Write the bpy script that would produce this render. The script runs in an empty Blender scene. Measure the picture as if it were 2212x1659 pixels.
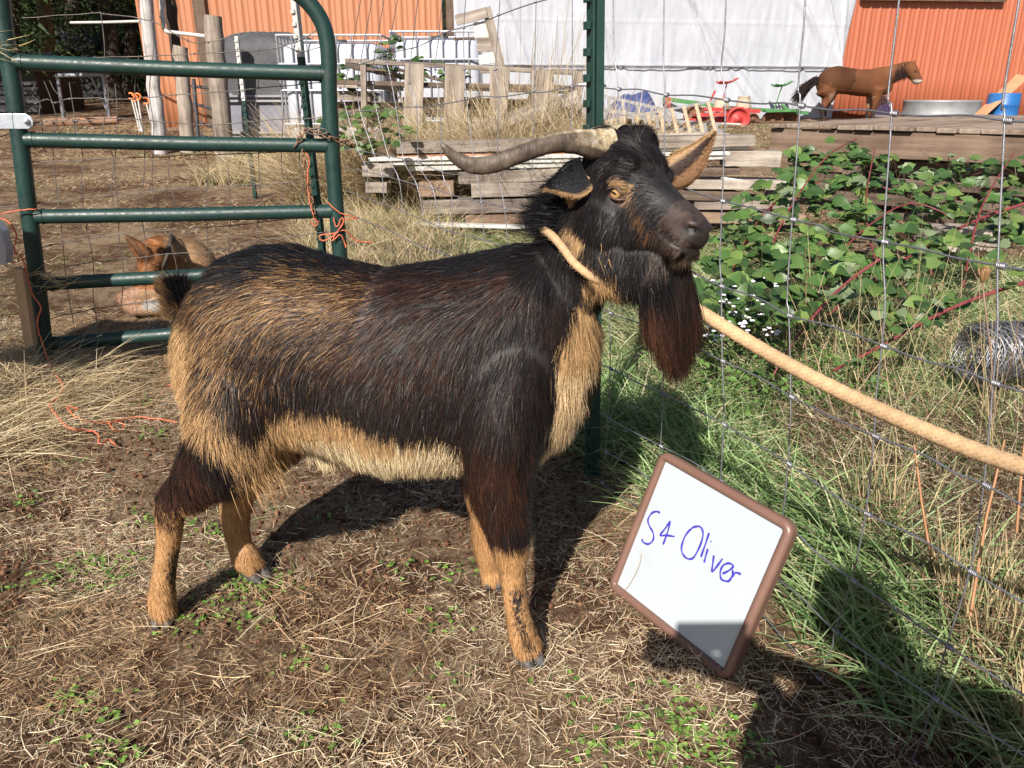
import bpy, math, random
import numpy as np
from mathutils import Vector, Matrix
sc = bpy.context.scene
C = sc.collection
R = math.radians
rng = np.random.default_rng(7)
random.seed(7)
PI = math.pi

# ---------------------------------------------------------------- camera, sky, sun
PITCH = 20.5; CAMH = 1.2; FPX = 1671.0          # focal length in pixels of a 2212 px wide picture
cam_d = bpy.data.cameras.new('camera'); cam = bpy.data.objects.new('camera', cam_d); C.objects.link(cam)
cam.location = (0, 0, CAMH); cam.rotation_euler = (R(90 - PITCH), 0, 0)
cam_d.sensor_width = 36; cam_d.lens = 36 * FPX / 2212; cam_d.clip_start = 0.02; cam_d.clip_end = 400
sc.camera = cam
SUN_EL, SUN_AZ = 37.0, 17.0                      # shadows fall 17 degrees to the right of straight ahead
w = bpy.data.worlds.new('World'); sc.world = w; w.use_nodes = True
nt = w.node_tree; sky = nt.nodes.new('ShaderNodeTexSky'); sky.sky_type = 'NISHITA'; sky.sun_disc = False
sky.sun_elevation = R(SUN_EL); sky.sun_rotation = R(180 + SUN_AZ)
nt.links.new(sky.outputs[0], nt.nodes['Background'].inputs[0]); nt.nodes['Background'].inputs[1].default_value = 0.055
sd = bpy.data.lights.new('sun', 'SUN'); sd.energy = 5.0; sd.angle = R(0.5); sd.color = (1, .935, .84)
sun = bpy.data.objects.new('sun', sd); C.objects.link(sun)
_sv = Vector((math.sin(R(SUN_AZ)) * math.cos(R(SUN_EL)), math.cos(R(SUN_AZ)) * math.cos(R(SUN_EL)), -math.sin(R(SUN_EL))))
sun.rotation_euler = _sv.to_track_quat('-Z', 'Y').to_euler(); sun.location = (-4, -10, 9)
sc.view_settings.view_transform = 'Standard'; sc.view_settings.look = 'None'
sc.view_settings.exposure = 0.70; sc.view_settings.gamma = 1
sc.cycles.max_bounces = 5; sc.cycles.diffuse_bounces = 2; sc.cycles.transparent_max_bounces = 4
sc.cycles.use_denoising = True

# ---------------------------------------------------------------- measuring: photo point -> place in the world
_c, _s = math.cos(R(PITCH)), math.sin(R(PITCH))
def ray(x, y):
    a = (x - 1106) / FPX; v = (829.5 - y) / FPX
    return np.array([a, _c + v * _s, -_s + v * _c])
O = np.array([0, 0, CAMH])
def PY(x, y, Y):
    r = ray(x, y); return O + r * (Y / r[1])
def PP(x, y, p0, n):
    r = ray(x, y); n = np.array(n, float); return O + r * (np.dot(np.array(p0) - O, n) / np.dot(r, n))
def hground(x, y):
    x = np.asarray(x, float); y = np.asarray(y, float)
    base = 0.05 * (np.sqrt((y - 4.5) ** 2 + 1.0) + (y - 4.5)) * 0.5 * 2 * 0.5
    base = base - 0.05 * (math.sqrt(4.5 ** 2 + 1) - 4.5) * 0.5
    near = np.exp(-((y - 2) / 4) ** 2)
    b = 0.012 * np.sin(x * 5.1 + 1.3) * np.sin(y * 4.3 + .4) + 0.008 * np.sin(x * 11.7 + y * 7.1) + 0.006 * np.sin(x * 17 - y * 13) + 0.007 * np.sin(x * 31 + 2 * np.sin(y * 19)) * np.sin(y * 27 + 1.5 * np.sin(x * 22)) + 0.004 * np.sin(x * 67 + y * 41) * np.sin(y * 58 - x * 23)
    return base + b * near * 0.6
def G(x, y):
    r = ray(x, y); t = 0.5
    for k in range(400):
        p = O + r * t
        h = p[2] - float(hground(p[0], p[1]))
        if h < 0.0005: break
        t += max(h * 0.8, 0.0008) if h < 2 else h
        if t > 60: break
    return O + r * t

# ---------------------------------------------------------------- materials
def newmat(name):
    m = bpy.data.materials.new(name); m.use_nodes = True
    t = m.node_tree; b = t.nodes['Principled BSDF']; return m, t, b
def N(t, kind, **kw):
    n = t.nodes.new(kind)
    for k, v in kw.items():
        if k.startswith('i_'):
            key = k[2:]; key = int(key) if key.isdigit() else key.replace('_', ' ')
            n.inputs[key].default_value = v
        else: setattr(n, k, v)
    return n
def ramp(t, fac, stops):
    r = t.nodes.new('ShaderNodeValToRGB'); el = r.color_ramp.elements
    while len(el) < len(stops): el.new(0.5)
    for e, (p, c) in zip(el, stops): e.position = p; e.color = (*c, 1) if len(c) == 3 else c
    t.links.new(fac, r.inputs[0]); return r.outputs[0]
def coords(t, scale=(1, 1, 1), rot=(0, 0, 0), kind='Object'):
    tc = t.nodes.new('ShaderNodeTexCoord'); mp = t.nodes.new('ShaderNodeMapping')
    mp.inputs['Scale'].default_value = scale; mp.inputs['Rotation'].default_value = rot
    t.links.new(tc.outputs[kind], mp.inputs[0]); return mp.outputs[0]
def noise(t, vec, scale, detail=4, rough=.6):
    n = N(t, 'ShaderNodeTexNoise', i_Scale=scale, i_Detail=detail, i_Roughness=rough)
    t.links.new(vec, n.inputs['Vector']); return n.outputs['Fac']
def bump(t, b, h, strength=.4, dist=.01):
    n = N(t, 'ShaderNodeBump', i_Strength=strength, i_Distance=dist)
    t.links.new(h, n.inputs['Height']); t.links.new(n.outputs[0], b.inputs['Normal'])
def mat_noise(name, cols, scale=8, rough=.7, metal=0, stretch=(1, 1, 1), bstr=.3, bdist=.005, spec=.5, detail=5, bscale=None):
    m, t, b = newmat(name)
    v = coords(t, stretch)
    f = noise(t, v, scale, detail)
    n = len(cols)
    st = [(0.3 + 0.4 * i / max(1, n - 1), c) for i, c in enumerate(cols)]
    t.links.new(ramp(t, f, st), b.inputs['Base Color'])
    b.inputs['Roughness'].default_value = rough; b.inputs['Metallic'].default_value = metal
    b.inputs['Specular IOR Level'].default_value = spec
    if bstr: bump(t, b, noise(t, v, bscale or scale * 3, 4), bstr, bdist)
    return m
def mat_attr(name, rough=.6, spec=.3, trans=0.0, nrm=False):
    m, t, b = newmat(name)
    if nrm:
        an = N(t, 'ShaderNodeAttribute', attribute_name='Nrm'); t.links.new(an.outputs['Vector'], b.inputs['Normal'])
    a = N(t, 'ShaderNodeAttribute', attribute_name='Col')
    t.links.new(a.outputs['Color'], b.inputs['Base Color'])
    b.inputs['Roughness'].default_value = rough; b.inputs['Specular IOR Level'].default_value = spec
    if trans:
        tr = t.nodes.new('ShaderNodeBsdfTranslucent'); mx = t.nodes.new('ShaderNodeMixShader')
        mx.inputs[0].default_value = trans; out = t.nodes['Material Output']
        t.links.new(a.outputs['Color'], tr.inputs[0]); t.links.new(b.outputs[0], mx.inputs[1])
        t.links.new(tr.outputs[0], mx.inputs[2]); t.links.new(mx.outputs[0], out.inputs[0])
    return m
def mat_wood(name, cols, axis='X', scale=1.0, rough=.85, bstr=.6):
    # weathered grain running along one object axis, with cracks and blotches
    m, t, b = newmat(name)
    st = {'X': (1.5, 30, 30), 'Y': (30, 1.5, 30), 'Z': (30, 30, 1.5)}[axis]
    v = coords(t, tuple(a * scale for a in st)); f = noise(t, v, 1.0, 8, .7)
    v2 = coords(t, (1, 1, 1)); f2 = noise(t, v2, 3.0, 4)
    oi = t.nodes.new('ShaderNodeObjectInfo')
    mx = N(t, 'ShaderNodeMath', operation='MULTIPLY_ADD', i_1=.45); t.links.new(f2, mx.inputs[0])
    m2 = N(t, 'ShaderNodeMath', operation='MULTIPLY', i_1=.62); t.links.new(f, m2.inputs[0]); t.links.new(m2.outputs[0], mx.inputs[2])
    m3 = N(t, 'ShaderNodeMath', operation='MULTIPLY_ADD', i_1=.14, i_2=-.07); t.links.new(oi.outputs['Random'], m3.inputs[0])
    m4 = N(t, 'ShaderNodeMath', operation='ADD'); t.links.new(mx.outputs[0], m4.inputs[0]); t.links.new(m3.outputs[0], m4.inputs[1])
    n = len(cols); stp = [(0.36 + 0.34 * i / max(1, n - 1), c) for i, c in enumerate(cols)]
    t.links.new(ramp(t, m4.outputs[0], stp), b.inputs['Base Color'])
    b.inputs['Roughness'].default_value = rough; b.inputs['Specular IOR Level'].default_value = .25
    bump(t, b, f, bstr, .004)
    return m

# ---------------------------------------------------------------- mesh helpers
def mesh_np(name, V, Q, mat=None, parent=None, col=None, smooth=False, link=True):
    """V (n,3), Q (m,4) quads or (m,3) tris"""
    V = np.ascontiguousarray(V, np.float32); Q = np.ascontiguousarray(Q, np.int32)
    me = bpy.data.meshes.new(name); k = Q.shape[1]
    me.vertices.add(len(V)); me.vertices.foreach_set('co', V.ravel())
    me.loops.add(Q.size); me.loops.foreach_set('vertex_index', Q.ravel())
    me.polygons.add(len(Q)); me.polygons.foreach_set('loop_start', np.arange(0, Q.size, k, dtype=np.int32))
    if smooth: me.polygons.foreach_set('use_smooth', np.ones(len(Q), bool))
    if col is not None:
        ca = np.ones((len(V), 4), np.float32); ca[:, :3] = col
        a = me.color_attributes.new('Col', 'FLOAT_COLOR', 'POINT'); a.data.foreach_set('color', ca.ravel())
    me.update(calc_edges=True); me.validate()
    if mat: me.materials.append(mat)
    o = bpy.data.objects.new(name, me)
    if link: C.objects.link(o)
    if parent: o.parent = parent
    return o
def norm(a):
    a = np.asarray(a, float); return a / np.maximum(np.linalg.norm(a, axis=-1, keepdims=True), 1e-9)
class MB:
    """collects shapes into one mesh"""
    def __init__(s): s.v = []; s.f = []; s.n = 0; s.m = []; s.sm = []
    def add(s, V, F, mi=0, smooth=False):
        V = [tuple(map(float, p)) for p in V]; s.v += V
        s.f += [tuple(i + s.n for i in f) for f in F]; s.m += [mi] * len(F); s.sm += [smooth] * len(F); s.n += len(V); return s
    def box(s, c, d, M=None, mi=0, bev=0):
        x, y, z = d[0] / 2, d[1] / 2, d[2] / 2
        V = [(sx * x, sy * y, sz * z) for sx in (-1, 1) for sy in (-1, 1) for sz in (-1, 1)]
        V = [Vector(p) for p in V]
        if M is not None: V = [M @ p for p in V]
        V = [p + Vector(c) for p in V]
        return s.add(V, [(0, 1, 3, 2), (4, 6, 7, 5), (0, 4, 5, 1), (2, 3, 7, 6), (0, 2, 6, 4), (1, 5, 7, 3)], mi)
    def beam(s, a, b, w, h, up=(0, 0, 1), mi=0, wob=0, nseg=1, seed=0):
        """rectangular bar from a to b, w = sideways width, h = size along up; wob gives it slightly uneven edges"""
        a = np.array(a, float); b = np.array(b, float); d = norm(b - a); u = np.array(up, float)
        u = norm(u - d * np.dot(u, d)); sd_ = np.cross(d, u); rr = np.random.default_rng(seed)
        V = []; F = []
        for i in range(nseg + 1):
            p = a + (b - a) * i / nseg; ww = w / 2 * (1 + wob * rr.uniform(-1, 1)); hh = h / 2 * (1 + wob * rr.uniform(-1, 1))
            p = p + u * wob * h * .4 * rr.uniform(-1, 1)
            V += [p - sd_ * ww - u * hh, p + sd_ * ww - u * hh, p + sd_ * ww + u * hh, p - sd_ * ww + u * hh]
            if i:
                o = 4 * (i - 1)
                for k in range(4): F.append((o + k, o + (k + 1) % 4, o + 4 + (k + 1) % 4, o + 4 + k))
        F.append((3, 2, 1, 0)); o = 4 * nseg; F.append((o, o + 1, o + 2, o + 3))
        return s.add(V, F, mi)
    def tube(s, pts, r, n=8, mi=0, caps=True, flat=1.0, up=None, smooth=True, closed=False):
        P = np.array(pts, float); m = len(P); rad = np.broadcast_to(np.asarray(r, float), (m,))
        T = np.gradient(P, axis=0) if m > 2 else np.array([P[1] - P[0]] * 2)
        if closed: T = np.roll(P, -1, 0) - np.roll(P, 1, 0)
        T = norm(T); u = np.array(up if up is not None else ((0, 0, 1) if abs(T[0][2]) < .9 else (1, 0, 0)), float)
        V = []
        for i in range(m):
            u = u - T[i] * np.dot(u, T[i]); u = norm(u); v_ = np.cross(T[i], u)
            for k in range(n):
                a = 2 * PI * k / n; V.append(P[i] + rad[i] * (math.cos(a) * v_ + math.sin(a) * u * flat))
        F = []
        for i in range(m if closed else m - 1):
            j = (i + 1) % m
            for k in range(n): F.append((i * n + k, i * n + (k + 1) % n, j * n + (k + 1) % n, j * n + k))
        s.add(V, F, mi, smooth)
        if caps and not closed:
            s.add(V[:n][::-1], [tuple(range(n))], mi); s.add(V[-n:], [tuple(range(n))], mi)
        return s
    def ball(s, c, r, n=10, mi=0, sc_=(1, 1, 1), M=None):
        V = []; F = []; c = np.array(c, float); sc_ = np.broadcast_to(np.array(sc_, float), (3,))
        for i in range(n + 1):
            th = PI * i / n
            for k in range(2 * n):
                ph = PI * k / n; p = Vector((math.sin(th) * math.cos(ph) * sc_[0], math.sin(th) * math.sin(ph) * sc_[1], math.cos(th) * sc_[2])) * r
                if M is not None: p = M @ p
                V.append(c + np.array(p))
        for i in range(n):
            for k in range(2 * n): F.append((i * 2 * n + k, (i + 1) * 2 * n + k, (i + 1) * 2 * n + (k + 1) % (2 * n), i * 2 * n + (k + 1) % (2 * n)))
        return s.add(V, F, mi, True)
    def lathe(s, c, prof, n=20, mi=0, M=None, smooth=True):
        V = []; F = []
        for (r, z) in prof:
            for k in range(n):
                p = Vector((r * math.cos(2 * PI * k / n), r * math.sin(2 * PI * k / n), z))
                if M is not None: p = M @ p
                V.append(Vector(c) + p)
        for i in range(len(prof) - 1):
            for k in range(n): F.append((i * n + k, i * n + (k + 1) % n, (i + 1) * n + (k + 1) % n, (i + 1) * n + k))
        return s.add(V, F, mi, smooth)
    def prism(s, poly, depth, mi=0):
        """poly: 3D outline, depth: 3D vector"""
        n = len(poly); A = [np.array(p, float) for p in poly]; B = [p + np.array(depth, float) for p in A]
        F = [tuple(range(n))[::-1], tuple(range(n, 2 * n))] + [(i, (i + 1) % n, n + (i + 1) % n, n + i) for i in range(n)]
        return s.add(A + B, F, mi)
    def build(s, name, mats, parent=None, bevel=0, sub=0, smooth=None):
        me = bpy.data.meshes.new(name); me.from_pydata(s.v, [], s.f)
        for m in (mats if isinstance(mats, (list, tuple)) else [mats]): me.materials.append(m)
        me.polygons.foreach_set('material_index', s.m)
        me.polygons.foreach_set('use_smooth', [smooth] * len(s.f) if smooth is not None else s.sm)
        me.update(); me.validate()
        import bmesh
        bm = bmesh.new(); bm.from_mesh(me); bmesh.ops.recalc_face_normals(bm, faces=bm.faces); bm.to_mesh(me); bm.free()
        o = bpy.data.objects.new(name, me); C.objects.link(o)
        if parent: o.parent = parent
        if bevel:
            b = o.modifiers.new('bevel', 'BEVEL'); b.width = bevel; b.segments = 2; b.limit_method = 'ANGLE'
        if sub:
            b = o.modifiers.new('sub', 'SUBSURF'); b.levels = b.render_levels = sub
        return o
def tag(o, label=None, cat=None, group=None, kind=None):
    if label: o['label'] = label
    if cat: o['category'] = cat
    if group: o['group'] = group
    if kind: o['kind'] = kind
    return o
def thing(name, label, cat, group=None, loc=(0, 0, 0)):
    o = bpy.data.objects.new(name, None); C.objects.link(o); o.location = loc; o.empty_display_size = .1
    # parts are built in world coordinates, so the Empty's offset is undone when a part is attached by own()
    return tag(o, label, cat, group)
_mw = {}
def own(root, *parts):
    """attach parts built in world coordinates to a root that stands at its own base"""
    for p in parts:
        p.parent = root; p.matrix_parent_inverse = Matrix.Translation(-Vector(root.location))
    return root
def one(o, label, cat, group=None, kind=None): return tag(o, label, cat, group, kind)
def recentre(o):
    """move a world-built mesh's origin to its base so the object stands where its location says"""
    me = o.data; n = len(me.vertices); co = np.empty(n * 3, np.float32); me.vertices.foreach_get('co', co); co = co.reshape(-1, 3)
    c = np.array([(co[:, 0].min() + co[:, 0].max()) / 2, (co[:, 1].min() + co[:, 1].max()) / 2, co[:, 2].min()], np.float32)
    me.vertices.foreach_set('co', (co - c).ravel()); o.location = c.tolist(); me.update(); return o
def ribbons(P, D, L, W, bend=None, side=None, segs=3, tip=.15, curl=0.0):
    """n tapering strips: start P, direction D, length L, width W, bend = displacement of the tip"""
    n = len(P); L = np.broadcast_to(L, (n,)); W = np.broadcast_to(W, (n,)); D = norm(D)
    if side is None:
        rv = norm(rng.normal(size=(n, 3))); side = norm(np.cross(D, rv))
    if bend is None: bend = np.zeros((n, 3))
    V = np.empty((n, segs + 1, 2, 3), np.float32)
    for k in range(segs + 1):
        t = k / segs; c = P + D * (L * t)[:, None] + bend * (t * t)
        ww = W * (1 - (1 - tip) * t ** 1.5) * .5
        V[:, k, 0] = c - side * ww[:, None]; V[:, k, 1] = c + side * ww[:, None]
    base = np.arange(n) * (2 * (segs + 1)); Q = []
    for k in range(segs): Q.append(np.stack([base + 2 * k, base + 2 * k + 1, base + 2 * k + 3, base + 2 * k + 2], 1))
    return V.reshape(-1, 3), np.concatenate(Q), 2 * (segs + 1)
def ribbon_obj(name, mat, P, D, L, W, col, tipcol=None, parent=None, nrm=None, **kw):
    segs = kw.get('segs', 3); V, Q, k = ribbons(P, D, L, W, **kw)
    if tipcol is None: cc = np.repeat(col, k, 0)
    else:
        t = np.repeat(np.linspace(0, 1, segs + 1), 2)[None, :, None]; cc = (col[:, None] * (1 - t) + tipcol[:, None] * t).reshape(-1, 3)
    o = mesh_np(name, V, Q, mat, parent, cc)
    if nrm is not None:
        a = o.data.attributes.new('Nrm', 'FLOAT_VECTOR', 'POINT'); a.data.foreach_set('vector', np.repeat(np.asarray(nrm, np.float32), k, 0).ravel())
    return o
def pick(cols, n, jit=.15):
    cols = np.array(cols); c = cols[rng.integers(0, len(cols), n)]
    return np.clip(c * (1 + rng.uniform(-jit, jit, (n, 1))) * (1 + rng.uniform(-.05, .05, (n, 3))), 0.002, 1)
def vnoise(P, scale, seed=0):
    """cheap smooth value noise 0..1"""
    P = np.asarray(P, float) * scale + seed * 17.3
    i = np.floor(P).astype(np.int64); f = P - i; f = f * f * (3 - 2 * f); out = 0
    d = P.shape[1]
    for c in range(2 ** d):
        w_ = 1; h = np.full(len(P), seed * 7919 + 12345, np.int64)
        for a in range(d):
            b = (c >> a) & 1; w_ = w_ * (f[:, a] if b else 1 - f[:, a]); h = (h ^ ((i[:, a] + b) * [73856093, 19349663, 83492791][a]))
        h = (h * 2654435761) & 0xffffffff; h ^= h >> 13; h = (h * 1274126177) & 0xffffffff; h ^= h >> 16
        out = out + w_ * ((h & 0xffff) / 65535.0)
    return out
def inpoly(px, py, poly):
    poly = np.array(poly, float); x = np.asarray(px); y = np.asarray(py); inside = np.zeros(x.shape, bool); j = len(poly) - 1
    for i in range(len(poly)):
        xi, yi = poly[i]; xj, yj = poly[j]
        inside ^= ((yi > y) != (yj > y)) & (x < (xj - xi) * (y - yi) / (yj - yi + 1e-12) + xi); j = i
    return inside
# ================================================================ ground
def build_ground():
    xs = np.unique(np.concatenate([np.linspace(-60, -6, 40), np.linspace(-6, 6, 401), np.linspace(6, 60, 40)]))
    ys = np.unique(np.concatenate([np.linspace(-12, 0, 20), np.linspace(0, 6, 241), np.linspace(6, 22, 60), np.linspace(22, 90, 30)]))
    X, Y = np.meshgrid(xs, ys); Z = hground(X, Y); V = np.stack([X, Y, Z], -1).reshape(-1, 3)
    nx = len(xs); i = np.arange(len(ys) - 1)[:, None] * nx + np.arange(nx - 1)[None]; i = i.ravel()
    m, t, b = newmat('soil')
    v = coords(t); f1 = noise(t, v, 1.3, 6, .65); f2 = noise(t, v, 14, 6, .7); f3 = noise(t, v, 90, 5, .75)
    soil = ramp(t, f3, [(.3, (.035, .017, .010)), (.55, (.13, .066, .038)), (.75, (.27, .16, .10))])
    dry = ramp(t, f3, [(.3, (.15, .095, .058)), (.52, (.40, .285, .18)), (.72, (.60, .47, .32))])
    mixf = N(t, 'ShaderNodeMath', operation='MULTIPLY_ADD', i_1=.5); t.links.new(f2, mixf.inputs[0])
    h = N(t, 'ShaderNodeMath', operation='MULTIPLY', i_1=.55); t.links.new(f1, h.inputs[0]); t.links.new(h.outputs[0], mixf.inputs[2])
    mask = ramp(t, mixf.outputs[0], [(.46, (0, 0, 0)), (.60, (1, 1, 1))])
    mx = N(t, 'ShaderNodeMix', data_type='RGBA'); t.links.new(mask, mx.inputs[0]); t.links.new(soil, mx.inputs[6]); t.links.new(dry, mx.inputs[7])
    t.links.new(mx.outputs[2], b.inputs['Base Color']); b.inputs['Roughness'].default_value = .95; b.inputs['Specular IOR Level'].default_value = .15
    ad = N(t, 'ShaderNodeMath', operation='ADD'); t.links.new(f2, ad.inputs[0]); t.links.new(f3, ad.inputs[1])
    bump(t, b, ad.outputs[0], 1.0, .035)
    o = mesh_np('ground', V, np.stack([i, i + 1, i + nx + 1, i + nx], 1), m, smooth=True)
    tag(o, kind='structure')
build_ground()

STRAW = [(.66, .50, .32), (.54, .38, .23), (.74, .60, .41), (.38, .245, .145), (.22, .13, .08), (.80, .68, .49)]
GREEN = [(.10, .17, .045), (.14, .22, .06), (.075, .13, .035), (.19, .26, .09)]
m_straw = mat_attr('dry_straw', .6, .35, .15)
m_grass = mat_attr('grass_blade', .5, .35, .3)
# fence line on the ground: from the gate over the green post towards the camera
FP0 = np.array([.26, 2.32]); FPD = norm(np.array([.40, -.92]))
def behind_fence(x, y, off=0.0):
    """positive to the right of / beyond the wire fence"""
    s1 = (x - FP0[0]) * .92 + (y - FP0[1]) * .40 - off           # stretch by the board
    s2 = (y - 2.32) - (x - .26) * (3.6 - 2.32) / (-.85 - .26) - off   # stretch back to the gate
    return np.where(y < 2.32, s1, np.minimum(s1 + 0, s2) if False else np.where(x > .26, s1, s2))
def scatter(n, x0, x1, y0, y1, dens=None):
    x = rng.uniform(x0, x1, n); y = rng.uniform(y0, y1, n)
    if dens is not None:
        k = rng.uniform(size=n) < dens(x, y); x, y = x[k], y[k]
    return x, y
def litter():
    # trampled dry grass: short strips lying at all angles in uneven mats
    def dens(x, y):
        p = np.stack([x, y], 1); d = vnoise(p, 2.2, 1) * .6 + vnoise(p, 6, 2) * .5
        return np.clip((d - .33) * 2.6, 0.06, 1) * (1 - .75 * (behind_fence(x, y, .15) > 0))
    x, y = scatter(330000, -3.2, 1.6, .45, 4.2, dens); n = len(x)
    z = hground(x, y) + rng.uniform(.001, .020, n); a = rng.uniform(0, 2 * PI, n) + .9 * vnoise(np.stack([x, y], 1), 3, 5)
    D = np.stack([np.cos(a), np.sin(a), rng.normal(.05, .16, n)], 1); L = rng.gamma(2.6, .0085, n) + .007
    bend = np.stack([-np.sin(a), np.cos(a), rng.uniform(-.3, .3, n)], 1) * (L * rng.normal(0, .25, n))[:, None]
    side = norm(np.stack([-np.sin(a), np.cos(a), rng.normal(0, .5, n)], 1))
    tone = vnoise(np.stack([x, y], 1), 1.6, 9); c = pick(STRAW, n, .3) * (.65 + .6 * tone[:, None]); c[tone < .35] *= np.array([.9, .8, .7])
    o = ribbon_obj('dry_grass_litter', m_straw, np.stack([x, y, z], 1), D, L, rng.uniform(.0007, .0018, n), c, bend=bend, side=side, segs=2, tip=.5)
    tag(o, 'trampled dry straw littering the dirt around the goat', 'straw', kind='stuff')
    # long bleached stalks on top
    x, y = scatter(3400, -3.0, 1.5, .5, 3.8, dens); n = len(x); a = rng.uniform(0, 2 * PI, n); L = rng.uniform(.05, .16, n)
    D = np.stack([np.cos(a), np.sin(a), rng.uniform(0, .25, n)], 1); bend = np.stack([-np.sin(a), np.cos(a), -rng.uniform(.1, .3, n)], 1) * (L * rng.normal(0, .4, n))[:, None]
    bend[:, 2] = -abs(bend[:, 2])
    o = ribbon_obj('straw_stalks', m_straw, np.stack([x, y, hground(x, y) + .012], 1), D, L, rng.uniform(.001, .0022, n), pick(STRAW[:3] + STRAW[5:], n, .2) * 1.05, bend=bend, segs=4, tip=.4)
    tag(o, 'long bleached straw stalks lying loose over the dirt', 'straw', kind='stuff')
litter()
def crumbs():
    # loose crumbs of soil
    n = 32000; x = rng.uniform(-3, 1.5, n); y = rng.uniform(.5, 3.9, n)
    k = vnoise(np.stack([x, y], 1), 2.2, 1) < .62; x, y = x[k], y[k]; n = len(x)
    r = rng.gamma(2.0, .0016, n) + .0015; c = np.stack([x, y, hground(x, y) + r * .4], 1)
    oc = np.array([(1, 0, 0), (0, 1, 0), (-1, 0, 0), (0, -1, 0), (0, 0, 1), (0, 0, -1)], float)
    V = (c[:, None] + oc[None] * r[:, None, None] * rng.uniform(.6, 1.3, (n, 6, 1))).reshape(-1, 3)
    f = np.array([(0, 1, 4), (1, 2, 4), (2, 3, 4), (3, 0, 4), (1, 0, 5), (2, 1, 5), (3, 2, 5), (0, 3, 5)])
    Q = (np.arange(n)[:, None, None] * 6 + f[None]).reshape(-1, 3)
    col = np.repeat(pick([(.13, .062, .036), (.075, .036, .021), (.19, .10, .06)], n), 6, 0)
    o = mesh_np('soil_crumbs', V, Q, mat_attr('soil_crumb', .95, .1), col=col, smooth=True)
    tag(o, 'loose brown crumbs of soil scattered on the bare dirt', 'soil', kind='stuff')
crumbs()
def leaf_quads(P, Nn, A, size, aspect=.8, fold=.25):
    """small folded leaves: centre line A (direction), normal Nn, one kite-like leaf of 4 quads each"""
    n = len(P); A = norm(A); Nn = norm(Nn - A * (Nn * A).sum(1, keepdims=True)); S = np.cross(Nn, A)
    prof = [(0, 0.02), (.22, .36), (.55, .46), (.85, .24), (1.0, .02)]
    V = []
    for (t, wv) in prof:
        c = P + A * (size * t)[:, None] - Nn * (size * .18 * t * t)[:, None]
        for sg in (-1, 0, 1):
            V.append(c + S * (sg * wv * aspect * size)[:, None] + Nn * (abs(sg) * wv * fold * size)[:, None])
    V = np.stack(V, 1); b = np.arange(n)[:, None] * 15; Q = []
    for k in range(4):
        for s_ in (0, 1): Q.append(b + np.array([[3 * k + s_, 3 * k + s_ + 1, 3 * k + s_ + 4, 3 * k + s_ + 3]]))
    return V.reshape(-1, 3), np.concatenate(Q), 15
def weeds():
    # little bright clover-like weeds in clusters
    cl = [(520, 1265, 26), (590, 1270, 16), (400, 1130, 8), (700, 1120, 3), (330, 945, 12), (150, 1230, 18), (230, 1245, 16), (270, 1220, 10), (160, 1510, 16), (225, 1560, 9), (60, 1265, 8),
          (1440, 1600, 22), (1510, 1560, 22), (1380, 1570, 12), (1560, 1660, 16), (1600, 1600, 10), (1260, 1620, 8), (960, 1350, 8), (1000, 1240, 8), (860, 1235, 6), (545, 1350, 8), (640, 1430, 7),
          (480, 1330, 8), (390, 1360, 8), (240, 1640, 14), (980, 1490, 5), (1230, 1510, 6), (90, 840, 8), (310, 875, 10), (330, 1120, 12), (60, 1090, 10), (450, 1160, 8), (130, 1000, 8), (700, 1590, 8), (1420, 1500, 6)]
    P, Nn, A, S = [], [], [], []
    for (px, py, k) in cl:
        g = G(px, py); k = int(k * 2.0)
        for j in range(k):
            q = g[:2] + rng.normal(0, .034, 2); h = rng.uniform(.004, .018)
            a0 = rng.uniform(0, 2 * PI)
            for j2 in range(rng.integers(2, 4)):
                a = a0 + j2 * 2.1 + rng.normal(0, .3)
                P.append([q[0], q[1], float(hground(*q)) + h]); A.append([math.cos(a), math.sin(a), .2]); Nn.append([rng.normal(0, .3), rng.normal(0, .3), 1]); S.append(rng.uniform(.005, .013))
    P, A, Nn, S = map(np.array, (P, A, Nn, S)); V, Q, k = leaf_quads(P, Nn, A, S, .95)
    c = np.repeat(pick([(.19, .34, .055), (.13, .25, .045), (.26, .40, .10), (.09, .17, .035)], len(P)), k, 0)
    o = mesh_np('green_weeds', V, Q, mat_attr('weed_leaf', .5, .35, .25), col=c)
    tag(o, 'small bright green weeds sprouting between the straw', 'weeds', kind='stuff')
    # sparse living grass blades in the trampled area
    x, y = scatter(8200, -3.2, 1.4, .55, 4.0, lambda x, y: np.clip((vnoise(np.stack([x, y], 1), 2.6, 21) - .56) * 5, .02, 1)); n = len(x)
    a = rng.uniform(0, 2 * PI, n); L = rng.uniform(.02, .075, n)
    D = np.stack([np.cos(a) * .8, np.sin(a) * .8, rng.uniform(.1, .7, n)], 1); bend = np.stack([np.cos(a), np.sin(a), -np.ones(n) * .8], 1) * (L * .4)[:, None]
    o = ribbon_obj('grass_tufts', m_grass, np.stack([x, y, hground(x, y)], 1), D, L, rng.uniform(.002, .004, n), pick([(.14, .19, .07), (.2, .25, .11), (.26, .28, .15), (.1, .14, .05)], n), bend=bend, segs=3)
    tag(o, 'sparse short green grass blades growing in the trampled dirt', 'grass', kind='stuff')
weeds()
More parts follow.
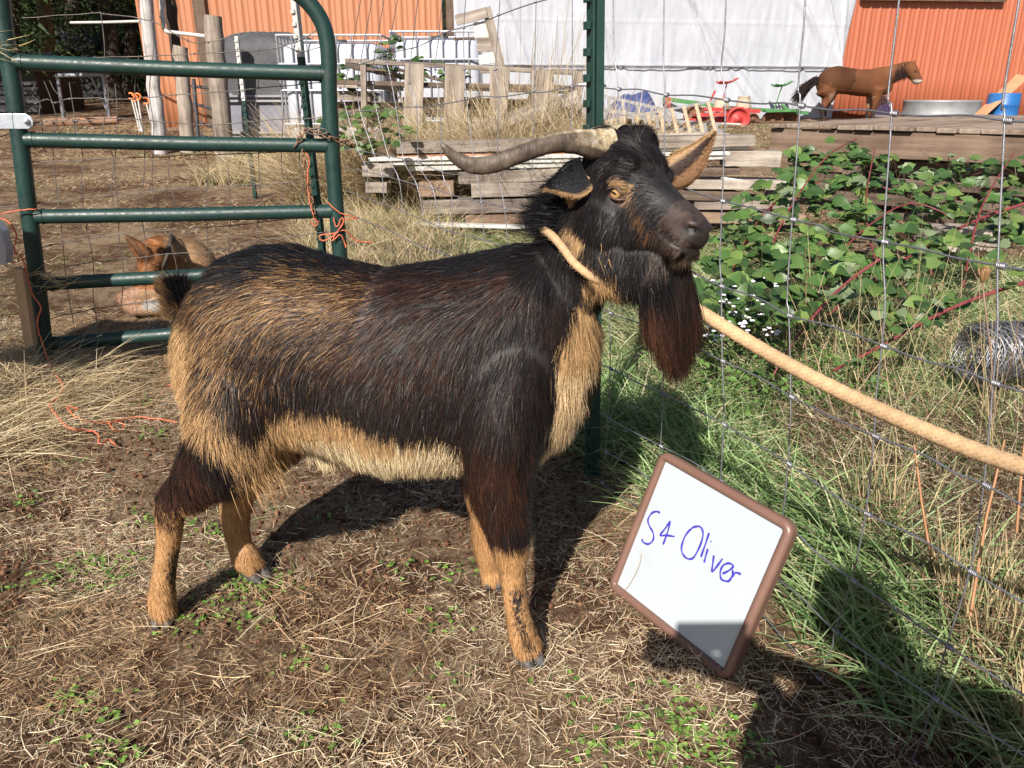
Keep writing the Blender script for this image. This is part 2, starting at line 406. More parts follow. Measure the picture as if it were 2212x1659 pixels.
def field():
    # the worn paddock beyond the gate
    def dens(x, y):
        p = np.stack([x, y], 1); band = vnoise(p * np.array([.35, 1.3]), 1.0, 3)
        return np.clip((band * .7 + vnoise(p, 2.5, 4) * .4 - .36) * 3, .04, 1)
    x, y = scatter(210000, -9, 6, 3.8, 17, dens)
    k = rng.uniform(size=len(x)) < np.clip(5.5 / y, .3, 1); x, y = x[k], y[k]; n = len(x)
    L = rng.uniform(.02, .06, n) * (1 + .02 * y); a = rng.uniform(0, 2 * PI, n)
    D = np.stack([np.cos(a), np.sin(a), rng.uniform(.0, .8, n)], 1); p = np.stack([x, y], 1)
    g = (vnoise(p, 1.1, 11) > .62) & (rng.uniform(size=n) < .6)
    c = pick([(.46, .36, .22), (.54, .44, .28), (.42, .36, .20), (.34, .23, .13), (.30, .17, .10)], n, .2); c[g] = pick([(.22, .26, .10), (.29, .32, .14), (.17, .22, .08)], g.sum())
    o = ribbon_obj('paddock_grass', m_straw, np.stack([x, y, hground(x, y)], 1), D, L, (.0016 + .00030 * y) * rng.uniform(.7, 1.3, n), c, segs=2, tip=.3)
    tag(o, 'short dry grass over the worn paddock beyond the gate', 'grass', kind='stuff')
field()
# ================================================================ goat
GA = np.array([.75, -.09, 0]); GA = GA / np.linalg.norm(GA)          # body axis, rump to chest
GS = np.array([-.09, -.75, 0]); GS = GS / np.linalg.norm(GS)         # towards the near flank
GM = np.array([0, 1.56, 0]); UP = np.array([0, 0, 1.0])
def GF(x, y, off=0.0): return PP(x, y, GM + GS * off, GS)
def project(P):
    P = np.asarray(P, float); q = P - O
    dep = q[..., 1] * _c - q[..., 2] * _s; up = q[..., 1] * _s + q[..., 2] * _c
    return np.stack([1106 + FPX * q[..., 0] / dep, 829.5 - FPX * up / dep], -1)
# head frame
XS = .89
HF = norm(np.array([.545, -.585, -.59])); HL = np.array([.74, 0, .67]); HL = norm(HL - HF * HL.dot(HF)); HU = -np.cross(HF, HL)
_cam = np.array([[1, 0, 0], [0, _s, _c], [0, _c, -_s]])              # rows: right, up, forward of the view used for measuring
HF, HL, HU = HF @ _cam, HL @ _cam, HU @ _cam
HC = PY(1338, 403, 1.50)
def hd(x, yr, z): return HC + HF * x * XS - HL * yr + HU * z              # yr > 0 = the goat's right side
def loft(mb, secs, n=28, mi=0):
    """secs: (centre, half width vector, half height vector up, half height vector down, exponent)"""
    V = []
    for (c, wv, hu, hdn, e) in secs:
        for k in range(n):
            a = 2 * PI * k / n; ca, sa = math.cos(a), math.sin(a)
            ca = math.copysign(abs(ca) ** e, ca); sa = math.copysign(abs(sa) ** e, sa)
            V.append(c + wv * ca + (hu * sa if sa > 0 else hdn * sa))
    F = []
    for i in range(len(secs) - 1):
        for k in range(n): F.append((i * n + k, i * n + (k + 1) % n, (i + 1) * n + (k + 1) % n, (i + 1) * n + k))
    m = len(secs)
    F.append(tuple(range(n))[::-1]); F.append(tuple(range((m - 1) * n, m * n)))
    mb.add(V, F, mi, True)
def dens_path(pts, rad, k=6):
    P = np.array(pts, float); r = np.array(rad, float); m = len(P); t = np.arange(m); T = np.linspace(0, m - 1, (m - 1) * k + 1)
    def cr(A):
        out = []
        for x in T:
            i = min(int(x), m - 2); f = x - i; a, b, c, d = A[max(i - 1, 0)], A[i], A[i + 1], A[min(i + 2, m - 1)]
            out.append(.5 * ((2 * b) + (-a + c) * f + (2 * a - 5 * b + 4 * c - d) * f * f + (-a + 3 * b - 3 * c + d) * f ** 3))
        return np.array(out)
    return cr(P), cr(r)
def remesh(name, mb, voxel, smooth=6, parent=None, mat=None):
    me = bpy.data.meshes.new('tmp'); me.from_pydata(mb.v, [], mb.f); o = bpy.data.objects.new('tmp', me); C.objects.link(o)
    r = o.modifiers.new('r', 'REMESH'); r.mode = 'VOXEL'; r.voxel_size = voxel; r.use_smooth_shade = True
    s_ = o.modifiers.new('s', 'SMOOTH'); s_.factor = .5; s_.iterations = smooth
    dg = bpy.context.evaluated_depsgraph_get(); ev = o.evaluated_get(dg); m2 = bpy.data.meshes.new_from_object(ev, depsgraph=dg)
    bpy.data.objects.remove(o); bpy.data.meshes.remove(me); m2.name = name
    o = bpy.data.objects.new(name, m2); C.objects.link(o); m2.materials.clear()
    if mat: m2.materials.append(mat)
    if parent: o.parent = parent
    m2.polygons.foreach_set('use_smooth', np.ones(len(m2.polygons), bool))
    return o
def mesh_arrays(o):
    me = o.data; me.calc_loop_triangles(); n = len(me.vertices); V = np.empty(n * 3, np.float32); me.vertices.foreach_get('co', V)
    NN = np.empty(n * 3, np.float32); me.vertices.foreach_get('normal', NN); t = np.empty(len(me.loop_triangles) * 3, np.int32); me.loop_triangles.foreach_get('vertices', t)
    return V.reshape(-1, 3).astype(float), NN.reshape(-1, 3).astype(float), t.reshape(-1, 3)
def sample_surface(V, NN, T, n, wfun=None):
    a, b, c = V[T[:, 0]], V[T[:, 1]], V[T[:, 2]]; ar = np.linalg.norm(np.cross(b - a, c - a), axis=1)
    if wfun is not None: ar = ar * wfun((a + b + c) / 3)
    i = rng.choice(len(T), n, p=ar / ar.sum()); u = rng.uniform(size=(n, 1)); v = rng.uniform(size=(n, 1)); s_ = u + v > 1; u = np.where(s_, 1 - u, u); v = np.where(s_, 1 - v, v)
    P = a[i] + (b[i] - a[i]) * u + (c[i] - a[i]) * v
    return P, norm(NN[T[i, 0]] * (1 - u - v) + NN[T[i, 1]] * u + NN[T[i, 2]] * v)
BLK = np.array([.010, .0095, .011]); DKB = np.array([.020, .011, .0085]); RED = np.array([.058, .024, .014]); BRN = np.array([.17, .085, .040])
TAN = np.array([.58, .36, .175]); CRM = np.array([.82, .63, .39]); ORT = np.array([.42, .19, .07]); GOLD = np.array([.30, .17, .075])

def build_goat():
    mb = MB()
    # torso: chart x, top y, bottom y, half width
    st = [(408, 700, 780, .05), (424, 660, 850, .10), (458, 610, 905, .135), (510, 556, 930, .155), (575, 535, 935, .165), (650, 536, 935, .168), (740, 562, 965, .175),
          (840, 584, 990, .185), (940, 568, 995, .185), (1030, 550, 990, .172), (1110, 532, 985, .155), (1180, 525, 965, .135), (1235, 575, 930, .110), (1272, 640, 870, .080), (1292, 700, 800, .045)]
    secs = []
    for (x, yt, yb, hw) in st:
        T = GF(x, yt); B = GF(x, yb); c = (T + B) / 2; h = (T[2] - B[2]) / 2; c[2] = (T[2] + B[2]) / 2
        # barrel is widest a little below the middle
        c2 = c.copy(); c2[2] -= h * .12
        secs.append((c2, GS * hw, UP * (h * 1.12), UP * (h * .88), .88))
    loft(mb, secs, 36)
    def leg(pts, rad, flat=1.0):
        P, r = dens_path([p if len(p) == 3 and not isinstance(p, tuple) else PY(*p) for p in pts], rad); mb.tube(P, r, 16)
    # legs: (chart x, chart y, world Y)
    leg([(505, 690, 1.70), (508, 765, 1.615), (520, 860, 1.55), (490, 960, 1.53), (415, 1045, 1.54), (372, 1090, 1.545), (364, 1170, 1.55), (352, 1255, 1.55), (350, 1285, 1.55), (352, 1318, 1.545)],
        [.05, .110, .112, .088, .050, .036, .027, .027, .031, .030])
    leg([(560, 780, 1.76), (590, 900, 1.77), (560, 980, 1.77), (515, 1060, 1.775), (508, 1120, 1.77), (517, 1170, 1.765), (530, 1200, 1.755), (550, 1222, 1.75)],
        [.10, .095, .07, .046, .036, .030, .033, .026])
    leg([(1135, 670, 1.56), (1118, 760, 1.505), (1088, 880, 1.45), (1078, 1010, 1.435), (1092, 1110, 1.43), (1106, 1200, 1.425), (1108, 1235, 1.425), (1116, 1310, 1.42), (1128, 1365, 1.42), (1142, 1400, 1.415)],
        [.05, .095, .095, .072, .050, .034, .029, .027, .031, .031])
    leg([(1075, 850, 1.70), (1060, 1000, 1.71), (1058, 1100, 1.71), (1052, 1160, 1.71), (1054, 1190, 1.71), (1060, 1225, 1.71), (1066, 1248, 1.705)],
        [.09, .07, .050, .038, .034, .028, .030])
    # neck
    nk = [((1100, 745), 1.565, .15, .135), ((1165, 672), 1.56, .112, .105), ((1228, 598), 1.55, .086, .086), ((1270, 525), 1.535, .080, .076), ((1300, 455), 1.52, .082, .074), ((1325, 405), 1.51, .07, .065)]
    P = [PY(x, y, Y) for ((x, y), Y, a, b) in nk]; T = norm(np.gradient(np.array(P), axis=0)); secs = []
    for p, t_, (_, _, a, b) in zip(P, T, nk):
        sd_ = norm(np.cross(t_, np.array([0, 1, 0]))); dpt = norm(np.cross(t_, sd_)); secs.append((np.array(p), dpt * b, sd_ * a, sd_ * a, 1.0))
    loft(mb, secs, 28)
    # tail
    P, r = dens_path([PY(430, 715, 1.645), PY(404, 700, 1.65), PY(394, 665, 1.65), PY(384, 632, 1.65)], [.026, .022, .016, .008]); mb.tube(P, r, 10)
    P, r = dens_path([PY(1255, 520, 1.53), PY(1330, 545, 1.49), PY(1390, 560, 1.45), PY(1440, 566, 1.41), PY(1468, 566, 1.39)], [.07, .078, .066, .050, .030]); mb.tube(P, r, 14)
    # sheath and brisket
    P, r = dens_path([PY(640, 930, 1.62), PY(672, 950, 1.6), PY(720, 985, 1.6)], [.02, .024, .016]); mb.tube(P, r, 10)
    # head: x, z centre, half height up, down, half width
    hs = [(-.085, .015, .045, .05, .042), (-.045, .005, .085, .09, .062), (0, 0, .092, .105, .068), (.05, -.005, .078, .102, .066), (.10, -.008, .064, .090, .054), (.15, -.002, .050, .064, .040),
          (.20, .006, .038, .044, .033), (.230, .008, .030, .038, .030), (.248, .008, .020, .030, .022)]
    hs = [(h[0],) + h[1:] for h in hs]; X = [h[0] for h in hs]; secs = []
    for x in np.linspace(-.085, .252, 30):
        z, hu, hdn, hw = [np.interp(x, X, [h[k] for h in hs]) for k in (1, 2, 3, 4)]
        secs.append((hd(x, 0, z), HL * hw, HU * hu, HU * hdn, .86))
    loft(mb, secs, 32)
    MH = Matrix((HF, HL, HU)).transposed()
    for sg in (1, -1):
        mb.ball(hd(.052, .052 * sg, .018), .027, 8, sc_=(1.2, .8, 1.0), M=MH)      # brow / eye socket
        mb.ball(hd(.04, .045 * sg, .052), .026, 8, sc_=(1.3, .7, .7), M=MH)
        mb.ball(hd(.232, .022 * sg, .020), .0165, 8, sc_=(1.2, .9, .8), M=MH)       # nostril wing
        mb.ball(hd(.215, .026 * sg, -.022), .022, 8, sc_=(1.5, .7, .8), M=MH)      # lip
        mb.ball(hd(.03, .045 * sg, -.055), .048, 8, sc_=(1.3, .6, 1.0), M=MH)      # cheek
        mb.ball(hd(-.045, .035 * sg, .055), .034, 8, M=MH)                         # horn base boss
    mb.ball(hd(.215, 0, -.040), .024, 8, sc_=(1.3, 1, .7), M=MH)                   # chin
    mb.ball(hd(-.002, 0, .070), .040, 8, sc_=(1.2, 1, .95), M=MH); mb.ball(hd(.032, 0, .062), .036, 8, sc_=(1.3, 1.1, .8), M=MH)
    body = remesh('goat_body', mb, .0055, 5)
    me = body.data; V, NN, T = mesh_arrays(body)
    E = np.empty(len(me.edges) * 2, np.int32); me.edges.foreach_get('vertices', E); E = E.reshape(-1, 2); deg = np.bincount(E.ravel(), minlength=len(V)).astype(float)
    q = V - HC; wsm = np.clip((V[:, 2] - .48) / .14, 0, 1) * np.clip((np.linalg.norm(q, axis=1) - .20) / .06, 0, 1)
    for it in range(70):
        A_ = np.stack([np.bincount(E[:, 0], V[E[:, 1], k], len(V)) + np.bincount(E[:, 1], V[E[:, 0], k], len(V)) for k in range(3)], 1) / deg[:, None]; V = V + (A_ - V) * (wsm * .5)[:, None]
    # carve the mouth line, nostrils and eye sockets into the head
    q = V - HC; hx, hy, hz = q @ HF / XS, -(q @ HL), q @ HU
    hdm = (hx > -.1) & (hx < .3) & (abs(hy) < .1) & (hz > -.14) & (hz < .14)
    ml = -.014 + .10 * np.clip(.20 - hx, 0, 1) * .35
    d = (hz - ml) / .0048; k = hdm & (hx > .155) & (hx < .27) & (abs(hy) > -1)
    V = V - NN * (np.where(k, np.exp(-d * d) * .008 * np.clip((hx - .15) / .02, 0, 1), 0))[:, None]
    for sg in (1, -1):
        d2 = ((hx - .236) / .017) ** 2 + ((hy - sg * .024) / .012) ** 2 + ((hz - .016 - .30 * (hx - .236)) / .0058) ** 2
        V = V - NN * (np.where(hdm, np.exp(-d2) * .012, 0))[:, None]
        d2 = ((hx - .066) / .019) ** 2 + ((hz - .001) / .011) ** 2
        V = V - NN * (np.where(hdm & (hy * sg > .03), np.exp(-d2) * .010, 0))[:, None]
    me.vertices.foreach_set('co', V.astype(np.float32).ravel()); me.update()

    HR = np.array([PP(0, 0, (0, 0, 0), (0, 1, 0))])
    def chart(P):
        """body-fixed pattern coordinates: side-view position on the body, seen square to the near flank; the head uses its own mirrored side"""
        q = P - GM; a = q @ GA; off = np.interp(P[:, 2], [.36, .55], [.115, .16])
        c = project(GM + GA * a[:, None] + UP * P[:, 2:3] + GS * off[:, None])
        q = P - HC; x, y, z = q @ HF / XS, -(q @ HL), q @ HU; pr = hd_v(x, abs(y), z)
        ch = project(pr)
        neckx = (P - GM) @ GA
        # blend from body chart to head chart along the neck
        zz = P[:, 2]; f = np.clip((x + .145) / .08, 0, 1) * (abs(y) < .14) * (z > -.22)
        f = f * (neckx > .03) * (zz > .70)
        return c * (1 - f[:, None]) + ch * f[:, None], f, x, y, z
    def hd_v(x, yr, z): return HC + HF * x[:, None] * XS - HL * yr[:, None] + HU * z[:, None]
    FL = np.array([  # chart x, y, dir x, dir y(down), hair length cm, lift
        (1150, 540, -1, .35, 5, .25), (1050, 560, -1, .3, 5.0, .25), (950, 580, -1, .2, 4.5, .25), (850, 600, -1, .15, 4.5, .25), (850, 700, -.7, .7, 3.5, .12), (900, 830, -.35, 1, 4, .1),
        (960, 930, -.25, .8, 3.5, .12), (850, 960, -.1, 1, 4.5, .2), (780, 985, .35, 1, 5, .3), (700, 920, .1, .8, 3, .2), (740, 560, -1, 0, 4, .3), (620, 545, -1, .0, 4.5, .5), (560, 560, -1, -.1, 4.5, .5),
        (480, 620, -1, .35, 4, .35), (640, 660, -1, .25, 3.5, .15), (740, 680, -.9, .5, 3.5, .15), (560, 740, -.6, .8, 3.5, .15), (430, 720, -.6, 1, 3.5, .3), (410, 850, -.5, 1, 5, .35), (400, 930, -.5, .6, 5, .5),
        (560, 860, -.15, 1, 4, .15), (640, 860, -.1, 1, 4, .12), (500, 950, .15, 1, 5, .25), (570, 980, .3, 1, 6, .4), (520, 1030, .3, 1, 6, .35), (410, 1020, .3, 1, 4, .3), (440, 1080, .5, 1, 3.5, .4),
        (370, 1120, .05, 1, 1.4, .15), (360, 1200, 0, 1, 1.2, .12), (350, 1290, 0, 1, 1.4, .2), (350, 1322, 0, 1, 3.2, .3), (1150, 1412, .2, 1, 3.2, .3), (555, 1238, .2, 1, 3.0, .3), (515, 1150, 0, 1, 1.3, .2), (545, 1220, .2, 1, 1.8, .3), (1090, 850, -.1, 1, 4, .1), (1080, 980, 0, 1, 5, .15), (1030, 1050, 0, 1, 5, .3),
        (1090, 1080, .05, 1, 5, .25), (1130, 1060, .3, 1, 5, .35), (1090, 1150, .05, 1, 4, .2), (1110, 1205, 0, 1, 1.6, .15), (1110, 1280, 0, 1, 1.2, .12), (1145, 1390, .1, 1, 2, .3), (1200, 640, -.2, 1, 4, .12), (1160, 760, -.25, 1, 4, .1),
        (1260, 680, -.1, 1, 3.5, .15), (1270, 780, -.2, 1, 4.5, .3), (1235, 880, -.1, 1, 5, .35), (1200, 960, 0, 1, 5, .4), (1200, 560, -.25, 1, 4, .2), (1180, 470, -1, .15, 6.5, .95), (1230, 470, -.6, .8, 4, .3), (1300, 600, .25, 1, 4, .25),
        (1390, 282, .3, -.4, 3.8, .7), (1420, 330, -.3, -.6, 2.2, .3), (1350, 310, -.6, -.2, 2.6, .4), (1370, 380, -.7, -.2, 1.8, .2), (1440, 400, -.5, -.5, 1.3, .15), (1480, 450, -.5, -.5, .8, .12), (1500, 490, -.5, -.4, .4, .08),
        (1460, 500, -.8, .1, .7, .1), (1410, 500, -.6, .8, 2.6, .2), (1350, 450, -.5, .9, 2.4, .2), (1300, 440, -.2, 1, 2.0, .2), (1350, 520, -.35, 1, 3.2, .2), (1310, 520, -.1, 1, 3.5, .2), (1400, 560, -.2, 1, 3.5, .3),
        (1450, 545, -.5, .8, 1.6, .2), (1500, 545, -.2, .8, .4, .1), (1490, 575, -.1, 1, 2.0, .5), (1460, 580, -.1, 1, 3.5, .4), (1280, 380, -.5, .5, 2.0, .3)], float)
    def field(ch):
        out = np.zeros((len(ch), 4)); ws = np.zeros(len(ch))
        for (x, y, dx, dy, L, li) in FL:
            w_ = 1 / (((ch[:, 0] - x) ** 2 + (ch[:, 1] - y) ** 2) + 250.0) ** 1.7
            nn = math.hypot(dx, dy); out += w_[:, None] * np.array([dx / nn, dy / nn, L / 100, li]); ws += w_
        return out / ws[:, None]
    WT = {}
    def coat(ch, f, P, x, y, z):
        """hair colour at a body position"""
        n = len(ch); u, v = ch[:, 0], ch[:, 1]; r1 = rng.uniform(size=n)
        A3 = np.stack([P @ GA, P @ GS, P[:, 2]], 1)
        big = vnoise(A3, 14, 3); mid = vnoise(A3 * np.array([1.5, 1, .6]), 48, 4); fine = vnoise(A3 * np.array([1.6, 1, .7]), 120, 6)
        j = (mid - .5) * 26 + (fine - .5) * 16 + rng.normal(0, 5, n); uu, vv = u + j, v + (mid - .5) * 16 + rng.normal(0, 6, n)
        # dark coat: black with brown cast
        c = BLK[None] * (.7 + .9 * fine[:, None]); dk = r1 < (.25 + .5 * mid); c[dk] = DKB * 1.2
        # brownish shoulder, forearm and neck streaks
        uj, vj = u + (big - .5) * 90 + rng.normal(0, 16, n), v + (vnoise(A3, 11, 13) - .5) * 70 + rng.normal(0, 12, n)
        def fld(cx, cy, rx, ry): return np.clip(1.25 - ((uj - cx) / rx) ** 2 - ((vj - cy) / ry) ** 2, 0, 1)
        redf = np.maximum.reduce([fld(1080, 1020, 110, 110) * .75, fld(1050, 640, 170, 60) * .5, fld(800, 720, 200, 130) * .45, fld(1020, 1100, 60, 60) * .8]); k = rng.uniform(size=n) < redf * (.35 + .8 * mid) ; c[k] = RED * .95
        # brown to golden rump and ribs
        g = np.maximum.reduce([fld(540, 660, 150, 85) * .9, fld(640, 665, 150, 70) * .9, fld(420, 760, 100, 150), fld(500, 820, 110, 90) * .8, fld(700, 760, 110, 70) * .45])
        g = g * np.clip(.16 + 1.25 * (mid * .6 + fine * .4) + .45 * (big - .5), 0, 1); k = rng.uniform(size=n) < g * .78
        t = np.clip(fine * .7 + rng.uniform(0, .6, n) - .1, 0, 1)[:, None]; gc = RED * (1 - t) + GOLD * t; gl = rng.uniform(size=n) < .22 * g; gc[gl] = TAN * .8; c[k] = gc[k]
        # dark dorsal line
        k = (v < np.interp(u, [400, 560, 700, 1200], [640, 600, 610, 600]) + (mid - .5) * 50) & (u < 1200) & (r1 < .8) & (f < .3); c[k] = BLK * 1.6
        # dark patch on the outer thigh and flank
        k = (rng.uniform(size=n) < np.maximum(fld(540, 850, 60, 75), fld(690, 800, 110, 50) * .7) * .85); c[k] = DKB * .9
        # ---- tan parts
        tan = np.zeros(n, bool)
        tan |= inpoly(uu, vv, [(575, 890), (650, 872), (760, 890), (860, 925), (930, 940), (990, 950), (994, 1060), (700, 1060), (640, 960), (580, 930)])
        tan |= inpoly(uu, vv, [(560, 900), (600, 880), (640, 960), (560, 945)])
        tan |= inpoly(uu, vv, [(1318, 600), (1345, 700), (1300, 800), (1262, 860), (1260, 960), (1225, 1010), (1195, 1000), (1188, 940), (1196, 860), (1202, 790), (1232, 730), (1248, 660), (1262, 615)]) & (f < .6)
        tan |= inpoly(uu, vv, [(330, 700), (402, 720), (412, 800), (425, 880), (420, 925), (330, 940), (330, 800)])
        tan |= inpoly(uu, vv, [(440, 850), (470, 860), (540, 930), (590, 920), (600, 960), (545, 1080), (510, 1060), (520, 980), (470, 940), (425, 900)]) & (r1 < .8)
        under = (P[:, 2] < .62) & (abs((P - GM) @ GS) < .10) & (u > 560) & (u < 1200) & (v > 940); tan |= under
        c[tan] = TAN * (1 - .35 * (1 - fine[tan][:, None])); k = tan & (v > 945 + (fine - .5) * 60) & (u > 600) & (u < 1000); c[k] = CRM; k = tan & (u > 1150) & (v > 800); c[k] = TAN * .5 + CRM * .5
        k = tan & (rng.uniform(size=n) < .18); c[k] = BRN * 1.2
        # flank front: dark hairs over the tan behind the elbow
        k = tan & (u > 840) & (u < 1000) & (v < 960) & (rng.uniform(size=n) < np.clip((u - 820) / 240, 0, .8) * (960 - v) / 60); c[k] = DKB * 1.5
        # lower legs
        low = (P[:, 2] < np.where(u > 800, .335, .36) + (mid - .5) * .03)
        low = low | (inpoly(uu, vv, [(335, 1085), (372, 1120), (400, 1085), (450, 1080), (460, 1110), (400, 1180), (330, 1180)]) & (P[:, 2] < .42))
        low &= P[:, 2] < .45
        hockd = inpoly(uu, vv, [(335, 1030), (360, 980), (440, 960), (475, 1020), (455, 1075), (400, 1090), (372, 1140), (345, 1110)]) & (P[:, 2] > .27)
        c[low] = (ORT * .40 + TAN * .52) * (.8 + .5 * fine[low][:, None]); k = low & (rng.uniform(size=n) < .2); c[k] = ORT * .8
        k = hockd & (r1 < .62); c[k] = DKB * 1.3; k = hockd & (r1 > .62) & (r1 < .85); c[k] = RED * 1.6
        us, vs_ = u + rng.normal(0, 4, n) + (fine - .5) * 8, v + rng.normal(0, 9, n)
        stripe = inpoly(us, vs_, [(372, 1180), (396, 1200), (398, 1250), (382, 1300), (366, 1240)]) | inpoly(us, vs_, [(1112, 1240), (1134, 1240), (1132, 1300), (1158, 1370), (1140, 1372), (1118, 1310)])
        k = stripe & low & (rng.uniform(size=n) < .85) & ((P - GM) @ GS > .0); c[k] = BLK * 1.3
        # ---- head
        H = f > .5; hu, hv = u + (fine - .5) * 10 + rng.normal(0, 2.5, n), v + (fine - .5) * 8 + rng.normal(0, 2.5, n)
        k = H; c[k] = BLK * (.8 + fine[k][:, None]); k = H & (rng.uniform(size=n) < .30); c[k] = DKB * .9
        k = H & inpoly(hu, hv, [(1330, 378), (1352, 390), (1370, 402), (1374, 424), (1362, 424), (1350, 408), (1332, 394)]) & (r1 < .85); c[k] = (TAN * .48 + ORT * .1)[None]
        k = H & inpoly(hu, hv, [(1362, 424), (1374, 424), (1396, 462), (1418, 502), (1402, 512), (1380, 474)]) & (r1 < .38); c[k] = ORT * .42
        mz = np.clip(1.2 - ((u - 1480) / 45) ** 2 - ((v - 495) / 55) ** 2, 0, 1) * H; k = rng.uniform(size=n) < mz * .8; c[k] = (RED * .9 + BRN * .08)[None]
        k = H & (x > .17) & (rng.uniform(size=n) < .75); c[k] = np.array([.048, .030, .024])
        k = H & (x > .225) & (z < -.014) & (z > -.045) & (rng.uniform(size=n) < .25); c[k] = np.array([.13, .09, .06])
        k = H & inpoly(hu, hv, [(1222, 470), (1244, 470), (1262, 520), (1248, 530)]); c[k] = TAN * .7
        k = inpoly(hu, hv, [(1265, 545), (1285, 560), (1310, 590), (1352, 622), (1340, 650), (1310, 640), (1280, 600), (1262, 570)]) & (v > 540); c[k] = (TAN * .8 + ORT * .2)[None]
        k = inpoly(hu, hv, [(1250, 590), (1262, 590), (1290, 608), (1325, 615), (1315, 640), (1262, 625)]) & (r1 < .85); c[k] = (TAN * .7)[None]
        return c
    # skin
    ch, f, x, y, z = chart(V); csk = coat(ch, f, V, x, y, z) * .8 + .002
    H = f > .9
    eye = H & (((x - .066) / .030) ** 2 + ((z - .001) / .016) ** 2 < 1) & (abs(y) > .03); csk[eye] = np.array([.12, .065, .05])
    nose = H & (x > .236); csk[nose] = np.array([.022, .015, .014]); mouth = H & (x > .155) & (abs(z - ml) < .006); csk[mouth] = np.array([.012, .008, .007])
    nos = H & (((x - .237) / .018) ** 2 + ((abs(y) - .024) / .020) ** 2 + ((z - .016 - .30 * (x - .237)) / .0065) ** 2 < 1); csk[nos] = .003
    # ears become part of the body mesh
    def ear(base, dirs, width_dirs, wid, cup, thick=.004):
        """leaf shaped cupped ear: spine points, side vector, half widths; returns verts, quads, inner flag"""
        sp, wd = dens_path(dirs, wid, 4); m = len(sp); nu = 9; T_ = norm(np.gradient(sp, axis=0)); VV = []
        for lay in (0, 1):
            for i in range(m):
                sv = norm(width_dirs(i / (m - 1)) - T_[i] * T_[i].dot(width_dirs(i / (m - 1)))); nv = norm(np.cross(T_[i], sv))
                for k in range(nu):
                    s_ = -1 + 2 * k / (nu - 1); VV.append(sp[i] + sv * (wd[i] * s_) + nv * (cup(i / (m - 1)) * wd[i] * s_ * s_ + (thick * (1 - s_ * s_ * .8) if lay else 0)))
        VV = np.array(VV); Q = []
        for lay in (0, 1):
            for i in range(m - 1):
                for k in range(nu - 1):
                    a = lay * m * nu + i * nu + k; Q.append((a, a + 1, a + nu + 1, a + nu) if lay else (a, a + nu, a + nu + 1, a + 1))
        for i in range(m - 1):
            for k in (0, nu - 1):
                a = i * nu + k; Q.append((a, a + nu, a + nu + m * nu, a + m * nu))
        for k in range(nu - 1): a = (m - 1) * nu + k; Q.append((a, a + 1, a + 1 + m * nu, a + m * nu))
        return VV, np.array(Q), np.arange(len(VV)) >= m * nu
    # far ear, held out and up, its hollow facing the viewer
    fe_pts = [PY(1440, 385, 1.54), PY(1470, 372, 1.54), PY(1500, 345, 1.54), PY(1525, 312, 1.545), PY(1540, 291, 1.55)]
    camr = np.array([1, 0, 0.0]); camu = np.array([0, _s, _c]); camf = np.array([0, _c, -_s])
    E1 = ear(None, fe_pts, lambda t: camr * .62 + camu * -.6 + camf * .35, [.026, .037, .029, .014, .003], lambda t: .35 - .2 * t)
    # near ear, laid back and drooping; we see its dark outer side
    ne_pts = [PY(1264, 372, 1.46), PY(1240, 388, 1.445), PY(1210, 396, 1.435), PY(1176, 404, 1.43)]
    E2 = ear(None, ne_pts, lambda t: camu * 1.0 + camr * .25, [.030, .033, .019, .001], lambda t: -.25)
    ne2 = [PY(1262, 378, 1.475), PY(1248, 410, 1.47), PY(1252, 440, 1.475), PY(1262, 468, 1.48)]
    E3 = ear(None, ne2, lambda t: camr * 1.0, [.012, .022, .016, .007], lambda t: .3)
    allV = [V]; allQ = []; allc = [csk]; base = len(V); earinfo = []
    for e_i, (VV, QQ, inner) in enumerate((E1, E2, E3)):
        allV.append(VV); allQ.append(QQ + base); base += len(VV)
        if e_i == 0:
            cc = np.tile(np.array([.30, .165, .085]), (len(VV), 1)); up = (np.arange(len(VV)) % 9) < 5
            cc[up] = DKB * 2; edge = np.isin(np.arange(len(VV)) % 9, (0, 1)); cc[edge] = TAN * .7; cc[inner] = BLK * 2 if False else cc[inner]
        elif e_i == 1: cc = np.tile(BLK * 1.3, (len(VV), 1)); ed = np.isin(np.arange(len(VV)) % 9, (0,)); cc[ed] = TAN * .6
        else: cc = np.tile(TAN * .75, (len(VV), 1))
        allc.append(cc); earinfo.append((VV, QQ, cc))
    # rebuild the body mesh with ears appended
    nq = len(me.polygons); lt = np.empty(nq, np.int32); me.polygons.foreach_get('loop_total', lt); li = np.empty(len(me.loops), np.int32); me.loops.foreach_get('vertex_index', li)
    st_ = np.concatenate([[0], np.cumsum(lt)[:-1]]); q4 = np.stack([li[st_[lt == 4] + k] for k in range(4)], 1)
    bpy.data.objects.remove(body)
    Vb = np.concatenate(allV); Qb = np.concatenate([q4] + allQ); cb = np.concatenate(allc)
    m_skin, t, b = newmat('goat_skin'); at = N(t, 'ShaderNodeAttribute', attribute_name='Col'); t.links.new(at.outputs['Color'], b.inputs['Base Color']); b.inputs['Roughness'].default_value = .55
    vv = coords(t); bump(t, b, noise(t, vv, 350, 3), .35, .002)
    root = thing('goat', 'black and brown horned billy goat with a long beard in a tan rope collar', 'goat', loc=(-.38, 1.6, 0))
    body = mesh_np('body', Vb, Qb, m_skin, col=cb, smooth=True); own(root, body)
    # ---- coat
    def wf(Pm): 
        ch, f, x, y, z = chart(Pm); return 1 + 1.6 * (f > .3) + 1.2 * (Pm[:, 2] < .35)
    P, NN2 = sample_surface(V, NN, T, 430000, wf)
    ch, f, x, y, z = chart(P); fl = field(ch)
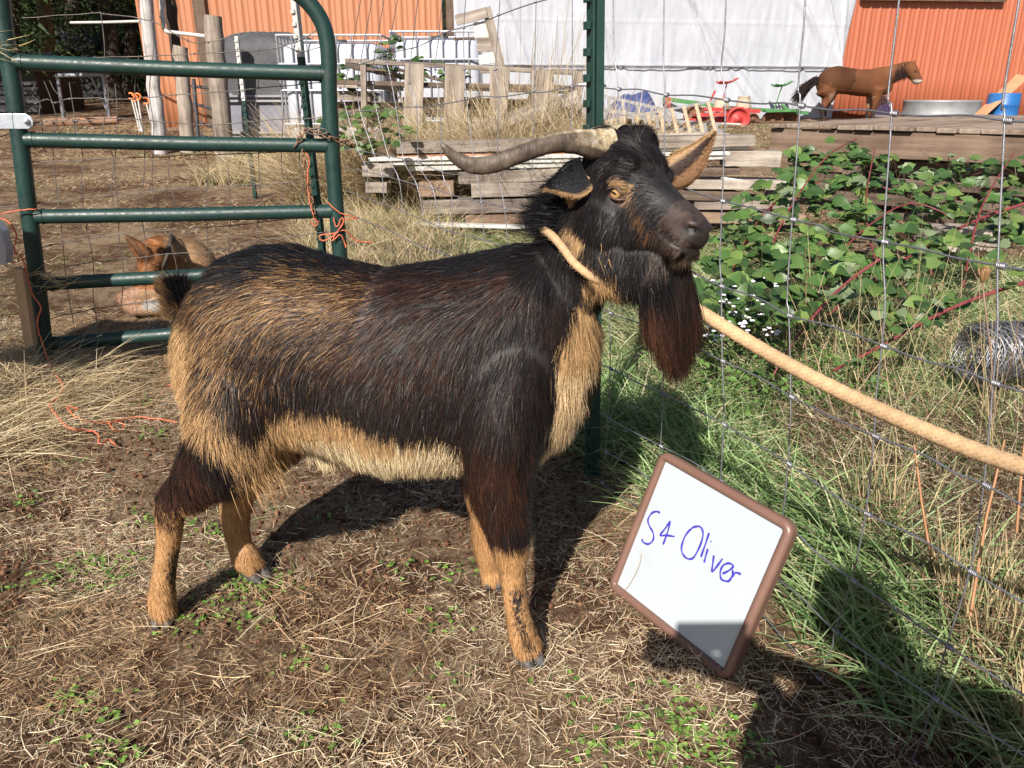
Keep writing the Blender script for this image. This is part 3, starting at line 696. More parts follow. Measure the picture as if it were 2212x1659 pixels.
    keep = ~((f > .5) & (((x - .066) / .023) ** 2 + ((z - .001) / .013) ** 2 < 1) & (abs(y) > .03)) & ~((f > .5) & (x > .246) & (z > -.01)) & ~((f > .5) & (x > .16) & (abs(z - (-.014 + .035 * np.clip(.20 - x, 0, 1))) < .003)) & (P[:, 2] > .028)
    keep &= ~((f > .5) & (((x - .237) / .021) ** 2 + ((z - .016 - .30 * (x - .237)) / .0075) ** 2 < 1) & (abs(y) > .008))
    P, NN2, ch, f, fl, x, y, z = [q_[keep] for q_ in (P, NN2, ch, f, fl, x, y, z)]; n = len(P)
    c = coat(ch, f, P, x, y, z)
    d2 = fl[:, :2] / np.maximum(np.linalg.norm(fl[:, :2], axis=1, keepdims=True), 1e-6)
    db = GA * d2[:, :1] - UP * d2[:, 1:]
    # head: directions in its own mirrored side plane
    dh = camr * d2[:, :1] - camu * d2[:, 1:]; dl = dh @ HL; dh2 = dh - np.outer(np.where(y < 0, 2 * dl, 0), HL)
    D = db * (1 - f[:, None]) + dh2 * f[:, None]
    cl = norm(np.stack([vnoise(P, 45, 31), vnoise(P, 45, 32), vnoise(P, 45, 33)], 1) - .5) * .20 + rng.normal(0, .09, (n, 3))
    D = norm(D + cl); D = norm(D - NN2 * (D * NN2).sum(1, keepdims=True) * .98); L = fl[:, 2] * rng.uniform(.65, 1.2, n) * 1.0
    lift = fl[:, 3] * rng.uniform(.5, 1.3, n) + .05
    D = norm(D + NN2 * lift[:, None]); bend = -NN2 * (L * lift * .45)[:, None] + np.array([0, 0, -1]) * (L * .12)[:, None] + rng.normal(0, .06, (n, 3)) * L[:, None]
    side = norm(np.cross(D, NN2) + rng.normal(0, .45, (n, 3))); side = norm(side - D * (side * D).sum(1, keepdims=True))
    W = np.where(f > .5, .0006, .00082) * rng.uniform(.7, 1.4, n); c = c * rng.uniform(.75, 1.3, (n, 1))
    nb = norm(NN2 - D * (D * NN2).sum(1, keepdims=True) * .5 + rng.normal(0, .20, (n, 3)))
    m_coat = mat_attr('goat_coat', .40, .19, 0, nrm=True); m_lhair = mat_attr('goat_hair', .38, .16, 0)
    coat_o = ribbon_obj('coat', m_coat, P + NN2 * -.001, D, L, W, np.clip(c * .85, .003, 1), tipcol=np.clip(c * 1.15, .003, 1), bend=bend, side=side, segs=3, tip=.2, nrm=nb); own(root, coat_o)
    # ear hair and tail hair
    hp, hdn_, hl, hw, hc = [], [], [], [], []
    def addh(P, D, L, W, c): hp.append(P); hdn_.append(norm(D)); hl.append(np.broadcast_to(L, (len(P),))); hw.append(np.broadcast_to(W, (len(P),))); hc.append(c)
    for (VV, QQ, cc) in earinfo:
        tri = np.concatenate([QQ[:, [0, 1, 2]], QQ[:, [0, 2, 3]]]); a, b_, c_ = VV[tri[:, 0]], VV[tri[:, 1]], VV[tri[:, 2]]; nn_ = norm(np.cross(b_ - a, c_ - a))
        i = rng.integers(0, len(tri), 5000); u = rng.uniform(size=(5000, 1)); v = rng.uniform(size=(5000, 1)) * (1 - u); Pp = a[i] + (b_[i] - a[i]) * u + (c_[i] - a[i]) * v
        tipd = norm(VV[-1] - VV[4]); addh(Pp, tipd + rng.normal(0, .25, (5000, 3)) + nn_[i] * .12, rng.uniform(.005, .011, 5000), .0008, cc[tri[i, 0]] * rng.uniform(.7, 1.4, (5000, 1)))
    tp, tr_ = dens_path([PY(404, 705, 1.65), PY(397, 678, 1.65), PY(389, 652, 1.65), PY(382, 630, 1.65)], [.02, .017, .012, .006])
    n = 9000; i = rng.integers(0, len(tp) - 1, n); fr = rng.uniform(size=(n, 1)); ax = tp[i] + (tp[i + 1] - tp[i]) * fr; th = rng.uniform(0, 2 * PI, n)
    rad = camr * np.cos(th)[:, None] + camf * np.sin(th)[:, None]; tdir = norm(np.array([-.25, 0, 1.0])); dark = (np.cos(th) > -.45) & (i > 3) | (rng.uniform(size=n) < .25)
    cc = np.where(dark[:, None], BLK * 1.2, GOLD * .55) * rng.uniform(.7, 1.4, (n, 1))
    addh(ax + rad * tr_[i][:, None] * .8, tdir + rad * rng.uniform(.25, .75, (n, 1)) + rng.normal(0, .12, (n, 3)) + np.where(i < 6, -.35, 0)[:, None] * camr, rng.uniform(.025, .056, n), .0011, cc)
    n = 9000; s_ = rng.uniform(0, 1, n); Pp = PY(1292, 560, 1.455) * (1 - s_)[:, None] + PY(1440, 585, 1.375) * s_[:, None] + rng.normal(0, 1, (n, 3)) * np.array([.014, .016, .016]) + camf * rng.uniform(0, .05, n)[:, None]
    tn = rng.uniform(size=n) > (s_ * 3.0 - .35); addh(Pp, np.array([.22, 0, -1]) + rng.normal(0, .16, (n, 3)), rng.uniform(.025, .06, n) * (.7 + .8 * s_), .0009, np.where(tn[:, None], TAN * .8, BLK * 1.2) * rng.uniform(.7, 1.3, (n, 1)))
    # mane behind the ear
    n = 4000; s_ = rng.uniform(0, 1, n); Pp = PY(1235, 425, 1.50) * (1 - s_)[:, None] + PY(1180, 492, 1.52) * s_[:, None] + rng.normal(0, .016, (n, 3)); addh(Pp, np.array([-1, -.1, .12]) + rng.normal(0, .25, (n, 3)), rng.uniform(.03, .065, n), .0008, np.tile(BLK * 1.4, (n, 1)))
    # curly wisps at the stifle and the breast tassels
    st0 = PY(560, 1010, 1.50); n = 260; Pp = st0 + rng.normal(0, .022, (n, 3)); addh(Pp, np.array([.35, 0, -1]) + rng.normal(0, .18, (n, 3)), rng.uniform(.04, .09, n), .0011, np.tile(TAN * .8, (n, 1)) * rng.uniform(.7, 1.2, (n, 1)))
    P_, D_, L_, W_, c_ = [np.concatenate(a) for a in (hp, hdn_, hl, hw, hc)]
    o = ribbon_obj('long_hair', m_lhair, P_, D_, L_, W_, np.clip(c_, .003, 1), bend=rng.normal(0, .10, (len(P_), 3)) * L_[:, None], segs=3, tip=.2); own(root, o)
    # ---- beard: a hanging bundle of locks
    n = 17000; s_ = rng.uniform(0, 1, n); th = rng.uniform(0, 2 * PI, n); rr = np.sqrt(rng.uniform(0, 1, n))
    A0 = PY(1385, 580, 1.43); A1 = PY(1484, 580, 1.375); roots = A0 + (A1 - A0) * s_[:, None] + camf * (rr * np.cos(th) * .03)[:, None] + camu * (rr * np.sin(th) * .012)[:, None]
    T0 = PY(1405, 735, 1.42); T1 = PY(1512, 738, 1.37); tipc = T0 + (T1 - T0) * s_[:, None]; cen = PY(1462, 808, 1.39); conv = rng.uniform(0, 1, n) ** 1.6
    Lf = np.where(rng.uniform(size=n) < .55, rng.uniform(.30, .95, n), 1.0); end = tipc * (1 - conv[:, None]) + cen * conv[:, None] + rng.normal(0, .010, (n, 3)) + np.outer((vnoise(roots, 70, 18) - .5) * .03, camr) + camf * (rr * np.cos(th) * .022)[:, None]
    end[:, 2] -= rng.uniform(-.01, .022, n) * (1 - abs(s_ - .55)); vec = (end - roots) * Lf[:, None]; L = np.linalg.norm(vec, axis=1); bow = camu * 0
    bend = rng.normal(0, .05, (n, 3)) * L[:, None] + np.outer(-.10 * L * (s_ - .5), camr)
    lock = vnoise(roots, 160, 8); r_ = rng.uniform(size=n); cc = np.tile(BLK * 1.15, (n, 1)); k = r_ < .35; cc[k] = DKB
    tipc_ = np.where((lock[:, None] > .68) | (r_[:, None] < .1), RED * .85, DKB * .9); k = (s_ < .22) & (lock > .4); tipc_[k] = RED * 1.4
    bd = ribbon_obj('beard', m_lhair, roots, vec - bend, L, .0015, np.clip(cc, .003, 1), tipcol=np.clip(tipc_, .003, 1), bend=bend, segs=5, tip=.25); own(root, bd)
    cm = MB(); P, r = dens_path([PY(1434, 566, 1.415), PY(1440, 620, 1.405), PY(1456, 690, 1.388), PY(1458, 745, 1.385), PY(1460, 775, 1.385)], [.034, .036, .028, .018, .004]); cm.tube(P, r, 14)
    m_bc, t, b = newmat('beard_core'); b.inputs['Base Color'].default_value = (.018, .010, .008, 1); b.inputs['Roughness'].default_value = .8
    pass
    # ---- horns
    m_horn, t, b = newmat('horn'); v = coords(t, (1, 1, 1)); f1 = noise(t, v, 28, 6, .7)
    wv = N(t, 'ShaderNodeTexNoise', i_Scale=1.0, i_Detail=5); vs = coords(t, (110, 25, 25)); t.links.new(vs, wv.inputs['Vector'])
    horn_c = ramp(t, f1, [(.35, (.042, .031, .024)), (.5, (.088, .066, .049)), (.65, (.16, .125, .096))])
    at = N(t, 'ShaderNodeAttribute', attribute_name='Col'); sc_c = ramp(t, noise(t, v, 60, 6, .75), [(.35, (.12, .09, .06)), (.5, (.34, .26, .15)), (.66, (.60, .54, .44))])
    sx = N(t, 'ShaderNodeSeparateColor'); t.links.new(at.outputs['Color'], sx.inputs[0]); mxf = N(t, 'ShaderNodeMath', operation='MULTIPLY_ADD', i_1=1.3); t.links.new(f1, mxf.inputs[0])
    sb = N(t, 'ShaderNodeMath', operation='MULTIPLY_ADD', i_1=2.2, i_2=-1.45); t.links.new(sx.outputs[0], sb.inputs[0]); t.links.new(sb.outputs[0], mxf.inputs[2]); mxf.use_clamp = True
    mx = N(t, 'ShaderNodeMix', data_type='RGBA'); t.links.new(mxf.outputs[0], mx.inputs[0]); t.links.new(horn_c, mx.inputs[6]); t.links.new(sc_c, mx.inputs[7]); t.links.new(mx.outputs[2], b.inputs['Base Color'])
    b.inputs['Roughness'].default_value = .5; bump(t, b, wv.outputs['Fac'], .6, .004)
    def horn(pts, rads, upv, seed):
        P, r = dens_path(pts, rads, 14); m = len(P); n = 22; T_ = norm(np.gradient(P, axis=0)); u = np.array(upv, float); V = []; cc = []
        for i in range(m):
            u = norm(u - T_[i] * u.dot(T_[i])); sv = np.cross(T_[i], u); tt = i / (m - 1)
            ridge = 1 + .006 * math.sin(i * 1.9 + seed) * (1 - tt) + .012 * math.sin(i * .83)
            for k in range(n):
                a = 2 * PI * k / n; keel = 1 + .16 * max(0, math.cos(a - .5)) ** 6 * (1 - tt * .5)
                V.append(P[i] + (u * math.cos(a) * 1.0 + sv * math.sin(a) * .72) * r[i] * ridge * keel)
                s0 = max(0, 1.05 - tt * 2.6) if math.cos(a) > -.2 else max(0, 1 - tt * 8); cc.append((s0 + (.35 if (math.cos(a - .4) > .6 and tt < .5) else 0), 0, 0))
        Q = [(i * n + k, i * n + (k + 1) % n, (i + 1) * n + (k + 1) % n, (i + 1) * n + k) for i in range(m - 1) for k in range(n)]
        return mesh_np('horn', np.array(V), np.array(Q), m_horn, col=np.array(cc), smooth=True)
    h1 = horn([PY(1322, 312, 1.49), PY(1285, 314, 1.475), PY(1245, 308, 1.455), (PY(1190, 312, 1.43)), PY(1125, 334, 1.405), PY(1070, 354, 1.39), PY(1022, 358, 1.38), PY(985, 342, 1.375), PY(962, 320, 1.37), PY(953, 309, 1.37)],
              [.028, .026, .0205, .0160, .0145, .0150, .0140, .0102, .0062, .002], UP, 0)
    h2 = horn([PY(1345, 306, 1.52), PY(1318, 302, 1.57), PY(1285, 300, 1.64), PY(1262, 302, 1.72), PY(1250, 308, 1.80), PY(1246, 314, 1.86), PY(1250, 318, 1.90)], [.028, .027, .022, .015, .010, .006, .002], UP, 2)
    own(root, h1, h2)
    # ---- eyes
    m_eye, t, b = newmat('goat_eye'); b.inputs['Roughness'].default_value = .05
    tc = t.nodes.new('ShaderNodeTexCoord'); sp_ = t.nodes.new('ShaderNodeSeparateXYZ'); t.links.new(tc.outputs['Object'], sp_.inputs[0])
    e1 = N(t, 'ShaderNodeMath', operation='MULTIPLY', i_1=1 / .0068); e2 = N(t, 'ShaderNodeMath', operation='MULTIPLY', i_1=1 / .0022); t.links.new(sp_.outputs[0], e1.inputs[0]); t.links.new(sp_.outputs[2], e2.inputs[0])
    p1 = N(t, 'ShaderNodeMath', operation='POWER', i_1=2); p2 = N(t, 'ShaderNodeMath', operation='POWER', i_1=2); a1 = N(t, 'ShaderNodeMath', operation='ABSOLUTE'); a2 = N(t, 'ShaderNodeMath', operation='ABSOLUTE')
    t.links.new(e1.outputs[0], a1.inputs[0]); t.links.new(e2.outputs[0], a2.inputs[0]); t.links.new(a1.outputs[0], p1.inputs[0]); t.links.new(a2.outputs[0], p2.inputs[0])
    ad = N(t, 'ShaderNodeMath', operation='ADD'); t.links.new(p1.outputs[0], ad.inputs[0]); t.links.new(p2.outputs[0], ad.inputs[1])
    vm = N(t, 'ShaderNodeVectorMath', operation='LENGTH'); mp = N(t, 'ShaderNodeMapping'); mp.inputs['Scale'].default_value = (1, 0, 1); t.links.new(tc.outputs['Object'], mp.inputs[0]); t.links.new(mp.outputs[0], vm.inputs[0])
    iris = ramp(t, vm.outputs['Value'], [(.006, (.42, .24, .09)), (.0105, (.26, .13, .05)), (.012, (.05, .03, .02))])
    pc = ramp(t, ad.outputs[0], [(.9, (0, 0, 0)), (1.0, (1, 1, 1))]); mx = N(t, 'ShaderNodeMix', data_type='RGBA'); mx.inputs[6].default_value = (.008, .006, .005, 1)
    t.links.new(pc, mx.inputs[0]); t.links.new(iris, mx.inputs[7]); t.links.new(mx.outputs[2], b.inputs['Base Color'])
    m_lid = mat_noise('eyelid', [(.035, .02, .016), (.13, .07, .055)], 90, .45, bstr=.4, bdist=.001)
    for sg in (1, -1):
        eb = MB(); eb.ball((0, 0, 0), .0155, 14); e = eb.build('eye', m_eye)
        mwe = Matrix.Translation(hd(.064, .0570 * sg, .001).tolist()) @ MH.to_4x4()
        e.parent = root; e.matrix_parent_inverse = Matrix.Translation(-Vector(root.location)); e.matrix_basis = mwe
        lb = MB(); pts_u = []; pts_l = []
        for k in range(13):
            a = PI * k / 12; xx = .064 + .0195 * math.cos(a) + (.006 if k == 0 else 0); dy = math.sin(a)
            pts_u.append(hd(xx, (.0585 + .0125 * dy) * sg, .001 + .0085 * dy + .001)); pts_l.append(hd(xx, (.0585 + .0115 * dy) * sg, .001 - .0085 * dy))
        rad = [.0012 + .0011 * math.sin(PI * k / 12) for k in range(13)]
        lb.tube(pts_u, np.array(rad) * 1.25, 8); lb.tube(pts_l, rad, 8); own(root, lb.build('eyelid', m_lid))
    # ---- hooves (two claws each)
    m_hoof = mat_noise('hoof', [(.02, .018, .018), (.055, .05, .05), (.11, .10, .095)], 60, .6, stretch=(1, 1, .3), bstr=.5)
    for (px, py, Y, dx, dy) in ((352, 1330, 1.545, .10, -1), (560, 1232, 1.748, .75, -.65), (1148, 1414, 1.41, .5, -.8), (1068, 1262, 1.70, -.1, -1)):
        c0 = PY(px, py, Y); c0[2] = float(hground(c0[0], c0[1])); fw = norm(np.array([dx, dy, 0])); sd_ = np.array([fw[1], -fw[0], 0]); hb = MB()
        for sg in (-1, 1):
            cc0 = c0 + sd_ * .0165 * sg - fw * .012
            secs = []
            for (tt, hh, ww) in ((-.030, .030, .011), (-.015, .038, .0155), (.005, .036, .016), (.025, .024, .0125), (.040, .010, .006)):
                ctr = cc0 + fw * tt - sd_ * sg * max(0, tt) * .12; secs.append((ctr + UP * (hh * .42), sd_ * ww, UP * (hh * .58), UP * (hh * .50), .8))
            loft(hb, secs, 12)
        own(root, hb.build('hoof', m_hoof, smooth=True))
    return root
goat = build_goat()
# ================================================================ rope: collar loop and lead
def braid(pts, r, name, mat, n=22, closed=False, step=.0022):
    P = np.array(pts, float); rr = np.full(len(P), r); P, _ = dens_path(P, rr, 30)
    d = np.concatenate([[0], np.cumsum(np.linalg.norm(np.diff(P, axis=0), axis=1))]); m = int(d[-1] / step); s_ = np.linspace(0, d[-1], m)
    P = np.stack([np.interp(s_, d, P[:, k]) for k in range(3)], 1); T_ = norm(np.gradient(P, axis=0)); u = np.array([0, 0, 1.0]); V = []; cc = []
    for i in range(m):
        u = norm(u - T_[i] * u.dot(T_[i])); sv = np.cross(T_[i], u); a = 2 * PI * np.arange(n) / n
        p = s_[i] / r * .95; b1 = np.sin(a * 4 + p * 3.4); b2 = np.sin(a * 4 - p * 3.4); h = np.where(np.sin(a * 8) * np.sin(p * 3.4) > 0, abs(b1), abs(b2)); h = .5 * np.maximum(abs(b1), abs(b2)) + .5 * h
        V.append(P[i] + (np.outer(np.cos(a), sv) + np.outer(np.sin(a), u)) * (r * (.90 + .12 * h))[:, None]); cc.append(np.outer(.62 + .45 * h, np.array([.50, .335, .19])) * (1 + .1 * math.sin(s_[i] * 31)))
    i = (np.arange(m - 1)[:, None] * n + np.arange(n)[None]); j = (np.arange(m - 1)[:, None] * n + (np.arange(n)[None] + 1) % n)
    Q = np.stack([i, j, j + n, i + n], -1).reshape(-1, 4)
    o = mesh_np(name, np.concatenate(V), Q, mat, col=np.concatenate(cc), smooth=True)
    # fuzz
    k = len(P) * 7; ii = rng.integers(0, len(P), k); th = rng.uniform(0, 2 * PI, k); rd = rng.normal(size=(k, 3)); rd = norm(rd - T_[ii] * (rd * T_[ii]).sum(1, keepdims=True))
    f = ribbon_obj('rope_fuzz', mat, P[ii] + rd * r * .95, rd * .8 + T_[ii] * rng.normal(0, 1, (k, 1)), rng.uniform(.002, .005, k), .0004, np.tile(np.array([.56, .39, .24]), (k, 1)), bend=rng.normal(0, .002, (k, 3)), segs=2)
    return o, f
m_rope = mat_attr('tan_rope', .85, .15)
rope = thing('lead_rope', 'thick tan rope looped round the goat neck and leading off to the right', 'rope', loc=(.5, 1.3, .7))
col_pts = [PY(1150, 494, 1.62), PY(1163, 490, 1.53), PY(1193, 510, 1.46), PY(1215, 535, 1.445), PY(1240, 568, 1.435), PY(1275, 596, 1.43), PY(1310, 612, 1.44), PY(1335, 622, 1.47), PY(1350, 618, 1.52), PY(1342, 600, 1.60), PY(1300, 560, 1.65), PY(1245, 520, 1.65), PY(1195, 494, 1.66), PY(1150, 494, 1.62)]
o1, f1 = braid(col_pts, .0078, 'collar_loop', m_rope); own(rope, o1, f1)
lead_pts = [PY(1335, 622, 1.47), PY(1400, 630, 1.475), PY(1460, 648, 1.44), PY(1510, 672, 1.40), PY(1600, 728, 1.33), PY(1720, 797, 1.24), PY(1850, 863, 1.14), PY(1980, 922, 1.05), PY(2110, 975, .965), PY(2240, 1016, .90), PY(2420, 1060, .84), PY(2750, 1120, .74), PY(3200, 1190, .64)]
o2, f2 = braid(lead_pts, .0125, 'lead', m_rope); own(rope, o2, f2)
# ================================================================ gate
GP0 = np.array([-2.12, 3.40, 0]); GP1 = np.array([-.81, 3.60, 0]); GD = norm(GP1 - GP0); GN = np.array([GD[1], -GD[0], 0])
def GT(x, y, off=0.0): return PP(x, y, GP0 + GN * off, GN)
def paint_mat(name, base, dark, rust=True, rough=.38):
    m, t, b = newmat(name); v = coords(t); f = noise(t, v, 5, 6, .6); f2 = noise(t, v, 38, 6, .75)
    base_c = ramp(t, f, [(.3, dark), (.6, base)])
    if rust:
        k = ramp(t, f2, [(.62, (0, 0, 0)), (.68, (1, 1, 1))]); fm = ramp(t, noise(t, v, 2.2, 3), [(.52, (0, 0, 0)), (.6, (1, 1, 1))])
        ml = N(t, 'ShaderNodeMix', data_type='RGBA', blend_type='MULTIPLY'); ml.inputs[0].default_value = 1; t.links.new(k, ml.inputs[6]); t.links.new(fm, ml.inputs[7])
        mx = N(t, 'ShaderNodeMix', data_type='RGBA'); t.links.new(ml.outputs[2], mx.inputs[0]); t.links.new(base_c, mx.inputs[6]); mx.inputs[7].default_value = (.16, .075, .035, 1); t.links.new(mx.outputs[2], b.inputs['Base Color'])
    else: t.links.new(base_c, b.inputs['Base Color'])
    rr = ramp(t, f2, [(.3, (rough * .8,) * 3), (.7, (min(1, rough * 1.7),) * 3)]); t.links.new(rr, b.inputs['Roughness']); bump(t, b, f2, .12, .002); return m
m_green = paint_mat('green_gate_paint', (.010, .038, .033), (.007, .026, .023))
m_wire = mat_noise('galvanised_wire', [(.22, .22, .24), (.38, .38, .42)], 40, .45, metal=.75, bstr=.2)
m_wire_old = mat_noise('weathered_wire', [(.07, .055, .05), (.20, .18, .17)], 25, .6, metal=.5, bstr=.2)
m_galv = mat_noise('bright_galvanised_steel', [(.50, .54, .60), (.66, .70, .76)], 30, .38, metal=.7, bstr=.1)
m_rust = mat_noise('rusty_steel', [(.10, .045, .025), (.24, .12, .06), (.30, .22, .17)], 60, .75, metal=.3, bstr=.6)
m_twine = mat_noise('orange_twine', [(.48, .10, .045), (.62, .17, .085)], 80, .7, stretch=(1, 1, 1), bstr=.6, bdist=.001)
gate = thing('tube_gate', 'dark green tube gate with five rails and wire mesh behind the goat', 'gate', loc=GP0.tolist())
fr = MB(); r_ = .0345
lp = [(-30, -260), (-12, -120), (0, -20), (8, 60), (30, 200), (55, 400), (80, 600), (95, 735), (104, 790)]
rp = [(470, -60), (560, -42), (630, -22), (672, 12), (700, 60), (710, 120), (711, 200), (718, 330), (727, 460), (735, 560), (742, 700), (746, 760)]
P, r = dens_path([GT(*p) for p in rp], [r_] * len(rp), 5); fr.tube(P, r, 16)
P, r = dens_path([GT(*p) for p in lp], [r_] * len(lp), 4); fr.tube(P, r, 16)
fr.tube([GT(-30, -260), GT(100, -170), GT(300, -110), GT(470, -60)], r_, 14)
own(gate, fr.build('frame', m_green))
for (a, b) in (((32, 134), (706, 160)), ((56, 302), (718, 315)), ((78, 468), (728, 456)), ((96, 613), (738, 576)), ((104, 743), (746, 690))):
    A, B = GT(*a), GT(*b); mbx = MB(); mbx.tube([A, (A + B) / 2 - np.array([0, 0, .003]), B], r_ * .90, 16); 
    # weld beads where the rail meets the posts
    for E, s_ in ((A, 1), (B, -1)): mbx.tube([E + GD * s_ * (.024 + .004 * 0), E + GD * s_ * .034], r_ * .98, 14)
    own(gate, mbx.build('rail', m_green))
# latch plate on the right post
lm = MB(); c0 = GT(703, 300); lm.prism([c0 + GD * .0, c0 + GD * -.03 + UP * .012, c0 + UP * .075 + GD * -.012, c0 + UP * .085 + GD * .01], GN * .006); own(gate, lm.build('latch_plate', m_green))
# woven wire tied to the back of the gate: wandering line and stay wires
def wander(a, b, amp, n=14, seed=0, freq=1):
    a = np.array(a, float); b = np.array(b, float); rr = np.random.default_rng(seed); t = np.linspace(0, 1, n)[:, None]; P = a + (b - a) * t
    w_ = rr.normal(0, amp, (n, 3)); w_[0] = w_[-1] = 0; return P + w_
wires = MB(); ys = [(28, 120, 706, 128), (60, 238, 700, 236), (70, 352, 712, 350), (80, 400, 716, 400), (88, 520, 730, 510), (94, 565, 735, 552), (102, 668, 735, 640)]
LN = [[(5, 42), (200, 28), (225, 30), (330, 48), (405, 88), (450, 92), (520, 72), (560, 73), (640, 110), (700, 100)],
      [(60, 124), (205, 124), (305, 122), (420, 116), (560, 108), (640, 90), (700, 52)],
      [(40, 244), (95, 216), (120, 222), (150, 214), (260, 214), (380, 206), (560, 190), (700, 178)],
      [(0, 296), (100, 262), (165, 262), (260, 256), (420, 268), (560, 262), (700, 252)],
      [(0, 355), (70, 350), (180, 345), (290, 340), (400, 336), (560, 330), (700, 322)],
      [(0, 448), (85, 438), (180, 428), (300, 416), (420, 406), (560, 398), (690, 388)],
      [(60, 540), (110, 530), (215, 512), (310, 500), (400, 496), (560, 480), (720, 455)],
      [(100, 590), (180, 568), (260, 560), (380, 548), (450, 545), (560, 520), (720, 500)],
      [(100, 690), (200, 668), (300, 655), (400, 640), (560, 620), (730, 600)]]
for i, L_ in enumerate(LN):
    P, r = dens_path([GT(x, y, -.035) for x, y in L_], [.0021] * len(L_), 5); P = P + np.random.default_rng(i).normal(0, .0022, P.shape)
    mw = MB(); mw.tube(P, r, 5)
    # crimped knots
    for x, y in L_[1:-1]: mw.ball(GT(x, y, -.035), .0048, 4)
    own(gate, mw.build('line_wire', m_wire_old))
rs = np.random.default_rng(3)
for i, (x0, x1, y0, y1) in enumerate([(78, 100, 180, 330), (95, 160, 175, 700), (110, 165, 178, 290), (150, 215, 178, 720), (218, 250, 30, 470), (248, 262, 178, 660), (326, 330, 40, 430), (300, 322, 120, 700), (366, 385, 340, 640), (430, 452, 88, 560), (490, 500, 350, 590), (560, 560, 170, 560), (605, 612, 180, 470), (652, 640, 180, 480)]):
    m = 7; pts = []
    for k in range(m + 1):
        t_ = k / m; pts.append(GT(x0 + (x1 - x0) * t_ + rs.normal(0, 5) * (0 < k < m), y0 + (y1 - y0) * t_, -.035))
    P, r = dens_path(pts, [.0019] * len(pts), 3); mw = MB(); mw.tube(P, r, 5); own(gate, mw.build('stay_wire', m_wire_old))
# galvanised hinge strap on the left
hb = MB(); pc = GT(28, 265, .02); Q0 = GT(-60, 262, .034); Q1 = GT(58, 262, .034); d_ = norm(Q1 - Q0)
for s_ in range(1): 
    hb.prism([Q0 - UP * .030, Q1 - UP * .030, Q1 + d_ * .018 - UP * .018, Q1 + d_ * .024, Q1 + d_ * .018 + UP * .018, Q1 + UP * .030, Q0 + UP * .030], GN * -.005)
bq = Q1 + GN * .004; hb.lathe(bq, [(.0, .010), (.009, .010), (.012, .006), (.0125, 0)], 12, M=Vector(GN.tolist()).to_track_quat('Z', 'Y').to_matrix())
hb.lathe(bq + GN * .008, [(0, .008), (.0065, .008), (.0065, 0)], 6, M=Vector(GN.tolist()).to_track_quat('Z', 'Y').to_matrix(), smooth=False)
own(gate, hb.build('hinge_strap', m_galv, bevel=.0015))

# ---- chain hanging on the gate
def chain(pts, link, name, mat, rad):
    P, _ = dens_path(pts, [0] * len(pts), 12); d = np.concatenate([[0], np.cumsum(np.linalg.norm(np.diff(P, axis=0), axis=1))]); m = max(3, int(d[-1] / (link * .72))); s_ = np.linspace(0, d[-1], m)
    C_ = np.stack([np.interp(s_, d, P[:, k]) for k in range(3)], 1); T_ = norm(np.gradient(C_, axis=0)); mb = MB()
    for i in range(m):
        u = norm(np.cross(T_[i], (0.3, .8, .5))); v_ = np.cross(T_[i], u); w_ = u if i % 2 else v_; loop = []
        for k in range(12):
            a = 2 * PI * k / 12; loop.append(C_[i] + T_[i] * math.cos(a) * link * .5 + w_ * math.sin(a) * link * .28)
        mb.tube(loop, rad, 5, closed=True)
    return mb.build(name, mat)
o = chain([GT(640, 312, .03), GT(655, 290, .04), GT(672, 280, .05), GT(700, 292, .05), GT(722, 300, .04), GT(760, 312, -.03)], .034, 'latch_chain', m_rust, .0032)
one(recentre(o), 'rusty chain with a snap link wrapped over the second gate rail', 'chain')
o = chain([GT(655, 330, .035), GT(662, 380, .035), GT(675, 440, .04), GT(682, 490, .035)], .030, 'hanging_chain', m_rust, .0028)
one(recentre(o), 'rusty chain hanging down inside the right side of the gate', 'chain')
cb = MB(); loop = [GT(686 + 22 * math.cos(a), 284 + 7 * math.sin(a), .055) for a in np.linspace(0, 2 * PI, 17)[:-1]]; cb.tube(loop, .0035, 7, closed=True)
one(recentre(cb.build('snap_link', m_wire_old)), 'steel snap link joining the chain at the gate latch', 'snap link')
# ---- orange twine
def twine(path, name, label, r=.0026, group=None):
    mb = MB(); P, rr = dens_path(path, [r] * len(path), 6); P = P + rng.normal(0, .0012, P.shape); mb.tube(P, rr, 6); return one(recentre(mb.build(name, m_twine)), label, 'twine', group)
def GR(x, y, h=.006):
    if x < 260 and y < 1000: h = max(h, .09 * min(1, (260 - x) / 120) + .01)
    r = ray(x, y); p = G(x, y); return O + r * ((p[2] + h - CAMH) / r[2])
twine([GT(0, 462, .06), GT(40, 455, .06), GT(76, 452, .05), GT(84, 456, -.02)] , 'baling_twine', 'orange twine tied round the left gate post at the third rail', .003)
twine([GT(2, 470, .07), GT(24, 485, .08), GT(36, 515, .09), GT(30, 540, .09), GT(50, 560, .10), GT(60, 600, .10), GT(72, 640, .10), GT(88, 665, .12), GT(80, 700, .12), GT(92, 745, .15), GR(115, 800), GR(136, 835), GR(122, 862), GR(107, 872), GR(120, 895), GR(150, 925), GR(190, 930), GR(212, 938), GR(214, 958), GR(235, 950), GR(250, 962), GR(246, 972), GR(205, 975), GR(175, 985), GR(168, 1000), GR(190, 1020), GR(240, 1034), GR(300, 1038), GR(350, 1030), GR(400, 1036), GR(430, 1045), GR(450, 1042)][:21], 'trailing_twine', 'long orange twine trailing down the gate post onto the ground', .0034)
def GG(x, y): return GR(x, y, .008)
twine([GG(146, 876), GG(168, 882), GG(152, 888), GG(145, 878), GG(160, 898), GG(190, 910), GG(235, 912), GG(290, 902), GG(340, 905), GG(382, 912)], 'ground_twine', 'orange twine lying curled on the straw left of the goat', .0034)
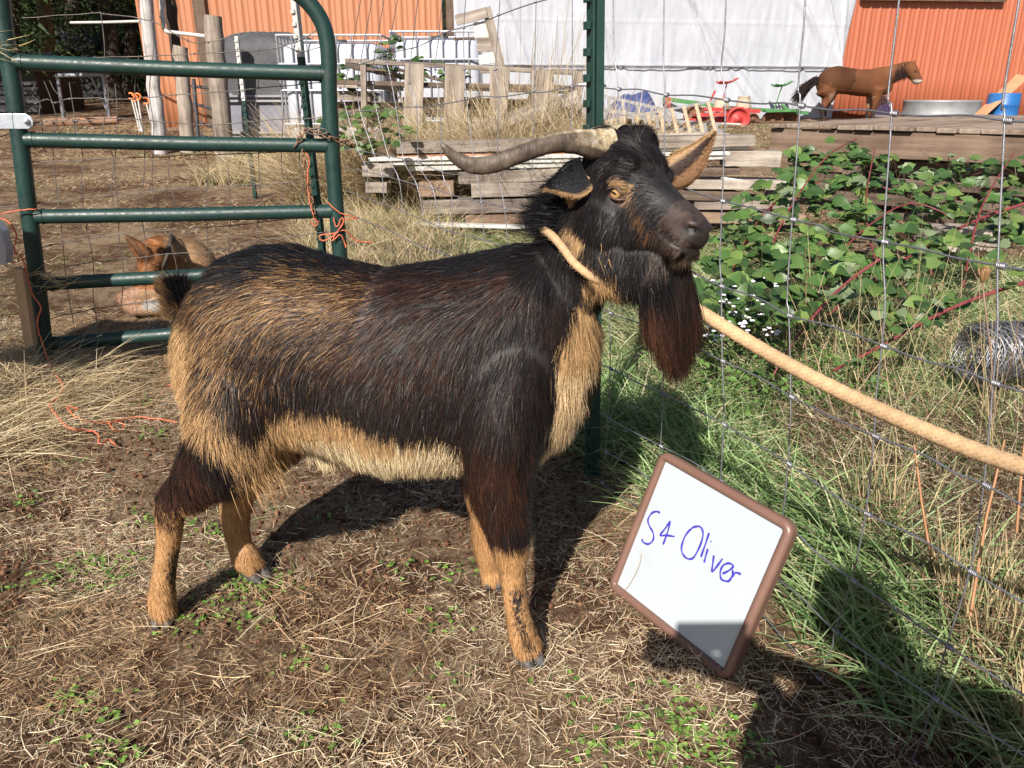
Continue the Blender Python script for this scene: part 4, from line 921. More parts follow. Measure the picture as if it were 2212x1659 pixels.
twine([GG(235, 912), GG(245, 928), GG(262, 930), GG(268, 918), GG(256, 912)], 'twine_loop', 'small open loop of orange twine on the straw', .003)
twine([GG(360, 832), GG(380, 836), GG(400, 836), GG(430, 840)], 'twine_end', 'short end of orange twine beside the rear of the goat', .0034)
twine([GT(708, 436, .05), GT(735, 460, .05), GT(765, 468, .03), GT(772, 472, .02), GT(745, 475, .03), GT(730, 500, .05), GT(712, 515, .05), GT(695, 520, .05), GT(692, 508, .05), GT(720, 505, .05), GT(745, 498, .04), GT(770, 520, .02), GT(806, 524, .0)], 'knotted_twine', 'frayed orange twine knotted round the right gate post', .003)
twine([GT(720, 470, .05), GT(728, 490, .05), GT(738, 470, .05), GT(742, 482, .05), GT(728, 502, .055), GT(718, 520, .05), GT(735, 508, .05), GT(745, 525, .04), GT(748, 535, .04)], 'twine_bow', 'orange twine bow tied on the right gate post', .003)
twine([GT(660, 330, .04), GT(668, 345, .04), GT(664, 400, .04), GT(678, 470, .045), GT(688, 480, .045), GT(680, 488, .045), GT(672, 480, .045)], 'chain_twine', 'orange twine threaded beside the hanging chain', .0026)

# ================================================================ T posts
m_post = paint_mat('green_post_paint', (.012, .046, .036), (.008, .030, .024), rust=True, rough=.5)
m_white = mat_noise('white_paint', [(.42, .41, .38), (.62, .61, .59)], 20, .5, bstr=.2)
def tpost(base, top, name, label, white_from=None, face=(0, -1, 0), s=1.0):
    base = np.array(base, float); top = np.array(top, float); ax = norm(top - base); L = np.linalg.norm(top - base); f = norm(np.array(face) - ax * np.dot(face, ax)); sd_ = np.cross(ax, f)
    root = thing(name, label, 'fence post', 'green steel posts along the fences', loc=base.tolist())
    cut = L if white_from is None else L * white_from
    for (z0, z1, m, nm) in ((0, cut, m_post, 'stem'), (cut, L, m_white, 'white_tip')):
        if z1 - z0 < .01: continue
        mb = MB(); A, B = base + ax * z0, base + ax * z1
        mb.beam(A, B, .034 * s, .005 * s, up=f); mb.beam(A - f * .0175 * s, B - f * .0175 * s, .006 * s, .030 * s, up=f)
        z = z0 + .03
        while z < z1 - .02:                                      # studs on the face
            c = base + ax * z + f * .006 * s
            mb.prism([c - sd_ * .012 * s - ax * .004 * s, c + sd_ * .012 * s - ax * .004 * s, c + sd_ * .012 * s + ax * .012 * s, c - sd_ * .012 * s + ax * .012 * s], f * .007 * s); z += .053 * s
        own(root, mb.build(nm, m, bevel=.0008 * s))
    return root
FN = np.array([.92, .40, 0]); FB = np.array([.26, 2.32, 0]); FDIR = np.array([FPD[0], FPD[1], 0])
# main post: a T section turned so its flange edge shows on the left
tb = PY(1271, 1062, 2.30); tb[2] = -.05; tt = PY(1277, -60, 2.30)
tpost(tb, tt, 't_post', 'tall dark green studded steel post behind the neck of the goat', face=(-.93, -.36, 0), s=1.25)
b2 = GT(744, 700); b2 = PY(700, 560, 3.95); tpost([b2[0], 3.95, 0], PY(632, -10, 3.95), 't_post', 'green steel post with peeling white top just behind the gate', white_from=.84, face=(-.6, -.8, 0))
p = PY(538, 355, 8.2); g_ = float(hground(p[0], 8.2)); tpost([p[0] + .02, 8.2, g_], PY(510, 78, 8.2), 't_post', 'short green steel post with white tip in dry grass beyond gate', white_from=.62, face=(-.4, -.9, 0), s=1.2)

# ================================================================ woven wire fence
fence = thing('wire_fence', 'galvanised woven wire fence running from the gate past the green post to the right', 'fence', loc=(FB - np.array([0, 0, 0])).tolist())
def FT(x, y, off=0.0): return PP(x, y, FB + FN * off, FN)
rows_r = [[(1277, 186), (1335, 193), (1380, 193), (1437, 205), (1500, 206), (1567, 216), (1640, 224), (1690, 222), (1728, 228), (1800, 238), (1860, 237), (1926, 245), (2000, 251), (2090, 249), (2168, 260), (2260, 266)],
          [(1275, 352), (1340, 366), (1430, 385), (1500, 414), (1560, 434), (1620, 448), (1711, 474), (1770, 487), (1800, 502), (1908, 522), (2000, 540), (2060, 556), (2155, 573), (2260, 592)],
          [(1275, 500), (1340, 520), (1435, 552), (1500, 590), (1558, 618), (1640, 645), (1704, 681), (1800, 706), (1905, 746), (2000, 780), (2080, 800), (2145, 826), (2260, 862)],
          [(1275, 655), (1318, 676), (1380, 698), (1432, 722), (1500, 750), (1560, 779), (1640, 815), (1708, 856), (1800, 902), (1888, 941), (2000, 985), (2060, 1020), (2125, 1046), (2260, 1120)],
          [(1275, 778), (1318, 796), (1380, 828), (1432, 850), (1500, 884), (1563, 916), (1640, 962), (1702, 1000), (1790, 1062), (1870, 1108), (1990, 1165), (2095, 1233), (2260, 1330)],
          [(1275, 880), (1313, 903), (1370, 934), (1427, 963), (1500, 1000), (1556, 1038), (1620, 1075), (1690, 1122), (1760, 1190), (1840, 1252), (1940, 1320), (2045, 1394), (2240, 1520)],
          [(1275, 958), (1308, 976), (1370, 1010), (1422, 1050), (1490, 1090), (1545, 1130), (1600, 1180), (1668, 1242), (1730, 1290), (1803, 1362), (1900, 1430), (2015, 1507), (2240, 1650)],
          [(1275, 1020), (1300, 1042), (1370, 1090), (1440, 1140), (1530, 1215), (1600, 1275), (1680, 1365), (1765, 1462), (1860, 1540), (1970, 1643), (2060, 1720)]]
rows_r = [[(1277, 30 - 88), (1335, -90), (1437, -86), (1567, -84), (1735, -80), (1940, -80), (2200, -84), (2300, -84)]] + rows_r
stays_r = [[(1325, -90), (1326, 100), (1335, 193), (1332, 366), (1322, 530), (1318, 676), (1318, 796), (1313, 903), (1308, 976), (1300, 1042)],
           [(1436, -90), (1433, 120), (1437, 205), (1434, 390), (1440, 552), (1432, 722), (1432, 850), (1427, 963), (1422, 1050), (1412, 1120)],
           [(1570, -90), (1566, 60), (1558, 150), (1567, 217), (1560, 434), (1555, 560), (1558, 618), (1560, 779), (1563, 850), (1563, 916), (1556, 1038), (1545, 1130), (1530, 1215)],
           [(1744, -90), (1736, 60), (1724, 190), (1728, 228), (1711, 474), (1700, 640), (1704, 681), (1708, 856), (1706, 930), (1702, 1000), (1690, 1122), (1668, 1242), (1640, 1320)],
           [(1950, -90), (1942, 0), (1918, 210), (1926, 245), (1908, 522), (1912, 650), (1905, 746), (1893, 850), (1888, 941), (1870, 1108), (1840, 1252), (1803, 1362), (1797, 1400), (1765, 1462)],
           [(2216, -90), (2198, 20), (2165, 225), (2170, 260), (2155, 573), (2155, 700), (2145, 826), (2125, 1046), (2095, 1233), (2045, 1394), (2015, 1507), (1996, 1580), (1970, 1643)]]
for i, L_ in enumerate(rows_r):
    P, r = dens_path([FT(x, y) for x, y in L_], [.0019] * len(L_), 4); mw = MB(); mw.tube(P, r, 6); own(fence, mw.build('line_wire', m_wire))
kn = set()
for i, L_ in enumerate(stays_r):
    P, r = dens_path([FT(x, y, -.002) for x, y in L_], [.00175] * len(L_), 4); mw = MB(); mw.tube(P, r, 6); own(fence, mw.build('stay_wire', m_wire))
# hinge-joint knots: short coils where stay meets line
def near_on(L_, x):
    for (a, b) in zip(L_, L_[1:]):
        if a[0] <= x <= b[0]: return a[1] + (b[1] - a[1]) * (x - a[0]) / max(1e-6, b[0] - a[0])
    return None
for S_ in stays_r:
    for L_ in rows_r[1:]:
        best = None
        for (x, y) in S_:
            yy = near_on(L_, x)
            if yy is not None and (best is None or abs(yy - y) < best[2]): best = (x, yy, abs(yy - y))
        if best is None or best[2] > 25: continue
        c = FT(best[0], best[1]); c2 = FT(best[0] + 12, (near_on(L_, best[0] + 12) or best[1])); d_ = norm(c2 - c); mb = MB(); u = norm(np.cross(d_, FN)); v_ = np.cross(d_, u)
        pts = [c + d_ * (.013 * (k / 27.0)) + (u * math.cos(k * 2 * PI / 6.0) + v_ * math.sin(k * 2 * PI / 6.0)) * .0042 for k in range(28)]
        mb.tube(pts, .0016, 5); own(fence, mb.build('wire_knot', m_wire))
# left stretch, from the post back to the gate
LB = np.array([-.83, 3.62, 0]); LD = norm(LB - np.array([.25, 2.36, 0])); LNn = np.array([LD[1], -LD[0], 0])
def LT(x, y): return PP(x, y, np.array([.25, 2.36, 0]), LNn)
rows_l = [[(1272, -60), (1235, -20), (1158, 4), (1110, 20), (1075, 32), (1040, 50), (1000, 60), (955, 75), (905, 100), (845, 112), (812, 128), (770, 140), (735, 150)],
          [(1272, 186), (1235, 188), (1180, 196), (1140, 200), (1080, 208), (1040, 208), (1000, 216), (920, 230), (870, 232), (820, 240), (780, 240), (745, 245)],
          [(1150, 370), (1110, 362), (1075, 360), (1050, 365), (1000, 378), (960, 372), (905, 352), (878, 345), (850, 342), (800, 330), (740, 322)],
          [(1150, 472), (1090, 450), (1050, 438), (1000, 425), (960, 415), (935, 408), (900, 398), (860, 388), (800, 372), (742, 360)],
          [(1120, 545), (1040, 520), (970, 500), (940, 485), (900, 470), (860, 452), (800, 430), (745, 412)],
          [(1000, 560), (900, 525), (850, 500), (800, 480), (745, 455)]]
stays_l = [[(1158, -60), (1158, 4), (1154, 196), (1150, 370)], [(1236, -60), (1236, 188), (1232, 300)], [(1082, -60), (1078, 32), (1070, 150), (1078, 208), (1075, 362), (1090, 450), (1098, 540)],
           [(1010, -60), (1002, 60), (1003, 150), (1008, 214), (1025, 350), (1040, 437), (1045, 520)], [(960, -60), (948, 76), (940, 150), (950, 224), (955, 370), (975, 420), (978, 505)],
           [(910, -60), (890, 104), (884, 180), (900, 230), (905, 352), (935, 408), (950, 490)], [(870, -60), (838, 116), (842, 160), (856, 234), (872, 345), (900, 398), (915, 470)],
           [(840, -60), (808, 128), (806, 180), (814, 240), (840, 340), (862, 388), (870, 460)], [(815, -60), (778, 138), (772, 190), (778, 240), (808, 332), (825, 378), (830, 440)], [(790, -60), (752, 150), (742, 200), (750, 245), (775, 326), (792, 368), (795, 425)]]
rs = np.random.default_rng(12)
for L_ in rows_l:
    P, r = dens_path([LT(x, y + rs.normal(0, 1.5)) for x, y in L_], [.0019] * len(L_), 4); mw = MB(); mw.tube(P, r, 6)
    own(fence, mw.build('line_wire', m_wire))
for L_ in stays_l:
    P, r = dens_path([LT(x, y) for x, y in L_], [.0017] * len(L_), 4); mw = MB(); mw.tube(P, r, 6)
    for x, y in L_[1:-1]: mw.ball(LT(x, y), .005, 4, sc_=(1.3, 1.3, .8))
    own(fence, mw.build('stay_wire', m_wire))
cl = MB(); c = LT(1275, 186); cl.tube([c + np.array([-.035, -.03, .004]), c + np.array([0, -.036, .004]), c + np.array([.04, -.03, .002]), c + np.array([.045, -.01, .0]), c + np.array([.02, .03, 0])], .0022, 6); own(fence, cl.build('wire_clip', m_galv))

# ================================================================ whiteboard
def board():
    bl = G(1322, 1262); brc = G(1572, 1478); bl[2] += .035; brc[2] += .012
    # corners in the photo: top (1432,985) right (1710,1130) bottom (1572,1465) left (1325,1262); leaning against the wire
    Ltop = PP(1432, 985, FB - FN * .012, FN); Rt = PP(1716, 1132, FB - FN * .03, FN)
    e1 = norm(Rt - Ltop); w_ = .305
    # choose a board plane through the two upper corners and the two lower ones as nearly as a rectangle allows
    Bl = bl; Br = brc
    c = (Ltop + Rt + Bl + Br) / 4; ex = norm((Rt - Ltop) + (Br - Bl)); ey = (Ltop - Bl) + (Rt - Br); ey = norm(ey - ex * ey.dot(ex)); n_ = np.cross(ex, ey)
    hw = (np.linalg.norm(Rt - Ltop) + np.linalg.norm(Br - Bl)) / 4; hh = (np.linalg.norm(Ltop - Bl) + np.linalg.norm(Rt - Br)) / 4
    K = [np.array(q) for q in ((.371, 1.719, .386), (.594, 1.403, .362), (.47, 1.343, .005), (.247, 1.659, .03))]; c = sum(K) / 4; ex = norm(K[1] - K[0]); ey = norm(K[0] - K[3]); n_ = np.cross(ex, ey); return c, ex, ey, n_, .194, .191
BC, BX, BY, BN, BW, BH = board()
if BN[0] > 0: BN = -BN
print('BOARD', BC, BW, BH, [project(BC + BX * a * BW + BY * b * BH).round() for a, b in ((-1, 1), (1, 1), (1, -1), (-1, -1))])
wb = thing('whiteboard', 'small brown framed whiteboard with blue handwriting leaning on the wire fence', 'whiteboard', loc=BC.tolist())
def bp(u, v, h=0): return BC + BX * u + BY * v + BN * h
m_frame = mat_noise('brown_plastic_frame', [(.155, .085, .065), (.19, .105, .08)], 12, .38, bstr=.08)
mp_, t, b = newmat('white_panel'); v = coords(t); f = noise(t, v, 9, 5, .6)
t.links.new(ramp(t, f, [(.25, (.38, .43, .47)), (.45, (.42, .465, .505)), (.8, (.43, .475, .515))]), b.inputs['Base Color']); b.inputs['Roughness'].default_value = .28; b.inputs['Coat Weight'].default_value = .3
m_ink = mat_noise('blue_marker_ink', [(.035, .03, .34), (.06, .05, .46)], 120, .4, bstr=0)
# frame: one mitred ring with rounded corners and a soft profile
prof = [(-.022, .0), (-.0225, .006), (-.018, .0115), (-.010, .0135), (-.004, .012), (-.001, .0075), (.0, .003)]   # (outwards is negative)
def outline(off):
    rr = .020 + max(0, -off - .0) * 1.0; W_ = BW - .022 - off; H_ = BH - .022 - off; rr = max(.003, .004 + (-off) * 1.1); pts = []
    for (cx, cy, a0) in ((W_ - rr, H_ - rr, 0), (-W_ + rr, H_ - rr, PI / 2), (-W_ + rr, -H_ + rr, PI), (W_ - rr, -H_ + rr, 1.5 * PI)):
        for k in range(7): a = a0 + PI / 2 * k / 6; pts.append((cx + rr * math.cos(a), cy + rr * math.sin(a)))
    return pts
mb = MB(); rings = [[bp(u, v_, h) for (u, v_) in outline(o_)] for (o_, h) in [(-.020, -.020)] + prof]; n = 28
V = [p for rg in rings for p in rg]; F = [(i * n + k, i * n + (k + 1) % n, (i + 1) * n + (k + 1) % n, (i + 1) * n + k) for i in range(len(rings) - 1) for k in range(n)]
mb.add(V, F, 0, True); mb.add(rings[0], [tuple(range(n))], 0); own(wb, mb.build('frame', m_frame))
pb = MB(); ol = outline(0.0); pb.prism([bp(u, v_, -.004) for (u, v_) in ol], BN * .0065); own(wb, pb.build('panel', mp_))
# handwriting: strokes taken as outlines on the panel surface
def bpx(x, y):
    p = PP(x, y, BC + BN * .0033, BN); return p
def c7(x, y): return ((1400 + x / 1.8964) * .8848, (1000 + y / 1.8964) * .8848)
strokes = [[(400, 478), (385, 472), (362, 480), (345, 510), (352, 540), (368, 568), (370, 600), (350, 622), (325, 616), (317, 600)],
           [(446, 520), (425, 550), (402, 582), (430, 582), (468, 588)], [(448, 515), (438, 560), (415, 625)],
           [(540, 555), (515, 590), (500, 640), (510, 675), (535, 692), (560, 680), (590, 620), (600, 570), (585, 542), (555, 545), (538, 560)],
           [(628, 570), (612, 620), (590, 682)], [(622, 645), (612, 680), (605, 708)], [(636, 608), (638, 612)],
           [(650, 675), (645, 715), (642, 750), (665, 725), (690, 690)],
           [(690, 760), (720, 745), (740, 725), (722, 712), (695, 720), (680, 750), (685, 785), (712, 795), (726, 790)],
           [(738, 742), (735, 770), (722, 792)], [(735, 775), (750, 755), (775, 762)]]
tw = MB()
for s_ in strokes:
    P, r = dens_path([bpx(*c7(x, y)) for x, y in s_], [.0024] * len(s_), 5); r = r * (1 + .2 * np.sin(np.arange(len(r)) * .9)); tw.tube(P, r, 8, flat=.12, up=BN)
own(wb, tw.build('handwriting', m_ink))
st = MB(); P, r = dens_path([bpx(*c7(x, y)) + BN * .004 for x, y in ((245, 835), (270, 800), (300, 745), (315, 700), (318, 668))], [.0009] * 5, 4); st.tube(P, r, 5)
one(recentre(st.build('dry_stalk', mat_noise('dry_stem', [(.25, .2, .12), (.4, .33, .2)], 30, .8))), 'thin dry stalk lying over the lower left of the whiteboard', 'stalk')

# ================================================================ the photographer, who casts the shadow at lower right
def person():
    root = thing('person', 'person in jacket and jeans holding up a phone, shadow falling beside the whiteboard', 'person', loc=(.30, -.42, 0))
    def skin(name, pts, edges, rad, mat, parent=root):
        me = bpy.data.meshes.new(name); me.from_pydata([tuple(p) for p in pts], edges, []); o = bpy.data.objects.new(name, me); C.objects.link(o); o.modifiers.new('skin', 'SKIN')
        for v_, r__ in zip(me.skin_vertices[0].data, rad): v_.radius = (r__[0], r__[1]) if isinstance(r__, tuple) else (r__, r__)
        me.skin_vertices[0].data[0].use_root = True; s_ = o.modifiers.new('sub', 'SUBSURF'); s_.levels = s_.render_levels = 2; me.materials.append(mat); own(parent, o); return o
    m_sk = mat_noise('skin', [(.42, .25, .18), (.5, .31, .23)], 20, .6); m_jk = mat_noise('jacket_cloth', [(.05, .07, .10), (.08, .10, .14)], 60, .9); m_jn = mat_noise('denim', [(.06, .08, .14), (.10, .13, .20)], 80, .9); m_hr = mat_noise('hair', [(.05, .03, .02), (.1, .06, .04)], 90, .6)
    x, y = .30, -.42
    B = [(x, y, .88), (x, y, 1.05), (x, y, 1.22), (x, y + .02, 1.33), (x, y + .03, 1.40), (x - .05, y + .06, 1.47), (x - .08, y + .09, 1.56),
         (x - .17, y + .02, 1.29), (x - .25, y + .14, 1.10), (x - .17, y + .33, 1.13), (x + .17, y + .02, 1.29), (x + .24, y + .12, 1.05), (x + .02, y + .34, 1.10),
         (x - .09, y, .80), (x - .10, y + .02, .45), (x - .10, y, .08), (x - .11, y + .14, .04), (x + .09, y, .80), (x + .10, y + .02, .45), (x + .11, y, .08), (x + .13, y + .14, .04)]
    Ed = [(0, 1), (1, 2), (2, 3), (3, 4), (4, 5), (5, 6), (3, 7), (7, 8), (8, 9), (3, 10), (10, 11), (11, 12), (0, 13), (13, 14), (14, 15), (15, 16), (0, 17), (17, 18), (18, 19), (19, 20)]
    skin('body', B, Ed, [.14, (.15, .11), (.17, .12), (.13, .09), .055, (.078, .09), (.07, .08), .065, .05, .034, .065, .05, .034, .10, .07, .045, .045, .10, .07, .045, .045], m_sk)
    J = [(x, y, .86), (x, y, 1.05), (x, y, 1.22), (x, y + .02, 1.33), (x - .17, y + .02, 1.29), (x - .25, y + .14, 1.10), (x - .18, y + .28, 1.12), (x + .17, y + .02, 1.29), (x + .24, y + .12, 1.05), (x + .06, y + .30, 1.09)]
    skin('jacket', J, [(0, 1), (1, 2), (2, 3), (3, 4), (4, 5), (5, 6), (3, 7), (7, 8), (8, 9)], [.165, (.175, .13), (.185, .14), (.13, .10), .078, .064, .048, .078, .064, .048], m_jk)
    skin('jeans', [(x, y, .92), (x - .09, y, .80), (x - .10, y + .02, .45), (x - .10, y, .12), (x + .09, y, .80), (x + .10, y + .02, .45), (x + .11, y, .12)], [(0, 1), (1, 2), (2, 3), (0, 4), (4, 5), (5, 6)], [.16, .115, .085, .065, .115, .085, .065], m_jn)
    h = MB(); h.ball((x - .08, y + .055, 1.545), .105, 10, sc_=(.82, .95, 1.05)); own(root, h.build('hair', m_hr))
    f = MB(); f.tube([(x - .08, y + .165, 1.53), (x - .08, y + .19, 1.50), (x - .08, y + .165, 1.49)], [.008, .014, .01], 8)
    for s_ in (-1, 1): f.ball((x - .08 + .03 * s_, y + .158, 1.525), .011, 6)
    own(root, f.build('face_detail', m_sk))
    for (wx, wy, wz, tx) in ((x - .17, y + .33, 1.13, .075), (x + .02, y + .34, 1.10, -.075)):
        hbm = MB(); base = np.array([wx, wy, wz]); tgt = np.array([-.0 + (.085 if wx > .3 else .082) * (1 if wx > .3 else 1), -.03, 1.20])
        tgt = np.array([.085 if wx > .2 else -.085, -.035, 1.17]); d_ = norm(tgt - base); hbm.tube([base, base + d_ * .05, tgt - d_ * .01], [.03, .036, .032], 10, flat=.6)
        for k in range(5):
            o_ = np.array([0, 0, .018 * (k - 2)]); q = tgt + o_; hbm.tube([q - d_ * .02, q + d_ * .03 + np.array([0, -.01, 0]), q + d_ * .05 + np.array([-.01, .012, 0])], [.010, .009, .007], 8)
        own(root, hbm.build('hand', m_sk))
    ph = MB(); ph.box((.0, -.020, 1.20), (.158, .009, .078)); p_ = ph.build('phone', mat_noise('phone_case', [(.03, .03, .035), (.05, .05, .055)], 20, .4), bevel=.003)
    tag(recentre(p_), 'dark mobile phone held up sideways by the photographer', 'phone')
person()
# ================================================================ barn
WB0 = G(330, 276)[:2]; WB1 = PY(1812, 252, 18.8)[:2]; WD = norm(WB1 - WB0); WN = np.array([WD[1], -WD[0]])      # WN points to the viewer
WD3 = np.array([*WD, 0]); WN3 = np.array([*WN, 0])
def WT_(x, y, off=0.0): return PP(x, y, np.array([*WB0, 0]) + WN3 * off, WN3)
def wall_s(x, off=0.0): return float((WT_(x, 200, off)[:2] - WB0) @ WD)
def ribbed(s0, s1, z0, z1, name, mat, pitch=.235, flip=False):
    s_ = []; o = []
    s = s0
    while s < s1:
        for ds, h in ((0, .0), (.018, .022), (.048, .022), (.066, .0), (.13, .0), (.138, .006), (.156, .006), (.164, 0)): s_.append(s + ds * pitch / .235); o.append(h)
        s += pitch
    s_.append(s); o.append(0); s_ = np.array(s_); o = np.array(o); m = len(s_); k = s_ <= s1 + .001; s_, o = s_[k], o[k]; m = len(s_)
    zs = np.linspace(z0, z1, 5); V = []
    for z in zs: V.append(np.concatenate([WB0[None] + WD[None] * s_[:, None] + WN[None] * o[:, None], np.full((m, 1), z)], 1))
    i = (np.arange(4)[:, None] * m + np.arange(m - 1)[None]).ravel(); Q = np.stack([i, i + 1, i + m + 1, i + m], 1)
    o_ = mesh_np(name, np.concatenate(V), Q, mat); so = o_.modifiers.new('thick', 'SOLIDIFY'); so.thickness = .01; so.offset = -1 if not flip else 1; return o_
def metal_paint(name, c0, c1, rough=.45):
    m, t, b = newmat(name); v = coords(t, (1, 1, .15)); f = noise(t, v, 1.1, 5); v2 = coords(t, (6, 6, .4)); f2 = noise(t, v2, 3, 4)
    ad = N(t, 'ShaderNodeMath', operation='MULTIPLY_ADD', i_1=.5); h = N(t, 'ShaderNodeMath', operation='MULTIPLY', i_1=.5); t.links.new(f2, h.inputs[0]); t.links.new(f, ad.inputs[0]); t.links.new(h.outputs[0], ad.inputs[2])
    t.links.new(ramp(t, ad.outputs[0], [(.3, c0), (.7, c1)]), b.inputs['Base Color']); b.inputs['Roughness'].default_value = rough; bump(t, b, f, .15, .02); return m
m_or1 = metal_paint('orange_siding', (.38, .150, .075), (.45, .195, .105)); m_or2 = metal_paint('red_orange_siding', (.37, .105, .055), (.43, .135, .072))
barn = thing('barn', 'orange ribbed metal barn wall along the back of the yard', 'barn', loc=[*WB0, .5])
sL, sM, sR0, sE = wall_s(322), wall_s(966), wall_s(1800), wall_s(1812) + 9
own(barn, ribbed(sL, sM, .15, 5.5, 'siding', m_or1), ribbed(wall_s(1770), sE, .3, 5.5, 'siding', m_or2))
m_brown = mat_wood('brown_timber', [(.05, .033, .025), (.11, .075, .055), (.17, .12, .09)], 'Z')
mb = MB()
for s in (sM + .12,): mb.beam([*(WB0 + WD * s + WN * .06), .2], [*(WB0 + WD * s + WN * .06), 5.5], .20, .12, up=WN3, nseg=8, wob=.05)
own(barn, mb.build('corner_post', m_brown))
mb = MB(); A = WT_(1862, -8, .12); B = WT_(2172, -4, .12); mb.beam(A, B, .10, .16); own(barn, mb.build('dark_strip', m_brown))  # dark strip standing in for the dark opening at the wall top
mb = MB(); A = WB0 + WD * (sM + .3); mb.beam([*(WB0 + WD * (sM + .2) - WN * .06), 2.8], [*(WB0 + WD * (sR0 + .1) - WN * .06), 2.8], .05, 5.5); own(barn, mb.build('back_wall', mat_noise('brown_plywood', [(.28, .2, .12), (.4, .3, .2)], 3, .8)))  # back wall in mottled brown plywood
mb = MB(); s = wall_s(455); A = [*(WB0 + WD * s + WN * .05), .3]; mb.beam([*(WB0 + WD * s + WN * .06), .3], [*(WB0 + WD * s + WN * .06), 5.5], .22, .10, up=WN3); own(barn, mb.build('door_trim', m_brown))
mb = MB(); s = wall_s(395); mb.beam([*(WB0 + WD * (s) + WN * .05), .3], [*(WB0 + WD * (s) + WN * .05), 5.5], .12, .05, up=WN3); own(barn, mb.build('door_trim', m_or1))
# the side wall runs back from the left corner, roof above the frame
mb = MB(); P0 = WB0 + WD * (sL); mb.prism([[*P0, .3], [*(P0 - WN * 9), .3], [*(P0 - WN * 9), 5.5], [*P0, 5.5]], WD3 * .08); own(barn, mb.build('side_wall', m_or1))
mb = MB(); a = [*(P0 + WN * .6 - WD * .4), 5.45]; b_ = [*(WB0 + WD * sE + WN * .6), 5.45]; mb.prism([a, b_, [*(WB0 + WD * sE - WN * 5), 7.0], [*(P0 - WD * .4 - WN * 5), 7.0]], [0, 0, .06]); own(barn, mb.build('roof', mat_noise('roof_metal', [(.3, .3, .3), (.4, .4, .4)], 2, .5, metal=.5)))

# ---- white sheeting hung over the open bay
def tarp():
    s0, s1 = wall_s(984, .12), wall_s(1826, .12); ns, nz = 260, 200; z0 = float(hground(0, 18)) + .02; z1 = 5.3
    S, Z = np.meshgrid(np.linspace(s0, s1, ns), np.linspace(z0, z1, nz)); zs = WT_(1400, 142, .12)[2]
    p = np.stack([S.ravel(), Z.ravel()], 1); u = (S - s0) / (s1 - s0)
    D = .05 * (vnoise(p, .8, 1) - .5) + .05 * (vnoise(p @ np.array([[.9, .5], [1.6, .9]]).T * 1.2, 1, 2) - .5) + .02 * (vnoise(p * np.array([9, 2.2]), 1, 3) - .5); D = D.reshape(S.shape)
    # drag folds fanning down and sideways from the fixing points
    for (cx, cz, ang, w_) in ((.10, 3.4, 1.2, .05), (.28, 3.5, 1.0, .045), (.33, 3.3, 1.35, .03), (.52, 3.5, .8, .06), (.56, 3.2, 1.2, .03), (.60, 2.4, 1.1, .03), (.78, 3.6, .75, .07), (.84, 3.3, 1.0, .05), (.90, 3.5, 1.1, .04), (.38, 1.9, 1.0, .03), (.66, 2.0, .9, .035), (.86, 2.0, .9, .03), (.97, 3.2, 1.4, .05)):
        X0 = s0 + cx * (s1 - s0); q = (S - X0) * math.sin(ang) + (Z - cz) * -math.cos(ang) * -1; al = -(S - X0) * math.cos(ang) + (cz - Z) * math.sin(ang)
        D += .048 * np.exp(-(q / w_) ** 2) * np.exp(-((al - .4) / .9) ** 2) * (1 + .3 * np.sin(al * 7))
    pan = .9; grid = .005 * (np.abs(((S - s0) / 1.05) % 1 - .5) > .47)       # creases where it was folded
    D += grid + .004 * (np.abs(((Z - zs) / .85) % 1 - .5) > .46)
    D += np.where(Z < zs, -.05 * np.clip((zs - Z) / .05, 0, 1), 0) + np.where(Z < zs, .05 * np.clip((zs - Z) / 1.1, 0, 1) ** 2, 0)
    edge = s1 - .0 - .10 * np.clip((3 - Z) / 2, 0, 1); S2 = np.minimum(S, edge) if False else S - (u ** 8) * .12 * np.clip((3.4 - Z), 0, 2)
    V = np.stack([WB0[0] + WD[0] * S2 + WN[0] * (.12 + D), WB0[1] + WD[1] * S2 + WN[1] * (.12 + D), Z], -1).reshape(-1, 3)
    i = (np.arange(nz - 1)[:, None] * ns + np.arange(ns - 1)[None]).ravel()
    m, t, b = newmat('white_sheeting'); v = coords(t); t.links.new(ramp(t, noise(t, v, 1.2, 4), [(.3, (.375, .39, .44)), (.7, (.44, .455, .505))]), b.inputs['Base Color']); b.inputs['Roughness'].default_value = .45
    bump(t, b, noise(t, coords(t, (1.2, 1.2, .5)), 7, 6, .65), .35, .04)
    o = mesh_np('white_sheeting', V, np.stack([i, i + 1, i + ns + 1, i + ns], 1), m, smooth=True); so = o.modifiers.new('thick', 'SOLIDIFY'); so.thickness = .004
    one(recentre(o), 'wrinkled white plastic sheeting hung over the open bay of the barn', 'sheeting')
    mb = MB(); pts = [[*(WB0 + WD * (s0 + (s1 - s0 - .15) * k / 30) + WN * (.165 + .01 * math.sin(k))), zs + .006 * math.sin(k * 1.7)] for k in range(31)]; mb.tube(pts, .012, 6)
    one(recentre(mb.build('sheeting_cord', mat_noise('grey_cord', [(.25, .25, .27), (.35, .35, .37)], 20, .7))), 'thin grey cord pulled tight across the white sheeting', 'cord')
tarp()
